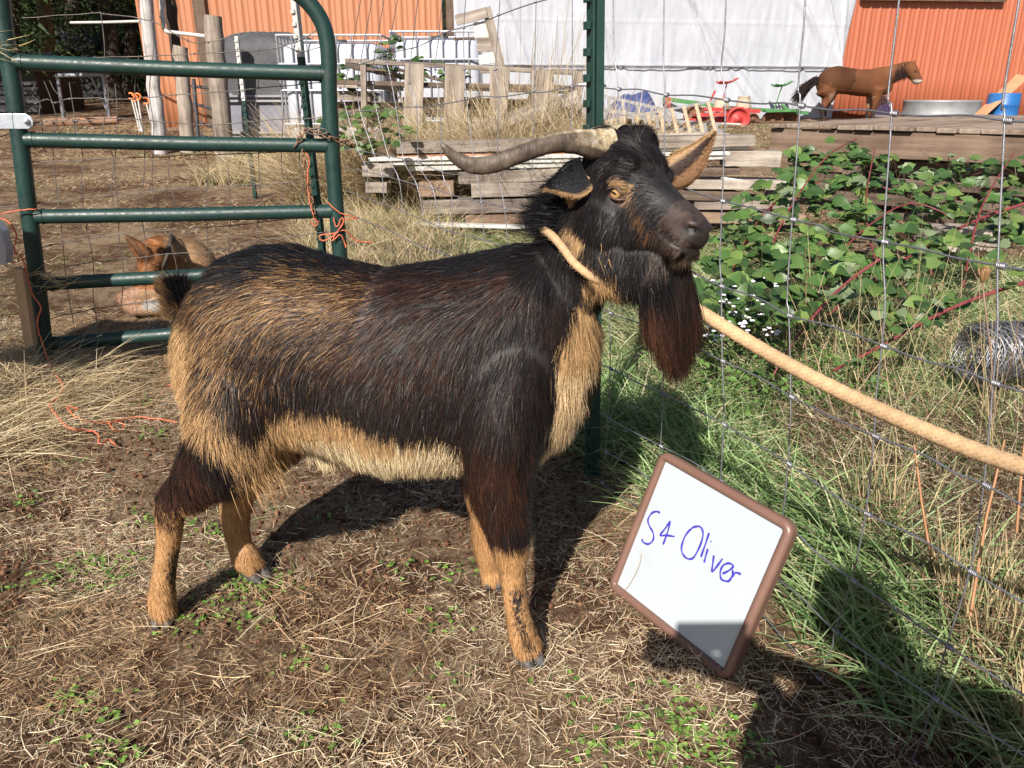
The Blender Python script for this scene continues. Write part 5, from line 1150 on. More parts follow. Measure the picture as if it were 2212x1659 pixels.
# ================================================================ posts and pipes by the left paddock
m_pale = mat_wood('peeling_pale_post', [(.16, .14, .13), (.40, .37, .36), (.55, .53, .54), (.30, .24, .18)], 'Z', 1.0)
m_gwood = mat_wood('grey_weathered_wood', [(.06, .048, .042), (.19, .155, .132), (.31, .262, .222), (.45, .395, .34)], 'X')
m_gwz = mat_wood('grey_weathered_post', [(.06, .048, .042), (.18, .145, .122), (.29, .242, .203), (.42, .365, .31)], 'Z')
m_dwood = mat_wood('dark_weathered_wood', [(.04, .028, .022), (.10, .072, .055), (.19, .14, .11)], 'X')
def pole(p0, p1, Y, r0, r1, name, label, mat, wob=.06, cap=True):
    a = PY(*p0, Y); b = PY(*p1, Y); a[2] = min(a[2], float(hground(a[0], a[1]))); n = 14; rr = np.random.default_rng(int(p0[0])); t_ = np.linspace(0, 1, n)[:, None]; P = a + (b - a) * t_; P[1:-1, 0] += rr.normal(0, .008, n - 2)
    mb = MB(); mb.tube(P, (r0 + (r1 - r0) * t_[:, 0]) * (1 + rr.normal(0, wob * .4, n)), 14); return one(recentre(mb.build(name, mat)), label, 'post')
pole((342, 300), (309, -60), 12.0, .105, .088, 'wooden_post', 'tall pale peeling post left of the orange barn wall', m_pale)
pole((403, 305), (390, 100), 12.2, .11, .10, 'wooden_post', 'short grey wooden post in front of the white downpipe', m_gwz)
pole((378, 112), (362, -40), 12.6, .05, .09, 'leaning_log', 'dark crooked log leaning above the short grey post', mat_wood('dark_bark', [(.02, .013, .01), (.06, .042, .034), (.22, .18, .16)], 'Z'))
pole((486, 348), (460, 34), 10.4, .12, .108, 'wooden_post', 'thick brown wooden post with knots beside the grey tank cover', m_gwz)
pv = MB(); pv.tube([PY(346, -60, 12.4), PY(350, 20, 12.4), PY(353, 50, 12.3)], .032, 10); pv.tube([PY(353, 48, 12.3), PY(354, 62, 12.2), PY(358, 68, 12.2), PY(366, 69, 12.1), PY(450, 79, 11.6)], .026, 10)
pv.tube([PY(358, 66, 12.2), PY(364, 69, 12.15)], .034, 10); pv.tube([PY(350, 34, 12.3), PY(351, 40, 12.3)], .037, 10)
one(recentre(pv.build('downpipe', m_white)), 'white plastic downpipe bending sideways across the orange wall', 'pipe')
# small metal gate between the two posts
sg = thing('metal_gate', 'narrow dark metal gate between two old wooden posts', 'gate', loc=PY(440, 300, 11.6).tolist()); m_dm = mat_noise('dark_metal', [(.05, .05, .055), (.15, .14, .14)], 20, .5, metal=.5)
for (a, b) in (((415, 186), (482, 194)), ((418, 224), (488, 242)), ((424, 262), (494, 286)), ((430, 290), (494, 318))): q = MB(); q.tube([PY(*a, 11.8), PY(*b, 11.3)], .022, 8); own(sg, q.build('rail', m_dm))
for (a, b) in (((470, 190), (478, 305)), ((478, 190), (487, 305)), ((418, 170), (428, 300))): q = MB(); q.tube([PY(*a, 11.5), PY(*b, 11.5)], .03, 8); own(sg, q.build('upright', m_dm))
# covered tank
ct = thing('covered_tank', 'dark grey cloth covered tank with slatted side behind the brown post', 'tank', loc=[*PY(565, 300, 11.2)[:2], .35])
zt = PY(565, 66, 11.0)[2]; xl = PY(472, 150, 11)[0]; xr = PY(668, 150, 11)[0]; zg = float(hground(0, 11)); n = 40; mb = MB(); V = []
for j, (zf, sx, sy) in enumerate([(0, 1, 1), (.35, 1.0, 1), (.70, 1.0, 1.0), (.78, .99, .98), (.86, .92, .9), (.93, .78, .75), (.98, .5, .5), (1.0, .12, .12)]):
    for k in range(n):
        a = 2 * PI * k / n; ca, sa = math.cos(a), math.sin(a); e = .35; x = math.copysign(abs(ca) ** e, ca) * (xr - xl) / 2 * sx; y = math.copysign(abs(sa) ** e, sa) * .55 * sy
        V.append(((xl + xr) / 2 + x * (1 + .015 * math.sin(k * 2.3 + j)), 11.5 + y, zg + .85 + (zt - zg - .85) * zf + .02 * math.sin(k * 1.7) * (zf > .5)))
F = [(i * n + k, i * n + (k + 1) % n, (i + 1) * n + (k + 1) % n, (i + 1) * n + k) for i in range(7) for k in range(n)] + [tuple(range(7 * n, 8 * n))]
mb.add(V, F, 0, True); own(ct, mb.build('cover', mat_noise('grey_cloth_cover', [(.045, .045, .052), (.085, .083, .09)], 3, .7, bstr=.6, bdist=.03)))
mb = MB(); mb.box(((xl + xr) / 2, 11.5, zg + .45), (xr - xl - .03, 1.06, .9)); own(ct, mb.build('tank_body', mat_noise('grey_panel', [(.13, .13, .16), (.20, .20, .24)], 6, .6)))
for (za, zb_) in ((.10, .45), (.80, .90)):
    z = zg + za
    while z < zg + zb_: q = MB(); q.beam([xl + .02, 10.93, z], [xr - .02, 10.93, z], .03, .028); own(ct, q.build('slat', mat_wood('slat_grey', [(.2, .2, .22), (.32, .31, .33)], 'X') if 'slat_grey' not in bpy.data.materials else bpy.data.materials['slat_grey'])); z += .06
# ---- caged tanks
m_ibc, t, b = newmat('milky_plastic'); b.inputs['Base Color'].default_value = (.44, .455, .53, 1); b.inputs['Roughness'].default_value = .35; b.inputs['Subsurface Weight'].default_value = .0
m_cage = mat_noise('cage_tube', [(.22, .23, .26), (.34, .35, .38)], 20, .5, metal=.5, bstr=.1)
def ibc(xa, xb, yt, Y, label, depth=1.0):
    a = PY(xa, yt, Y); b_ = PY(xb, yt, Y); zt = a[2]; W_ = b_[0] - a[0]; zb = float(hground(a[0], Y)) + .35; cx = (a[0] + b_[0]) / 2; cy = Y + depth / 2
    root = thing('caged_water_tank', label, 'water tank', 'white caged water tanks in front of the barn', loc=(cx, cy, zb - .35))
    mb = MB(); mb.box((cx, cy, (zt + zb) / 2 - .03), (W_ - .06, depth - .06, zt - zb - .08)); own(root, mb.build('bottle', m_ibc, bevel=.09, smooth=True))
    mb = MB(); mb.lathe((cx, cy, zt - .08), [(0, .06), (.11, .06), (.11, 0)], 18); own(root, mb.build('lid', m_dm))
    for z in (zt, zt - .30, zt - .58, zb + .28, zb): q = MB(); q.tube([(cx + W_ / 2 * sx, cy + depth / 2 * sy, z) for sx, sy in ((-1, -1), (1, -1), (1, 1), (-1, 1))], .013, 6, closed=True, smooth=False); own(root, q.build('cage_ring', m_cage))
    k = 7
    for i in range(k + 1):
        q = MB(); x = cx - W_ / 2 + W_ * i / k; q.tube([(x, cy - depth / 2, zb), (x, cy - depth / 2, zt)], .009, 6); own(root, q.build('cage_bar', m_cage))
        y = cy - depth / 2 + depth * i / k; q = MB(); q.tube([(cx - W_ / 2, y, zb), (cx - W_ / 2, y, zt)], .012, 6); own(root, q.build('cage_bar', m_cage))
    for s_ in (-1, 0, 1): q = MB(); q.beam((cx - W_ / 2, cy + s_ * .45 * depth, zb - .2), (cx + W_ / 2, cy + s_ * .45 * depth, zb - .2), .12, .30); own(root, q.build('timber_foot', m_dwood))
ibc(596, 822, 76, 9.5, 'white caged water tank nearest the gate arch')
ibc(842, 1040, 68, 9.9, 'white caged water tank behind the broken pallet')
# ---- small orange barrel rings etc. at the foot of the barn
# ================================================================ old pallets
pn = [0]
def plank(x0, y0, x1, y1, Y, hpx, wdepth, name, label, mat, Y1=None, cat='plank', group=None, nseg=6, wob=.05, parent=None):
    """board whose front face centre line runs between two photo points at distance Y"""
    a = PY(x0, y0, Y); b_ = PY(x1, y1, Y if Y1 is None else Y1); h = hpx / FPX * (Y / 1.05); pn[0] += 1; off = np.array([0, wdepth / 2, 0]); d = b_ - a; L = np.linalg.norm(d)
    mb = MB(); yaw = math.atan2(d[1], d[0]); pit = math.atan2(d[2], math.hypot(d[0], d[1])); mb.beam((-L / 2, 0, 0), (L / 2, 0, 0), wdepth, h, nseg=nseg, wob=wob, seed=pn[0])
    o = mb.build(name, mat, bevel=.004); o.location = ((a + b_) / 2 + off).tolist(); o.rotation_euler = (0, -pit, yaw)
    if parent is not None: mw = Matrix.Translation(o.location) @ o.rotation_euler.to_matrix().to_4x4(); o.parent = parent; o.matrix_parent_inverse = Matrix.Translation(-Vector(parent.location)); return o
    return one(o, label, cat, group)
def vplank(xa, ya, xb, yb, Y, wpx, thick, name, label, mat, parent=None):
    a = PY(xa, ya, Y); b_ = PY(xb, yb, Y); w_ = wpx / FPX * (Y / 1.06); d = b_ - a; L = np.linalg.norm(d); pn[0] += 1
    mb = MB(); mb.beam((0, 0, -L / 2), (0, 0, L / 2), w_, thick, up=(0, 1, 0), nseg=6, wob=.06, seed=pn[0]); o = mb.build(name, mat, bevel=.004); o.location = ((a + b_) / 2).tolist(); o.rotation_euler = (0, math.atan2(d[0], d[2]), 0)
    if parent is not None: o.parent = parent; o.matrix_parent_inverse = Matrix.Translation(-Vector(parent.location)); return o
    return one(o, label, 'board')
pf = thing('upright_pallet', 'weathered pallet standing on edge with grey vertical boards in dry grass', 'pallet', loc=(PY(1000, 140, 7.5)[0], 7.5, .2))
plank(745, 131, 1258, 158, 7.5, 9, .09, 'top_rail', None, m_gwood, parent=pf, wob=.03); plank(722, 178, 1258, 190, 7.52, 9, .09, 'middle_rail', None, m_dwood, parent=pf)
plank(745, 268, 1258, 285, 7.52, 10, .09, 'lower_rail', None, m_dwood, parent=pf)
for (x, w_) in ((896, 41), (984, 42), (1080, 41), (1172, 45), (1248, 22)):
    yt = 131 + (x - 745) / (1258 - 745) * 27; vplank(x - 6, 330, x, yt - 1, 7.44, w_, .022, 'board', None, m_gwz, parent=pf)
vplank(788, 300, 785, 140, 7.4, 12, .05, 'stake', 'thin grey upright stake at the left end of the standing pallet', m_gwz)
# leaning broken boards around it
for i, (x0, y0, x1, y1, Y, h, w_, lb) in enumerate([(745, 140, 880, 168, 7.7, 10, .14, 'dark split board sagging at the left end of the pallet'), (722, 182, 860, 190, 7.9, 12, .4, 'wide grey board on the heap beside the gate arch'), (860, 150, 1000, 186, 7.9, 6, .1, 'thin pale board sloping behind the standing pallet'),
        (700, 205, 800, 210, 8.0, 18, .5, 'short dark board low in the heap by the gate arch'), (960, 190, 1240, 200, 7.9, 7, .12, 'thin grey lath lying behind the upright boards'), (1010, 286, 1250, 208, 7.2, 26, .03, 'broad pale board leaning up to the right before the pallet'),
        (1120, 270, 1160, 178, 7.7, 8, .04, 'thin brown board leaning steeply behind the pallet'), (1210, 260, 1246, 165, 7.8, 9, .05, 'dark board leaning steeply near the green post')]):
    plank(x0, y0, x1, y1, Y, h, w_, 'loose_board', lb, m_gwood if i % 2 else m_dwood, cat='board')
for i, (x0, y0, x1, y1, Y, h, w_, lb) in enumerate([(725, 232, 880, 236, 8.1, 22, .8, 'dark filler beam in the middle of the heap by the gate arch'), (730, 258, 900, 262, 8.0, 26, .8, 'dark filler beam at the bottom of the heap by the gate arch'), (870, 230, 1240, 236, 7.95, 40, .1, 'dark shaded board behind the dry grass and upright boards')]):
    plank(x0, y0, x1, y1, Y, h, w_, 'filler_beam', lb, m_dwood, cat='beam')  # dark wood added to fill the heap and gaps with darkness
bp_ = thing('broken_pallet', 'broken pallet tipped on end beside the second water tank', 'pallet', loc=(PY(1040, 100, 8.8)[0], 8.8, .2))
vplank(1092, 180, 1050, 16, 8.8, 17, .04, 'stringer', None, m_gwz, parent=bp_); plank(984, 44, 1052, 26, 8.75, 20, .03, 'slat', None, m_gwood, parent=bp_)
plank(1024, 66, 1064, 62, 8.8, 30, .02, 'slat', None, m_white, parent=bp_); plank(1030, 96, 1078, 96, 8.8, 28, .02, 'slat', None, m_gwood, parent=bp_); plank(1034, 130, 1082, 122, 8.8, 20, .02, 'slat', None, m_white, parent=bp_); plank(1036, 152, 1090, 152, 8.8, 12, .02, 'slat', None, m_gwood, parent=bp_); plank(980, 84, 1062, 80, 8.85, 5, .06, 'slat', None, m_dwood, parent=bp_)
# ---- lumber stack with white boards
S = 6.5
LUM = [(856, 320, 1632, 304, 24, .16, 'g', 'long grey plank on top of the lumber stack'), (858, 337, 1240, 331, 5, .10, 'o', 'thin orange brown lath under the top grey plank'),
       (905, 338, 1619, 317, 9, .13, 'w', 'white painted board just under the top grey plank'), (795, 345, 1590, 331, 8, .12, 'w', 'white board reaching furthest left in the stack'), (848, 353, 1594, 340, 8, .12, 'w', 'white board in the middle of the white layer'), (884, 365, 1480, 349, 10, .14, 'w', 'lowest white board of the white layer'),
       (1568, 343, 1688, 344, 32, .12, 'g', 'wide grey board end sticking out right of the stack'), (1380, 372, 1600, 370, 15, .12, 'd', 'dark shaded board below the white layer at right'),
       (990, 386, 1330, 372, 26, .16, 'g', 'grey beam directly under the white boards'), (1018, 412, 1400, 404, 30, .16, 'g', 'grey beam second below the white boards'), (913, 449, 1420, 436, 30, .16, 'g', 'long grey beam third below the white boards'), (1005, 474, 1420, 465, 27, .16, 'b', 'brown beam at the bottom of the stack'),
       (782, 367, 850, 368, 30, .30, 'g', 'short grey block at the left end of the white boards'), (790, 405, 836, 406, 22, .30, 'g', 'short grey block end low at the left of the stack'), (905, 410, 980, 408, 32, .30, 'b', 'brown block end between the lower beams'),
       (1480, 398, 1700, 402, 20, .2, 'g', 'grey board lying right of the far ear'), (1400, 420, 1600, 425, 20, .25, 'd', 'dark board behind the muzzle'), (1500, 442, 1720, 440, 24, .2, 'g', 'pale board low behind the muzzle'), (1480, 470, 1740, 476, 22, .2, 'b', 'brown board lowest behind the muzzle'), (1560, 385, 1730, 412, 6, .06, 'w', 'thin white pipe lying across the boards at right')]
mats = {'g': m_gwood, 'w': m_white, 'b': mat_wood('brown_weathered_wood', [(.12, .075, .05), (.24, .165, .115), (.33, .24, .175)], 'X'), 'd': m_dwood, 'o': mat_wood('orange_lath', [(.35, .16, .09), (.5, .26, .16)], 'X')}
for i, (x0, y0, x1, y1, h, w_, k, lb) in enumerate(LUM): plank(x0, y0, x1, y1, S + (.02 * (i % 3)), h, w_ * 1.6, 'lumber_board' if k != 'w' else 'white_board', lb, mats[k], group='boards of the lumber stack', cat='board', wob=.02 if k == 'w' else .04)
plank(894, 486, 1210, 494, 6.2, 7, .10, 'white_strip', 'white strip lying in the grass before the lumber stack', m_white, cat='strip')
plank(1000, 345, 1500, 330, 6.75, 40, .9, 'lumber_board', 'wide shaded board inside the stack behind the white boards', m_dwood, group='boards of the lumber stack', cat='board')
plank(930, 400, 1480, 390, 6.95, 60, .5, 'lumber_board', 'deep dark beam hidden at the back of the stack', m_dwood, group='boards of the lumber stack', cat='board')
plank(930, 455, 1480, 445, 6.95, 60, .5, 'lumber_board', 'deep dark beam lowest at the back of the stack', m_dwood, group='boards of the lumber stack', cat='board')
# ================================================================ timber platform
PA = np.array([2.55, 7.9]); PB = np.array([4.35, 5.9]); PD = norm(PB - PA); PN_ = np.array([-PD[1], PD[0]]); PN_ = PN_ if PN_[1] > 0 else -PN_; zp = .925
plat = thing('timber_platform', 'low platform of weathered planks on a heavy timber beam', 'platform', loc=[*PA, float(hground(*PA))])
m_oldb = mat_wood('rough_brown_beam', [(.06, .04, .03), (.15, .10, .073), (.24, .17, .125)], 'X', .8); m_plk = mat_wood('platform_plank', [(.12, .085, .065), (.25, .19, .15), (.36, .29, .235)], 'X', .8)
def obeam(a, b, w_, h, name, mat, parent, wob=.03, nseg=8, seed=1):
    a = np.array(a, float); b = np.array(b, float); d = b - a; L = np.linalg.norm(d); mb = MB(); mb.beam((-L / 2, 0, 0), (L / 2, 0, 0), w_, h, nseg=nseg, wob=wob, seed=seed); o = mb.build(name, mat, bevel=.006)
    o.location = ((a + b) / 2).tolist(); o.rotation_euler = (0, -math.atan2(d[2], math.hypot(d[0], d[1])), math.atan2(d[1], d[0]))
    if parent is not None: o.parent = parent; o.matrix_parent_inverse = Matrix.Translation(-Vector(parent.location))
    return o
obeam([*PA, zp - .135], [*PB, zp - .135], .14, .215, 'front_beam', m_oldb, plat, .02, 16)
for k in (1, 2, 3): q = PN_ * k * 1.2; obeam([*(PA + q), zp - .135], [*(PB + q), zp - .135], .14, .19, 'joist', m_oldb, plat)
Lf = np.linalg.norm(PB - PA); nb = 16
for i in range(nb):
    c = PA + PD * (Lf * (i + .5) / nb) - PN_ * (.10 + rng.uniform(-.03, .03)); obeam([*c, zp - .004 + rng.uniform(0, .01)], [*(c + PN_ * (4.4 + rng.uniform(-.3, .3))), zp + .01 + rng.uniform(0, .012)], Lf / nb * .90, .035, 'deck_plank', m_plk, plat, .05, 10, i + 3)
# pile of beams and blocks underneath
UND = [(.05, 1.0, .62, .10, .5), (.0, .9, .46, .10, .5), (.1, 1.05, .30, .12, .5), (.02, .8, .16, .12, .5)]
for i, (u0, u1, z, h, w_) in enumerate(UND):
    A = PA + (PB - PA) * u0 + PN_ * (.15 + .1 * (i % 2)); B = PA + (PB - PA) * u1 + PN_ * (.15 + .05 * i); o = obeam([*A, z], [*B, z + .01], .16 * (1 + .2 * (i % 2)), h * .75, 'support_beam', m_dwood, None, .04, 10, 40 + i)
    one(o, ['uppermost grey beam in the shade under the platform', 'second grey beam down in the shade under the platform', 'third beam down in the shade under the platform', 'lowest beam on the ground under the platform'][i], 'beam', 'beams under the platform')
for i, (u, zc) in enumerate([(.12, .70), (.55, .72), (.9, .70), (.3, .55), (.75, .54), (.2, .38), (.6, .39), (.85, .24)]):
    A = PA + (PB - PA) * u - PN_ * .02; o = obeam([*A, zc], [*(A + PN_ * 1.6), zc], .13, .085, 'cross_block', m_dwood, None, .03, 4, 60 + i); one(o, ['cross block at the left end just under the front beam', 'cross block in the middle just under the front beam', 'cross block at the right just under the front beam', 'cross block left on the first beam down', 'cross block right on the first beam down', 'cross block left on the second beam down', 'cross block central on the second beam down', 'lowest cross block at the right'][i], 'block', 'cross blocks under the platform')
plank(2044, 522, 2158, 520, 5.2, 50, .5, 'timber_block', 'squared grey timber block with end grain at right under the platform', m_gwood, cat='block', wob=.02)
plank(1980, 478, 2230, 470, 5.5, 18, .2, 'grey_beam', 'split grey beam lying just above the squared block', m_dwood, cat='beam'); plank(1900, 560, 2080, 552, 5.3, 16, .3, 'brown_board', 'brown board low in the grass by the squared block', mats['b'], cat='board')
# ================================================================ things by the barn
m_red = mat_noise('red_paint', [(.34, .03, .03), (.46, .05, .045)], 8, .5, bstr=.1); m_grn2 = mat_noise('green_paint', [(.045, .15, .05), (.08, .23, .08)], 8, .5, bstr=.1); m_alu = mat_noise('aluminium', [(.36, .36, .38), (.50, .50, .52)], 20, .38, metal=.6, bstr=.05)
m_fib = mat_noise('ladder_rung', [(.30, .22, .14), (.40, .31, .21)], 12, .5, bstr=.1); m_rusty = mat_noise('old_rust', [(.09, .04, .025), (.20, .09, .05)], 12, .8, bstr=.4)
def implement(name, label, paint, seat, wheel, frame, Y, beam=None, levers=(), wheel_r=.21, loc=None):
    root = thing(name, label, 'farm implement', loc=loc)
    # seat: pierced scoop
    (sx, sy) = seat; c = PY(sx, sy, Y); V = []; F = []; nu, nv = 13, 9
    for i in range(nu):
        for j in range(nv):
            a = (i / (nu - 1) - .5) * .42; b_ = (j / (nv - 1) - .5) * .36 * (1 - .5 * (i / (nu - 1)) ** 2); V.append((c[0] + a, c[1] + b_, c[2] + .09 * (a / .2) ** 2 * .5 + .10 * (a / .42) + .10 * (b_ / .2) ** 2 * .6))
    for i in range(nu - 1):
        for j in range(nv - 1):
            if (i % 2 == 1) and (j % 2 == 1) and 1 < i < nu - 2: continue
            F.append((i * nv + j, i * nv + j + 1, (i + 1) * nv + j + 1, (i + 1) * nv + j))
    mb = MB(); mb.add(V, F, 0, True); o = mb.build('seat', paint); so = o.modifiers.new('t', 'SOLIDIFY'); so.thickness = .012; own(root, o)
    mb = MB(); mb.tube([c + np.array([-.02, 0, 0]), PY(frame[0], frame[1], Y)], .024, 8, flat=.5); own(root, mb.build('seat_post', paint))
    for (a, b_) in levers: q = MB(); q.beam(PY(*a, Y - .1), PY(*b_, Y - .1), .05, .035, up=(1, 0, 0)); own(root, q.build('lever', paint))
    if beam: q = MB(); q.beam(PY(*beam[0], Y), PY(*beam[1], Y), .07, .085); own(root, q.build('draw_beam', m_grn2))
    M_ = Matrix.Rotation(PI / 2, 3, 'X') @ Matrix.Rotation(0, 3, 'Z')
    for (wx, wy, dy, mt, wr) in wheel:
        cw = PY(wx, wy, Y + dy); q = MB(); q.lathe(cw, [(0, .06), (wr * .25, .06), (wr * .3, .02), (wr * .8, .025), (wr * .86, .09), (wr, .09), (wr, -.09), (wr * .86, -.09), (wr * .8, -.025), (wr * .3, -.02), (0, -.05)], 26, M=Matrix.Rotation(PI / 2, 3, 'X')); own(root, q.build('wheel', mt))
    return root
Y1 = 17.2
ri = implement('seed_drill', 'old red farm implement with pierced seat and red wheels by white sheeting', m_red, (1572, 181), [(1593, 257, -.25, m_red, .24), (1500, 250, .35, m_rusty, .22)], (1555, 240), Y1, levers=(((1525, 238), (1545, 196)), ((1437, 240), (1440, 210)), ((1445, 240), (1447, 210))), loc=PY(1560, 258, Y1).tolist())
for (a, b_, w_, h, m) in (((1500, 248), (1600, 246), .5, .07, m_red), ((1520, 236), (1640, 240), .18, .08, m_red), ((1478, 262), (1570, 258), .2, .10, m_red), ((1560, 232), (1600, 234), .3, .06, m_dwood)):
    q = MB(); q.beam(PY(*a, Y1), PY(*b_, Y1), w_, h); own(ri, q.build('frame_bar', m))
gi = implement('hay_mower', 'old green farm implement with pierced seat, rusty wheels and long green beam', m_grn2, (1691, 187), [(1668, 262, 0, m_rusty, .22), (1702, 261, .1, m_rusty, .22), (1625, 258, -.1, m_rusty, .13)], (1672, 238), 17.8, beam=((1432, 213), (1570, 232)), loc=PY(1680, 262, 17.8).tolist())
q = MB(); q.beam(PY(1570, 232, 17.8), PY(1745, 244, 17.8), .10, .07); q.beam(PY(1650, 240, 17.7), PY(1720, 238, 17.7), .3, .05); q.beam(PY(1688, 226, 17.8), PY(1706, 240, 17.8), .05, .05); own(gi, q.build('frame_bar', m_grn2))
for i, (x, lb) in enumerate(((1558, 'small beige feed sack upright on the red implement'), (1606, 'larger beige feed sack beside the small one'))):
    c = PY(x, 226, 17.3); mb = MB(); mb.lathe(c + np.array([0, 0, -.10]), [(0, 0), (.15, 0), (.17, .05), (.15, .16), (.12, .22 + .03 * i), (.14, .24 + .03 * i), (0, .24 + .03 * i)], 10); one(recentre(mb.build('feed_sack', mat_noise('sackcloth', [(.38, .31, .23), (.5, .43, .33)], 12, .9, bstr=.5, bdist=.02))), lb, 'sack')
# blue tarpaulin heap
V = []; F = []; nu, nv = 26, 14; a0 = PY(1318, 250, 17); a1 = PY(1432, 250, 17)
for i in range(nu):
    for j in range(nv):
        u = i / (nu - 1); v_ = j / (nv - 1) * PI; x = a0[0] + (a1[0] - a0[0]) * u; hgt = (.10 + .42 * math.sin(PI * min(1, u * 1.1)) ** .5 + .10 * math.exp(-((u - .72) / .13) ** 2) - .05 * math.exp(-((u - .45) / .1) ** 2)) * (1 if 0 < i < nu - 1 else .1)
        V.append((x, 17.3 - .4 * math.cos(v_), a0[2] - .06 + hgt * math.sin(v_) * 1.0 + .006 * math.sin(i * 1.1 + j)))
F = [(i * nv + j, i * nv + j + 1, (i + 1) * nv + j + 1, (i + 1) * nv + j) for i in range(nu - 1) for j in range(nv - 1)]
mb = MB(); mb.add(V, F, 0, True); one(recentre(mb.build('blue_tarp', mat_noise('blue_tarpaulin', [(.018, .035, .13), (.03, .055, .18)], 4, .5, bstr=.6, bdist=.04))), 'dark blue tarpaulin draped over a low heap by the white sheeting', 'tarp')
# ladders
def ladder(label, A0, A1, B0, B1, n, Y, rung_m, rail=.055, Yb=None):
    """rails A0-A1 and B0-B1 in photo points"""
    Yb = Yb or Y; root = thing('ladder', label, 'ladder', loc=PY(*B0, Y).tolist()); a0, a1, b0, b1 = PY(*A0, Yb), PY(*A1, Yb), PY(*B0, Y), PY(*B1, Y)
    for (p, q_) in ((a0, a1), (b0, b1)): m = MB(); m.beam(p, q_, .03, rail); own(root, m.build('rail', m_alu))
    for i in range(n):
        t_ = (i + .5) / n; m = MB(); m.beam(b0 + (b1 - b0) * t_, a0 + (a1 - a0) * t_, .035, .055, up=(1, 0, .2)); own(root, m.build('rung', rung_m))
ladder('aluminium ladder lying on its side with wide tan steps in front', (1308, 262), (1542, 218), (1312, 292), (1560, 288), 9, 13.2, m_fib, .04, 13.5)
ladder('aluminium ladder lying behind at a downward slope by blue tarpaulin', (1300, 207), (1450, 240), (1300, 238), (1460, 256), 5, 14.6, m_alu)
ladder('aluminium ladder flat under the tan stepped ladder', (1330, 252), (1558, 268), (1330, 276), (1562, 282), 9, 13.9, m_alu, .04)
plank(1300, 294, 1575, 291, 13.1, 6, .2, 'grey_plank', 'long grey plank under the ladders', m_gwood, cat='plank'); plank(1530, 266, 1600, 268, 16.3, 3, .1, 'white_lath', 'short white lath on the ground by the red wheel', m_white, cat='lath')
# solar panel
sp = thing('solar_panel', 'dark blue solar panel leaning under the brown horse', 'solar panel', loc=PY(1912, 252, 17.4).tolist()); a, b_, c, d = PY(1886, 250, 17.5), PY(1936, 252, 17.2), PY(1912, 203, 18.2), PY(1870, 218, 18.4)
nrm = norm(np.cross(b_ - a, c - a)); nrm = nrm if nrm[1] < 0 else -nrm; mb = MB(); mb.prism([a, b_, c, d], -nrm * .03); own(sp, mb.build('frame', m_alu)); m, t, bb = newmat('solar_cells'); 
ce = MB(); cc = (a + b_ + c + d) / 4
for i in range(6):
    for j in range(5):
        def bl(u, v): return (a * (1 - u) * (1 - v) + b_ * u * (1 - v) + c * u * v + d * (1 - u) * v)
        u0, u1, v0, v1 = .05 + i * .15, .05 + i * .15 + .135, .05 + j * .18, .05 + j * .18 + .165; ce.prism([bl(u0, v0) + nrm * .003, bl(u1, v0) + nrm * .003, bl(u1, v1) + nrm * .003, bl(u0, v1) + nrm * .003], nrm * .003)
bb.inputs['Base Color'].default_value = (.012, .02, .07, 1); bb.inputs['Roughness'].default_value = .2; own(sp, ce.build('cells', m))
# stock tank, plywood, barrel
Yt = 17.0; a = PY(1998, 217, Yt); b_ = PY(2160, 217, Yt); cx = (a[0] + b_[0]) / 2; rx = (b_[0] - a[0]) / 2; mb = MB(); zg = float(hground(cx, Yt)) - .05; n = 36; prof = [(.97, zg), (.98, zg + .2), (1.0, zg + .22), (.98, zg + .24), (.99, a[2] - .04), (1.02, a[2]), (.98, a[2]), (.96, zg + .1)]
V = [(cx + r__ * rx * math.cos(2 * PI * k / n), Yt + .8 + r__ * .75 * math.sin(2 * PI * k / n), z) for (r__, z) in prof for k in range(n)]; F = [(i * n + k, i * n + (k + 1) % n, (i + 1) * n + (k + 1) % n, (i + 1) * n + k) for i in range(len(prof) - 1) for k in range(n)]
mb.add(V, F, 0, True); one(recentre(mb.build('stock_tank', mat_noise('dull_galvanised', [(.22, .23, .24), (.34, .35, .36)], 5, .6, metal=.3, bstr=.2))), 'round galvanised stock tank against the orange wall', 'stock tank')
mb = MB(); mb.prism([PY(2100, 252, 15.8), PY(2122, 256, 15.2), PY(2225, 166, 16.4), PY(2196, 160, 17.0)], np.array([.02, .03, .0])); one(recentre(mb.build('plywood_sheet', mat_noise('tan_board', [(.55, .30, .15), (.62, .36, .2)], 3, .7, bstr=.1))), 'tan board propped at a slant in front of the orange wall', 'board')
c = PY(2160, 255, 16.0); c[2] = float(hground(c[0], 16)); zt = PY(2170, 201, 16)[2] - c[2]; mb = MB(); mb.lathe(c, [(0, 0), (.27, 0), (.285, .03), (.285, zt * .33), (.295, zt * .36), (.285, zt * .39), (.285, zt * .64), (.295, zt * .67), (.285, zt * .7), (.28, zt - .03), (.27, zt), (.25, zt), (.25, zt - .03), (0, zt - .03)], 28)
one(recentre(mb.build('barrel', mat_noise('blue_plastic', [(.012, .10, .32), (.025, .14, .38)], 6, .4, bstr=.1))), 'bright blue plastic barrel beside the slanted tan board', 'barrel')

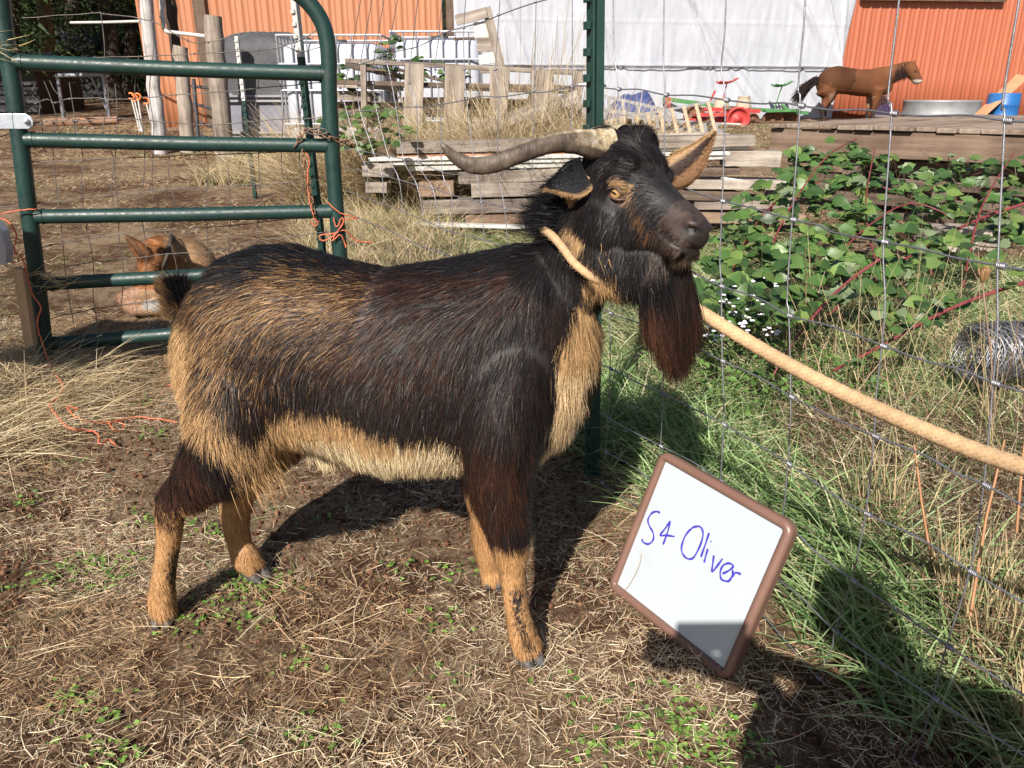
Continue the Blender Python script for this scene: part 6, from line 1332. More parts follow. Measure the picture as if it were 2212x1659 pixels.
# ================================================================ horse
def horse():
    Y = 17.6; mb = MB(); root = thing('horse', 'brown horse with black mane and tail standing behind the timber platform', 'horse', loc=PY(1830, 258, Y).tolist())
    st = [(1766, 168, 192, .10), (1773, 156, 202, .20), (1788, 146, 209, .26), (1806, 142, 203, .27), (1830, 146, 204, .25), (1856, 150, 208, .26), (1880, 149, 209, .24), (1898, 144, 206, .20), (1914, 150, 206, .16), (1926, 162, 200, .09)]
    secs = []
    for (x, yt, yb, hw) in st: T, B = PY(x, yt, Y), PY(x, yb, Y); c = (T + B) / 2; h = (T[2] - B[2]) / 2; secs.append((c, np.array([0, -hw, 0]), UP * h, UP * h, .9))
    loft(mb, secs, 24)
    def lg(pts, rad, dy): P, r = dens_path([PY(x, y, Y + dy) for x, y in pts], rad); mb.tube(P, r, 12)
    for dy, dx in ((-.14, 0), (.14, 4)):
        lg([(1780 + dx, 190), (1788 + dx, 205), (1783 + dx, 222), (1776 + dx, 236), (1778 + dx, 252), (1780 + dx, 264)], [.20, .15, .085, .060, .042, .055], dy)
        lg([(1897 - dx * 3, 190), (1893 - dx * 3, 210), (1889 - dx * 3, 228), (1885 - dx * 3, 245), (1887 - dx * 3, 262)], [.16, .10, .06, .042, .055], dy * .9)
    nk = [((1900, 172), .25, .17), ((1922, 163), .20, .13), ((1942, 154), .165, .10), ((1962, 146), .135, .085)]; P = [PY(x, y, Y - .02) for (x, y), a, b in nk]; T = norm(np.gradient(np.array(P), axis=0)); secs = []
    for p, t_, (_, a, b) in zip(P, T, nk): sd_ = norm(np.cross(t_, np.array([0, 1, 0]))); secs.append((p, norm(np.cross(t_, sd_)) * b, sd_ * a, sd_ * a, 1))
    loft(mb, secs, 20)
    P, r = dens_path([PY(1960, 143, Y - .05), PY(1967, 150, Y - .08), PY(1975, 163, Y - .12), PY(1983, 176, Y - .15), PY(1985, 181, Y - .16)], [.12, .135, .115, .09, .06]); mb.tube(P, r, 14)
    for e in (1960, 1973): Pq = [PY(e, 143, Y - .05), PY(e + 2, 134, Y - .06), PY(e + 7, 126 if e > 1970 else 130, Y - .06)]; mb.tube(Pq, [.035, .03, .004], 8)
    o = remesh('body', mb, .022, 4); V, NN, T = mesh_arrays(o); p = project(V); u, v = p[:, 0], p[:, 1]; j = (vnoise(V, 5, 3) - .5) * 14; c = np.tile(np.array([.12, .048, .022]), (len(V), 1)) * (.7 + .7 * vnoise(V, 4, 1))[:, None]
    k = inpoly(u + j, v, [(1775, 140), (1855, 140), (1850, 175), (1835, 195), (1800, 190), (1770, 175)]); c[k] = c[k] * .55
    k = inpoly(u + j, v + j * .4, [(1790, 205), (1805, 198), (1850, 212), (1890, 208), (1880, 232), (1800, 232)]) & (u < 1890); c[k] = c[k] * .6 + np.array([.15, .11, .075])
    k = (v > 240 + j * .3) | ((v > 225) & (u < 1800) & (u + j < 1784)); c[k] = (.035, .025, .022); k = (u > 1960) & (v > 170) & (z_ > 1.6) if False else (u > 1964) & (v > 172) & (v < 192); c[k] = (.42, .36, .32); k = (u > 1980) & (v > 178) & (v < 192); c[k] = (.2, .19, .19)
    k = ((u - 1977) ** 2 + (v - 155) ** 2 < 7); c[k] = .01
    bpy.data.objects.remove(o) if False else None
    me = o.data; a = me.color_attributes.new('Col', 'FLOAT_COLOR', 'POINT'); ca = np.ones((len(V), 4), np.float32); ca[:, :3] = c; a.data.foreach_set('color', ca.ravel()); m = mat_attr('horse_coat', .75, .15); me.materials.append(m); own(root, o)
    n = 2600; t_ = rng.uniform(0, 1, n); base = PY(1896, 152, Y - .05) * (1 - t_)[:, None] + PY(1962, 134, Y - .05) * t_[:, None] + rng.normal(0, .012, (n, 3)); base[:, 2] -= .02
    o = ribbon_obj('mane', m, base, np.array([.15, -.5, -.6]) + rng.normal(0, .15, (n, 3)), rng.uniform(.12, .22, n), .012, np.tile(np.array([.03, .017, .015]), (n, 1)) * rng.uniform(.6, 1.6, (n, 1)), bend=np.tile(np.array([.0, .05, -.14]), (n, 1)), segs=4); own(root, o)
    n = 700; P0 = PY(1764, 173, Y) + rng.normal(0, .03, (n, 3)); P1 = PY(1738, 228, Y - .05); tgt = P1 + rng.normal(0, .06, (n, 3)); D = tgt - P0; L = np.linalg.norm(D, axis=1) * rng.uniform(.6, 1.12, n); o = ribbon_obj('tail', m, P0, D + np.array([-.2, 0, .3]), L, .02, np.tile(np.array([.022, .014, .013]), (n, 1)), bend=np.outer(L, np.array([.10, 0, -.22])), segs=5); own(root, o)
horse()
# ================================================================ dog lying behind the gate
def dog():
    Y = 4.55; mb = MB(); root = thing('dog', 'tan shepherd dog lying curled behind the gate, head turned away', 'dog', loc=[*G(350, 672)[:2], 0])
    def tb(pts, rad, n=14): P, r = dens_path([PY(*p) for p in pts], rad); mb.tube(P, r, n)
    tb([(345, 560, 4.45), (372, 548, 4.47), (405, 560, 4.52), (428, 590, 4.58), (434, 630, 4.62), (425, 655, 4.6)], [.07, .105, .125, .13, .12, .08])
    tb([(355, 560, 4.5), (372, 600, 4.5), (385, 640, 4.5)], [.12, .13, .09])
    tb([(372, 540, 4.43), (350, 540, 4.35), (330, 545, 4.28)], [.085, .080, .075]); tb([(332, 548, 4.28), (322, 566, 4.22), (318, 584, 4.19), (314, 602, 4.18), (316, 612, 4.18)], [.072, .062, .048, .036, .024])
    tb([(380, 640, 4.40), (330, 630, 4.32), (280, 640, 4.28), (262, 650, 4.28)], [.075, .06, .045, .035]); tb([(400, 650, 4.35), (350, 662, 4.26), (300, 668, 4.22), (285, 668, 4.2)], [.07, .045, .036, .034]); tb([(262, 640, 4.34), (275, 662, 4.26), (292, 668, 4.22)], [.035, .03, .034])
    tb([(408, 640, 4.42), (440, 655, 4.4), (395, 668, 4.3)], [.09, .06, .035])
    # ears
    tb([(318, 562, 4.20), (305, 545, 4.17), (288, 525, 4.15), (268, 505, 4.14)], [.042, .042, .028, .004], 10); tb([(330, 538, 4.34), (338, 528, 4.34), (344, 524, 4.34)], [.03, .022, .006], 10)
    o = remesh('body', mb, .009, 5); V, NN, T = mesh_arrays(o); lowz = float(hground(0, 4.4)); V[:, 2] = np.maximum(V[:, 2], lowz + .003); p = project(V); u, v = p[:, 0], p[:, 1]
    def colf(V, u, v):
        c = np.tile(np.array([.36, .22, .12]), (len(V), 1)) * (.75 + .5 * vnoise(V, 22, 2))[:, None]; k = (u < 352) & (v < 625); c[k] = np.array([.30, .125, .048]) * (.8 + .4 * vnoise(V[k], 25, 2))[:, None]
        k = inpoly(u, v, [(300, 560), (322, 545), (330, 575), (315, 590)]); c[k] *= .7; k = (v > 620) & (u < 300); c[k] = np.array([.34, .20, .13]); k = inpoly(u, v, [(310, 645), (350, 650), (345, 672), (305, 668)]); c[k] = (.32, .29, .26); k = inpoly(u, v, [(262, 500), (290, 515), (315, 555), (305, 560), (280, 530)]); c[k] *= .35
        k = inpoly(u, v, [(350, 548), (362, 520), (372, 520), (362, 560), (352, 590), (344, 590)]); c[k] = (.12, .08, .06)
        return c
    c = colf(V, u, v); me = o.data; me.vertices.foreach_set('co', V.astype(np.float32).ravel()); a = me.color_attributes.new('Col', 'FLOAT_COLOR', 'POINT'); ca = np.ones((len(V), 4), np.float32); ca[:, :3] = c; a.data.foreach_set('color', ca.ravel()); m = mat_attr('dog_coat', .6, .3); me.materials.append(m); own(root, o)
    P, N2 = sample_surface(V, NN, T, 60000); q = project(P); c = colf(P, q[:, 0], q[:, 1]) * rng.uniform(.5, 1.35, (len(P), 1)); D = norm(np.array([.6, .1, -.5]) - N2 * (N2 @ np.array([.6, .1, -.5]))[:, None] + N2 * .25 + rng.normal(0, .12, P.shape))
    o = ribbon_obj('coat', m, P, D, rng.uniform(.008, .018, len(P)), .0016, np.clip(c, .003, 1), side=norm(np.cross(D, N2)), segs=2); own(root, o)
    mb = MB(); mb.tube([PY(370, 508, 4.42), PY(369, 518, 4.32), PY(364, 545, 4.24), PY(353, 575, 4.22), PY(346, 592, 4.26)], .012, 6); own(root, mb.build('collar', mat_noise('dark_leather', [(.03, .02, .016), (.06, .04, .03)], 30, .6)))
dog()
# ================================================================ woods at upper left
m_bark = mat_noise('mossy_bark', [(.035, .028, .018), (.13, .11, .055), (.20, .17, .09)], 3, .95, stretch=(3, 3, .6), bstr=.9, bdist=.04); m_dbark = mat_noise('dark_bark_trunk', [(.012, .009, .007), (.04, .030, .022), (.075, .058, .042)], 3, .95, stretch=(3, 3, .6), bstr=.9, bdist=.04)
m_need = mat_attr('needle_foliage', .65, .2, .15)
def foliage(n, cx, cy, z0, z1, rad, seed, size=.16, cols=((.020, .040, .012), (.035, .062, .018), (.06, .09, .028), (.012, .024, .008))):
    rr = np.random.default_rng(seed); k = max(20, n // 55); zc = rr.uniform(z0, z1, k); ang = rr.uniform(0, 2 * PI, k); rad_ = rad * (1.05 - .55 * (zc - z0) / (z1 - z0 + .01)) * rr.uniform(.35, 1, k)
    cen = np.stack([cx + rad_ * np.cos(ang), cy + rad_ * np.sin(ang), zc - .15 * rad_], 1); i = rr.integers(0, k, n); out = np.stack([np.cos(ang), np.sin(ang), np.full(k, -.25)], 1)
    P = cen[i] + rr.normal(0, 1, (n, 3)) * np.array([.34, .34, .13]) * (rad / 2.2); D = norm(out[i] * .8 + rr.normal(0, .6, (n, 3)))
    return P, D, rr.uniform(.5, 1.3, n) * size, np.array(cols)[rr.integers(0, len(cols), n)] * rr.uniform(.7, 1.3, (n, 1)) * (.6 + .8 * vnoise(cen[i], .9, seed)[:, None])
def tree(x_top, x_bot, y_bot, Y, r, label, fol, mat, z0=1.5, z1=9, rad=2.4, seed=1, n=5200, group='trees at the edge of the woods'):
    b_ = PY(x_bot, y_bot, Y); b_[2] = float(hground(b_[0], b_[1])) - .1; t_ = PY(x_top, 0, Y); d = norm(t_ - b_); tp = b_ + d * 11; root = thing('conifer_tree', label, 'tree', group, loc=b_.tolist())
    mb = MB(); rr = np.random.default_rng(seed); k = 12; P = [b_ + (tp - b_) * i / k + np.array([rr.normal(0, .04), rr.normal(0, .04), 0]) * (i > 0) for i in range(k + 1)]; mb.tube(P, [r * (1.25 if i == 0 else 1) * (1 - .75 * i / k) for i in range(k + 1)], 14)
    for i in range(14):
        z = rr.uniform(.15, .8); a = rr.uniform(0, 2 * PI); p = b_ + (tp - b_) * z; L = rr.uniform(.5, 1.6); mb.tube([p, p + np.array([math.cos(a) * L * .5, math.sin(a) * L * .5, .02]), p + np.array([math.cos(a) * L, math.sin(a) * L, -.25])], [.035, .022, .006], 5)
    own(root, mb.build('trunk', mat))
    P, D, L, c = foliage(n, b_[0], b_[1], b_[2] + z0, b_[2] + z1, rad, seed); o = ribbon_obj('crown', m_need, P, D, L, L * .32, np.clip(c, .003, 1), bend=rng.normal(0, .2, (len(P), 3)) * L[:, None], segs=2, tip=.3); own(root, o)
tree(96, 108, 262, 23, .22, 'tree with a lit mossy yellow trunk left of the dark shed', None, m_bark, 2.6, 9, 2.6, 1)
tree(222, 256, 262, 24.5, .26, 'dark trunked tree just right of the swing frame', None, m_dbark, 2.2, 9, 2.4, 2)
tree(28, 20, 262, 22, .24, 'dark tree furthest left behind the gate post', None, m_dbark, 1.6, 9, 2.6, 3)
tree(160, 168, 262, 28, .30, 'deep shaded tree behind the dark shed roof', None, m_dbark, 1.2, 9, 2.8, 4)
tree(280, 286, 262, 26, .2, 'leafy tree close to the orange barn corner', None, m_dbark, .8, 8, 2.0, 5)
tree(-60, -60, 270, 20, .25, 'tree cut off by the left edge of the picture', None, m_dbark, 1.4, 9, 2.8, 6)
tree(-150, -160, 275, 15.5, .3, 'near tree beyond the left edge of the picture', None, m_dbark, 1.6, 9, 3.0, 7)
P_, D_, L_, c_ = [], [], [], []
for i in range(26):
    x = rng.uniform(-28, -9); y = rng.uniform(27, 37); a = foliage(1800, x, y, .8, 11, 2.8, 100 + i, .26, ((.010, .02, .006), (.022, .038, .012), (.006, .012, .004)))  # needles coloured extra dark to stand for shade inside the woods
    for lst, q in zip((P_, D_, L_, c_), a): lst.append(q)
P_, D_, L_, c_ = map(np.concatenate, (P_, D_, L_, c_)); o = ribbon_obj('distant_woods', m_need, P_, D_, L_, L_ * .4, np.clip(c_, .002, 1), segs=2, tip=.3, bend=rng.normal(0, .2, (len(P_), 3)) * L_[:, None]); tag(o, 'dark mass of conifer woods behind the first trees', 'woods', kind='stuff')
mb = MB(); mb.box((-20, 39, 6), (50, 1.0, 13)); o = mb.build('dark_backdrop', mat_noise('deep_wood_shade', [(.004, .006, .003), (.02, .03, .012)], .8, 1, bstr=1, bdist=.5)); tag(o, kind='structure'); o.name = 'woods_backdrop'  # dark slab added behind the trees in place of deep forest shade
# sheds, swing frame, log, rail, step-in posts
m_blk = mat_noise('black_sheet', [(.006, .006, .007), (.015, .015, .018)], 2, .6, bstr=.3)
a = PY(24, 266, 19.5); b_ = PY(92, 266, 19.5); sh = thing('dark_shed', 'dark shed with horizontal siding beyond the left gate post', 'shed', loc=a.tolist()); zt = PY(50, 152, 19.5)[2]; zb = float(hground(a[0], 19.5)) - .05; mb = MB(); mb.box(((a[0] + b_[0]) / 2 - 1.0, 20.6, (zt + zb) / 2), (b_[0] - a[0] + 2.0, 2, zt - zb)); own(sh, mb.build('wall', m_blk))
z = zb + .15
while z < zt: mb = MB(); mb.beam([a[0] - 2.0, 19.57, z], [b_[0] - .02, 19.57, z], .05, .07); own(sh, mb.build('siding_board', mat_noise('dark_siding', [(.03, .03, .035), (.06, .06, .07)], 4, .7) if 'dark_siding' not in bpy.data.materials else bpy.data.materials['dark_siding'])); z += .2
mb = MB(); mb.prism([[a[0] - 2.2, 19.3, zt], [b_[0] + .2, 19.3, zt], [b_[0] + .2, 20.6, zt + .4], [a[0] - 2.2, 20.6, zt + .4]], [0, .02, .05]); own(sh, mb.build('roof', m_blk))
a = PY(128, 262, 26); b_ = PY(232, 262, 26); zt = PY(170, 58, 26)[2]; mb = MB(); mb.prism([[a[0], 26, .6], [b_[0], 26, .6], [b_[0], 26, zt - .4], [(a[0] + b_[0]) / 2, 26, zt], [a[0], 26, zt - .3]], [0, 2.5, 0]); one(recentre(mb.build('black_shed', m_blk)), 'black pitched shed deep in the woods', 'shed')
sw = thing('swing_frame', 'grey metal frame standing in front of the dark woods', 'frame', loc=PY(180, 262, 18.5).tolist()); m_gm = mat_noise('grey_tube', [(.16, .17, .20), (.26, .27, .31)], 8, .5, metal=.3)
for (p, q_, nm) in (((124, 163), (139, 262), 'leg'), ((222, 163), (238, 262), 'leg'), ((196, 165), (232, 240), 'brace'), ((122, 163), (224, 162), 'top_bar')): mb = MB(); mb.tube([PY(*p, 18.5), PY(*q_, 18.5)], .045 if nm != 'brace' else .025, 8); own(sw, mb.build(nm, m_gm))
mb = MB(); P, r = dens_path([PY(97, 266, 16.6), PY(150, 264, 16.7), PY(200, 262, 16.8), PY(254, 259, 16.9)], [.085, .09, .085, .075]); mb.tube(P, r, 12); one(recentre(mb.build('log', mat_wood('brown_log', [(.10, .05, .03), (.24, .14, .09), (.32, .2, .14)], 'X'))), 'long brown log lying on the bare dirt before the woods', 'log')
mb = MB(); mb.tube([PY(153, 49, 15), PY(230, 48, 14.5), PY(302, 46, 14)], .022, 8); one(recentre(mb.build('white_rail', m_white)), 'thin white rail running across the dark trees to the pale post', 'rail')
m_op = mat_noise('orange_plastic', [(.75, .16, .03), (.85, .22, .05)], 20, .5)
for i, (p, q_) in enumerate((((284, 212), (302, 284)), ((291, 216), (306, 284)), ((298, 213), (309, 284)), ((316, 222), (330, 278)))):
    r0 = thing('step_in_post', ['leftmost of the white step-in posts with orange tops', 'second white step-in post with an orange top', 'third white step-in post with an orange top', 'white step-in post half hidden behind the pale peeling post'][i], 'step-in post', 'step-in posts near the pale post', loc=PY(*q_, 13.6).tolist())
    mb = MB(); mb.tube([PY(*p, 13.6), PY(*q_, 13.6)], .014, 6); own(r0, mb.build('shaft', m_white)); mb = MB(); c = PY(*p, 13.6); mb.tube([c + np.array([.05 * math.cos(a_), 0, .03 + .05 * math.sin(a_)]) for a_ in np.linspace(-2.5, 2.2, 9)], .016, 6); own(r0, mb.build('insulator', m_op))

# ================================================================ plants
def leafmat(name):
    m, t, b = newmat(name); a = N(t, 'ShaderNodeAttribute', attribute_name='Col'); g = N(t, 'ShaderNodeNewGeometry'); mx = N(t, 'ShaderNodeMix', data_type='RGBA'); hs = N(t, 'ShaderNodeMix', data_type='RGBA'); hs.inputs[0].default_value = .72; hs.inputs[7].default_value = (.22, .27, .16, 1)
    t.links.new(a.outputs['Color'], hs.inputs[6]); inv = N(t, 'ShaderNodeMath', operation='SUBTRACT', i_0=1.0); t.links.new(g.outputs['Backfacing'], inv.inputs[1]); t.links.new(inv.outputs[0], mx.inputs[0]); t.links.new(a.outputs['Color'], mx.inputs[6]); t.links.new(hs.outputs[2], mx.inputs[7]); t.links.new(mx.outputs[2], b.inputs['Base Color']); b.inputs['Roughness'].default_value = .42; b.inputs['Specular IOR Level'].default_value = .45
    tr = t.nodes.new('ShaderNodeBsdfTranslucent'); ms = t.nodes.new('ShaderNodeMixShader'); ms.inputs[0].default_value = .22; t.links.new(a.outputs['Color'], tr.inputs[0]); t.links.new(b.outputs[0], ms.inputs[1]); t.links.new(tr.outputs[0], ms.inputs[2]); t.links.new(ms.outputs[0], t.nodes['Material Output'].inputs[0]); return m
m_leaf = leafmat('bramble_leaf'); m_cane = mat_noise('red_cane', [(.12, .022, .025), (.24, .05, .05)], 30, .5, bstr=.3); m_gst = mat_noise('green_stem', [(.1, .14, .04), (.2, .2, .08)], 30, .6)
def big_leaves(P, Nn, A, size, aspect=.78):
    """bramble leaflets: toothed outline, folded along the midrib, side veins raised"""
    n = len(P); A = norm(A); Nn = norm(Nn - A * (Nn * A).sum(1, keepdims=True)); S = np.cross(Nn, A); m = 9; V = []
    prof = [0.02, .31, .44, .48, .45, .38, .28, .15, .01]
    for k in range(m):
        t_ = k / (m - 1); c = P + A * (size * t_)[:, None] - Nn * (size * .22 * t_ * t_)[:, None]; w_ = prof[k] * (1.10 if k % 2 else .90)
        for sg in (-1, -.5, 0, .5, 1): V.append(c + S * (sg * w_ * aspect * size)[:, None] + Nn * ((abs(sg) * w_ * .17 - .08 * w_ * sg * sg) * size + (.015 * size if (k % 2 and abs(sg) == .5) else 0))[:, None] - A * (abs(sg) * .04 * size)[:, None] * (1 if k % 2 else -.4))
    V = np.stack(V, 1); b = np.arange(n)[:, None] * (5 * m); Q = [b + np.array([[5 * k + s_, 5 * k + s_ + 1, 5 * k + s_ + 6, 5 * k + s_ + 5]]) for k in range(m - 1) for s_ in range(4)]
    return V.reshape(-1, 3), np.concatenate(Q), 5 * m
def bramble(name, label, canes, leaves, region=None, nreg=0, yfun=None, cane_r=.006, loc=None, cols=((.055, .115, .030), (.075, .15, .038), (.04, .08, .024), (.14, .21, .055), (.095, .16, .045))):
    root = thing(name, label, 'bush', 'brambles', loc=loc); P, A, Nn, S = [], [], [], []
    for ci, (pts, r0) in enumerate(canes):
        Pc, rc = dens_path([PY(*p) for p in pts], np.linspace(r0, r0 * .55, len(pts)), 8); mb = MB(); mb.tube(Pc, rc, 8)
        for k in range(2, len(Pc) - 1, 1):                                     # thorns
            u = norm(rng.normal(size=3)); mb.tube([Pc[k], Pc[k] + u * r0 * 2.2], [r0 * .5, .0002], 4, caps=False)
        own(root, mb.build('cane', m_cane))
        for k in range(2, len(Pc), leaves):
            base = Pc[k]; d = norm(Pc[min(k + 1, len(Pc) - 1)] - Pc[k - 1]); sp_ = norm(np.cross(d, UP) * rng.choice([-1, 1]) + UP * .5 + rng.normal(0, .3, 3)); tip = base + sp_ * rng.uniform(.03, .07); q = MB(); 
            P_0 = [(tip, sp_), (tip - sp_ * .01, norm(sp_ + np.cross(sp_, UP) * 1.3)), (tip - sp_ * .01, norm(sp_ - np.cross(sp_, UP) * 1.3))]
            sz = rng.uniform(.04, .07)
            for (pp, dd) in P_0: P.append(pp); A.append(dd + np.array([0, 0, -.25])); Nn.append(np.array([rng.normal(-.1, .35), rng.normal(-.45, .35), 1])); S.append(sz)
    for i in range(nreg):
        for tr_ in range(60):
            x = rng.uniform(min(p[0] for p in region), max(p[0] for p in region)); y = rng.uniform(min(p[1] for p in region), max(p[1] for p in region))
            if inpoly(np.array([x]), np.array([y]), region)[0] and rng.uniform() < .25 + 1.2 * vnoise(np.array([[x / 55, y / 55]]), 1, 7)[0]: break
        base = PY(x, y, yfun(x, y) + rng.normal(0, .18)); flp = -1 if rng.uniform() < .08 else 1; a0 = rng.uniform(0, 2 * PI); sp_ = norm(np.array([math.cos(a0), math.sin(a0) * .8, rng.uniform(-.2, .3)])); sz = rng.uniform(.045, .105); nn0 = np.array([rng.normal(-.1, .5), rng.normal(-.8, .5), 1])
        for (dd) in (sp_, norm(sp_ + np.cross(sp_, UP) * 1.3), norm(sp_ - np.cross(sp_, UP) * 1.3)): P.append(base); A.append(dd + rng.normal(0, .1, 3)); Nn.append((nn0 + rng.normal(0, .12, 3)) * flp); S.append(sz)
    P, A, Nn, S = map(np.array, (P, A, Nn, S)); V, Q, k = big_leaves(P, Nn, A, S); c = np.repeat(pick(cols, len(P), .25), k, 0); o = mesh_np('leaves', V, Q, m_leaf, col=c, smooth=False); own(root, o)
    # fine stems under the leaf mass
    n = len(P)
    if n < 400: return root
    i = rng.integers(0, n, n // 2); o = ribbon_obj('stems', m_grass, P[i], np.array([0, 0, -1]) + rng.normal(0, .5, (len(i), 3)), rng.uniform(.05, .18, len(i)), .003, pick([(.08, .12, .04), (.16, .06, .05), (.2, .16, .09)], len(i)), bend=rng.normal(0, .02, (len(i), 3)), segs=3, tip=.8); own(root, o)
yf = lambda x, y: 5.3 - (y - 330) / 340 * 2.3
bramble('bramble_bush', 'dense bramble bush with toothed green leaves growing in front of the timber platform', [([(1560, 560, 4.1), (1640, 500, 4.4), (1680, 430, 4.9), (1760, 395, 5.1), (1850, 385, 5.1)], .008), ([(2212, 440, 4.4), (2100, 480, 4.3), (1980, 545, 4.0), (1880, 610, 3.7), (1790, 680, 3.4)], .009), ([(1850, 388, 5.1), (1960, 420, 5.0), (2100, 455, 4.9), (2230, 452, 4.8)], .007), ([(1960, 500, 4.6), (2000, 560, 4.4), (2030, 640, 4.2)], .006), ([(1500, 640, 3.8), (1570, 600, 3.9), (1650, 560, 4.0)], .006), ([(1640, 620, 3.7), (1690, 480, 4.1), (1780, 345, 4.6), (1850, 300, 4.9)], .006), ([(1900, 600, 3.6), (1870, 450, 4.2), (1890, 320, 4.8)], .006), ([(2080, 620, 3.5), (2120, 450, 4.0), (2190, 330, 4.5)], .006), ([(1760, 640, 3.5), (1840, 520, 3.9), (1960, 440, 4.2), (2060, 470, 4.1)], .006), ([(1560, 660, 3.5), (1600, 540, 4.0), (1660, 450, 4.4), (1720, 430, 4.6)], .005)], 6,
        [(1490, 640), (1520, 560), (1570, 480), (1600, 430), (1680, 350), (1740, 318), (1800, 330), (1850, 300), (1900, 318), (1960, 350), (2080, 330), (2212, 350), (2212, 520), (2150, 560), (2020, 600), (1960, 640), (1880, 640), (1800, 640), (1750, 700), (1640, 700), (1560, 690), (1500, 690)], 540, yf, loc=PY(1780, 700, 3.6).tolist())
bramble('bramble_cane', 'long arching red bramble cane with sparse leaves over the grass', [([(2250, 600, 3.0), (2150, 630, 2.95), (2050, 668, 2.9), (1960, 715, 2.85), (1880, 760, 2.8), (1800, 800, 2.7)], .0085), ([(1900, 560, 3.1), (1830, 610, 3.05), (1760, 680, 2.95), (1700, 760, 2.85), (1660, 830, 2.8)], .0065)], 6, [(1860, 640), (2080, 640), (2060, 700), (1900, 720)], 14, lambda x, y: 2.9, loc=PY(1900, 830, 2.8).tolist())
bramble('bramble_bush', 'small bramble growing through the dry grass beside the right gate post', [([(720, 330, 5.2), (760, 300, 5.6), (820, 280, 5.8)], .004)], 5, [(690, 230), (740, 220), (860, 240), (900, 290), (850, 330), (740, 330), (700, 300)], 60, lambda x, y: 6.6, loc=PY(760, 330, 6.4).tolist(), cols=((.09, .15, .04), (.14, .2, .06), (.06, .1, .03)))
bramble('bramble_bush', 'bramble climbing up between the two white water tanks', [([(850, 200, 8.6), (846, 140, 8.7), (850, 90, 8.8)], .006)], 4, [(720, 150), (800, 125), (835, 80), (860, 78), (880, 110), (920, 130), (1020, 150), (1000, 175), (860, 180), (720, 220)], 90, lambda x, y: 8.6, loc=PY(850, 260, 8.6).tolist(), cols=((.06, .11, .035), (.1, .16, .05), (.04, .08, .025)))
# ---- grass beyond the fence
def clumped(n, x0, x1, y0, y1, dens, h0, h1, w_, cols, name, label, upr=.8, segs=4, mat=None, tipc=1.25, bf_=1.0):
    x, y = scatter(n, x0, x1, y0, y1, dens); n = len(x); p = np.stack([x, y], 1); k = np.floor(p / .055); ang = 2 * PI * vnoise(k, 1.0, 5) + rng.normal(0, 1.5, n); h = rng.uniform(h0, h1, n) * (.5 + .8 * vnoise(p, 3.2, 6))
    D = np.stack([np.cos(ang) * (1 - upr) * 1.5, np.sin(ang) * (1 - upr) * 1.5, np.full(n, upr)], 1) + rng.normal(0, .12, (n, 3)); bend = np.stack([np.cos(ang), np.sin(ang), -np.full(n, .75)], 1) * (h * bf_ * rng.uniform(.15, .7, n))[:, None]
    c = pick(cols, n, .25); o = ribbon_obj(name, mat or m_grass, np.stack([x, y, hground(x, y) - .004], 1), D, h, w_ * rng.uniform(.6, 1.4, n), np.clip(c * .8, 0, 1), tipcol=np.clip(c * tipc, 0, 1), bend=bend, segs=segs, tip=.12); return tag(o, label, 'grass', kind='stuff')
bf = lambda x, y, o=0.0: behind_fence(x, y, o)
GC = [(.17, .25, .09), (.23, .32, .13), (.12, .18, .065), (.31, .38, .18), (.52, .49, .30), (.46, .40, .25)]
dn = lambda x, y: np.clip(bf(x, y, .02) * 6, 0, 1) * np.clip(.35 + .9 * vnoise(np.stack([x, y], 1), 2.4, 41), 0, 1) * np.where((x > 1.25) & (y < 2.3), .35, 1)
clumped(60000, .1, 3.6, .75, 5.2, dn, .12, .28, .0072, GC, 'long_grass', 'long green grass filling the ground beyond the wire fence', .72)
SC_ = [(.50, .40, .24), (.60, .50, .33), (.40, .30, .17), (.30, .21, .12), (.20, .13, .08)]
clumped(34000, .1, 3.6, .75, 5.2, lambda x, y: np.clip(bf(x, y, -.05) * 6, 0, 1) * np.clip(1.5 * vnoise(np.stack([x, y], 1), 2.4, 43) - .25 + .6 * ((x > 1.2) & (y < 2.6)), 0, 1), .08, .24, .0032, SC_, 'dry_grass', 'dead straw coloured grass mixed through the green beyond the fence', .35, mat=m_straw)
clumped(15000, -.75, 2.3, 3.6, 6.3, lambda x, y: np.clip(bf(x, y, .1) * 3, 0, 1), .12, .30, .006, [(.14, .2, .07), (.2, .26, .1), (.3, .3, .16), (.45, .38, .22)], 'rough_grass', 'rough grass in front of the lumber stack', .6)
clumped(24000, -1.75, -.3, 3.75, 7.6, lambda x, y: np.clip(1.1 - abs(x + .85 - (y - 4) * -.06) / .62, 0, 1), .2, .45, .0045, SC_[:4] + [(.2, .22, .1)], 'tall_dry_grass', 'tall dry grass along the fence beyond the right gate post', .85, mat=m_straw)
clumped(42000, -1.9, 1.15, 6.9, 7.7, lambda x, y: .3 + .9 * vnoise(np.stack([x, y], 1), 2.2, 61), .45, 1.45, .007, SC_[:4], 'tall_dry_grass', 'tall dry grass standing among the upright pallet boards', .9, mat=m_straw)
clumped(7000, -3.6, -2.4, 9.0, 11.0, None, .15, .4, .008, SC_[:4] + [(.2, .22, .1)], 'tall_dry_grass', 'dry grass at the foot of the grey covered tank', .85, mat=m_straw)
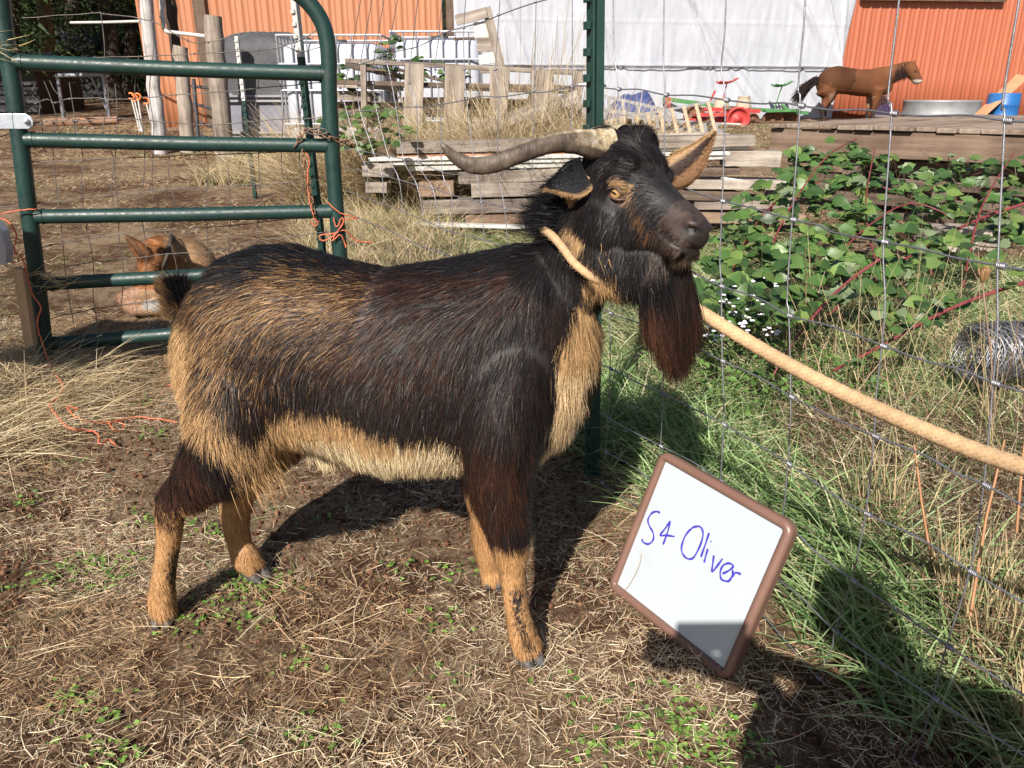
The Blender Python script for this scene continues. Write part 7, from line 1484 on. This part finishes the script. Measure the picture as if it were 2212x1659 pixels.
# dry clump by the left gate post
clumped(30000, -2.9, -1.6, 1.9, 3.6, lambda x, y: np.clip(1.3 - np.hypot((x + 2.15) / .42, (y - 2.7) / .75), 0, 1), .12, .36, .0032, SC_[:4], 'tall_dry_grass', 'tall dry grass clump at the foot of the left gate post', .55, mat=m_straw)
n = 70; c0 = GT(-14, 96, .03); ang = rng.normal(.1, .35, n); D = np.stack([np.cos(ang), rng.normal(-.2, .2, n), np.sin(ang) * .6 - .15], 1); P = c0 + rng.normal(0, 1, (n, 3)) * np.array([.05, .02, .022]) - D * .08
o = ribbon_obj('straw_wisp', m_straw, P, D, rng.uniform(.08, .18, n), .004, pick([(.5, .36, .17), (.6, .46, .25)], n), bend=rng.normal(0, .02, (n, 3)), segs=3); tag(o, 'wisp of golden straw caught on top of the left gate post', 'straw', kind='stuff')
n = 90; c0 = GT(88, 600, .03); ang = rng.normal(.15, .3, n); D = np.stack([np.cos(ang), rng.normal(-.2, .2, n), np.sin(ang) * .6], 1); P = c0 + rng.normal(0, 1, (n, 3)) * np.array([.08, .02, .02]) - D * .12
o = ribbon_obj('straw_wisp', m_straw, P, D, rng.uniform(.1, .22, n), .004, pick([(.5, .38, .2), (.6, .48, .28)], n), bend=rng.normal(0, .02, (n, 3)), segs=3); tag(o, 'wisp of straw caught at the fourth rail of the left gate post', 'straw', kind='stuff')
clumped(2600, .98, 1.5, .95, 2.0, lambda x, y: np.clip(bf(x, y, .04) * 6, 0, 1) * np.clip(2.2 * vnoise(np.stack([x, y], 1), 4.5, 71) - .5, 0, 1), .15, .34, .0048, [(.48, .36, .20), (.56, .44, .27), (.38, .27, .15), (.26, .28, .13)], 'golden_stalks', 'upright golden dry stalks at the lower right of the fence', .97, mat=m_straw, bf_=.25)
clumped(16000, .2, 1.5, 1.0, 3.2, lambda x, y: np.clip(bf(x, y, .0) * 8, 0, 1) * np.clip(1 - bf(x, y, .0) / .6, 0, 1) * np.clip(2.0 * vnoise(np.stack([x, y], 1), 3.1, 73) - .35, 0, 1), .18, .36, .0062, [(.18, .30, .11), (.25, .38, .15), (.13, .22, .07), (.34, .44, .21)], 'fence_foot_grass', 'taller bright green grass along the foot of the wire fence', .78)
clumped(9000, -2.6, -1.5, 1.9, 3.3, lambda x, y: np.clip(1.4 - np.hypot((x + 2.1) / .30, (y - 2.75) / .7), 0, 1), .15, .36, .0028, [(.56, .46, .30), (.66, .57, .40), (.44, .34, .2), (.28, .19, .11)], 'tall_dry_grass', 'dense pale dry grass at the left edge of the picture', .5, mat=m_straw)
# bare stalks standing tall against the sheeting
n = 70; x = rng.uniform(.1, .75, n); P = np.stack([x - .15, np.full(n, 7.3) + rng.normal(0, .2, n), np.full(n, .2)], 1); o = ribbon_obj('seed_stalks', m_straw, P, np.array([.1, 0, 1]) + rng.normal(0, .10, (n, 3)), rng.uniform(1.1, 1.75, n), .007, pick([(.3, .24, .15), (.42, .35, .24)], n), bend=rng.normal(0, .09, (n, 3)), segs=6, tip=.5); tag(o, 'tall thin bare stalks against the white sheeting', 'stalks', kind='stuff')
n = 420; P = np.stack([rng.uniform(1.15, 2.3, n), rng.uniform(2.1, 3.6, n), np.zeros(n)], 1); P[:, 2] = hground(P[:, 0], P[:, 1]); o = ribbon_obj('dry_stems', m_straw, P, np.array([-.1, 0, 1]) + rng.normal(0, .30, (n, 3)), rng.uniform(.25, .62, n), .0035, pick([(.36, .25, .15), (.5, .38, .24), (.24, .15, .09), (.3, .3, .14)], n), bend=rng.normal(0, .09, (n, 3)), segs=6, tip=.5); tag(o, 'tall thin dry stems leaning through the brambles', 'stems', kind='stuff')
# white flowers
P, A, Nn, S = [], [], [], []
for i in range(120):
    x = rng.uniform(1500, 1725); y = rng.uniform(596, 725); 
    if rng.uniform() > .25 + vnoise(np.array([[x / 40, y / 30]]), 1, 3)[0]: continue
    c = PY(x, y, 2.75 + (725 - y) / 130 * .7)
    for k in range(rng.integers(1, 4)):
        cc = c + rng.normal(0, .010, 3)
        for j in range(4): a_ = j * PI / 2 + .3 * k; P.append(cc); A.append([math.cos(a_), math.sin(a_) * .6 - .2, .4]); Nn.append([0, -.5, 1]); S.append(rng.uniform(.007, .012))
P, A, Nn, S = map(np.array, (P, A, Nn, S)); V, Q, k = leaf_quads(P, Nn, A, S, 1.1); o = mesh_np('white_flowers', V, Q, mat_noise('white_petal', [(.72, .68, .76), (.82, .80, .84)], 9, .6, bstr=0)); tag(o, 'small white four petalled flowers in the grass under the brambles', 'flowers', kind='stuff')
n = 1500; x = rng.uniform(.72, 1.45, n); y = rng.uniform(2.6, 4.1, n); P = np.stack([x, y, hground(x, y) + rng.uniform(.05, .22, n)], 1); V, Q, k = leaf_quads(P, np.array([0, -.3, 1]) + rng.normal(0, .3, (n, 3)), rng.normal(0, 1, (n, 3)) * np.array([1, 1, .3]), rng.uniform(.015, .035, n), .7); o = mesh_np('low_herbs', V, Q, mat_attr('herb_leaf', .5, .3, .25), col=np.repeat(pick([(.09, .17, .04), (.14, .25, .06), (.07, .12, .03)], n), k, 0)); tag(o, 'low green herbs under the white flowers', 'herbs', kind='stuff')
# wire roll at right
wr = MB(); c = PY(2192, 765, 2.75); rs = np.random.default_rng(9)
for k in range(64):
    off = np.array([-.16 + .34 * k / 63, .10 * (k / 63), 0]); pts = []; r0 = .115 + rs.normal(0, .006)
    for j in range(25): a_ = 2 * PI * j / 24; pts.append(c + off + np.array([.02 * math.sin(3 * a_ + k), r0 * math.cos(a_), r0 * math.sin(a_) * .9]) + rs.normal(0, .0015, 3))
    wr.tube(pts, .0022, 5)
for j in range(14): a_ = 2 * PI * j / 14; wr.tube([c + np.array([-.17, r0 * math.cos(a_), r0 * .9 * math.sin(a_)]), c + np.array([.19, .1 + r0 * math.cos(a_), r0 * .9 * math.sin(a_)])], .0022, 5)
one(recentre(wr.build('wire_roll', m_wire)), 'coil of galvanised fence wire lying in the grass at the right edge', 'wire roll')
# dried wild carrot and rusty stems at right
dc = thing('dried_flower', 'dried brown wild carrot head on a thin stem behind the right of the fence', 'dried flower', loc=PY(2150, 900, 1.75).tolist()); mb = MB(); c = PY(2122, 612, 1.9); mb.tube([PY(2150, 900, 1.8), PY(2140, 760, 1.85), c], .0022, 6); own(dc, mb.build('stem', mats['b'])); n = 220; a_ = rng.uniform(0, 2 * PI, n); rr = rng.uniform(0, 1, n); D = np.stack([np.cos(a_) * rr * .8, np.sin(a_) * rr * .8, np.full(n, 1.0)], 1)
o = ribbon_obj('head', m_straw, np.tile(c, (n, 1)), D, rng.uniform(.03, .045, n), .0022, pick([(.42, .26, .12), (.3, .18, .09)], n), bend=-np.stack([np.cos(a_), np.sin(a_), np.zeros(n)], 1) * .012, segs=4, tip=1.2); own(dc, o)
for i, (pts, lb) in enumerate(((((2196, 1150, 1.45), (2208, 1000, 1.5), (2225, 860, 1.55)), 'rust coloured dry stem at the right edge under the rope'), (((2096, 1330, 1.25), (2130, 1120, 1.35), (2170, 950, 1.4)), 'rust coloured dry stem crossing behind the right fence wires'), (((2010, 1200, 1.5), (1990, 1080, 1.55), (1975, 960, 1.6)), 'thin pale dry stem leaning left behind the rope'))):
    mb = MB(); mb.tube([PY(*p) for p in pts], [.003, .0028, .002], 6); one(recentre(mb.build('dry_weed', mat_noise('rust_stem', [(.3, .13, .06), (.42, .22, .11)], 20, .7) if i == 0 else bpy.data.materials['rust_stem'])), lb, 'dry stem')
# brown dead bracken heap at right
x, y = scatter(16000, .95, 2.1, 1.2, 2.7, lambda x, y: np.clip(bf(x, y, .12) * 5, 0, 1)); n = len(x); P = np.stack([x, y, hground(x, y) + rng.uniform(.0, .16, n)], 1); o = ribbon_obj('dead_weeds', m_straw, P, rng.normal(0, 1, (n, 3)) * np.array([1, 1, .6]), rng.uniform(.03, .12, n), .0028, pick([(.12, .07, .045), (.22, .14, .09), (.4, .32, .22), (.08, .045, .03)], n), bend=rng.normal(0, .015, (n, 3)), segs=3); tag(o, 'tangled brown dead weeds behind the right end of the fence', 'weeds', kind='stuff')
# stake and white plastic at the left edge
mb = MB(); a = GT(46, 650, .10); b_ = GT(42, 580, .10); mb.beam(a - np.array([0, 0, .2]), b_, .04, .035, up=(0, 1, 0)); one(recentre(mb.build('wooden_stake', mat_wood('pale_stake', [(.35, .22, .12), (.55, .38, .24)], 'Z'))), 'short pale wooden stake left of the gate post', 'stake')
mb = MB(); mb.prism([GT(-12, 480, .04), GT(4, 500, .04), GT(14, 540, .04), GT(12, 570, .04), GT(-12, 575, .04)], [0, .05, 0]); one(recentre(mb.build('plastic_jug', m_ibc)), 'white plastic container cut off by the left edge', 'container')
# added unseen board feeder at left to shade the ground by the gate
fd = thing('shade_screen', 'added wooden shade feeder standing outside the left edge of the picture', 'screen', loc=(-2.38, 2.72, 0)); fm = mat_wood('screen_wood', [(.12, .08, .05), (.25, .18, .12), (.36, .28, .2)], 'Z')
for sx in (-.32, .32):
    mb = MB(); mb.beam((-2.38 + sx, 2.72, 0), (-2.38 + sx, 2.72, 1.15), .07, .07, up=(0, 1, 0)); own(fd, mb.build('leg', fm))
mb = MB(); mb.box((-2.38, 2.74, .90), (.62, .03, .46)); own(fd, mb.build('back_board', fm, bevel=.004)); mb = MB(); mb.box((-2.38, 2.57, .70), (.62, .30, .04)); own(fd, mb.build('flat_board', fm, bevel=.004))
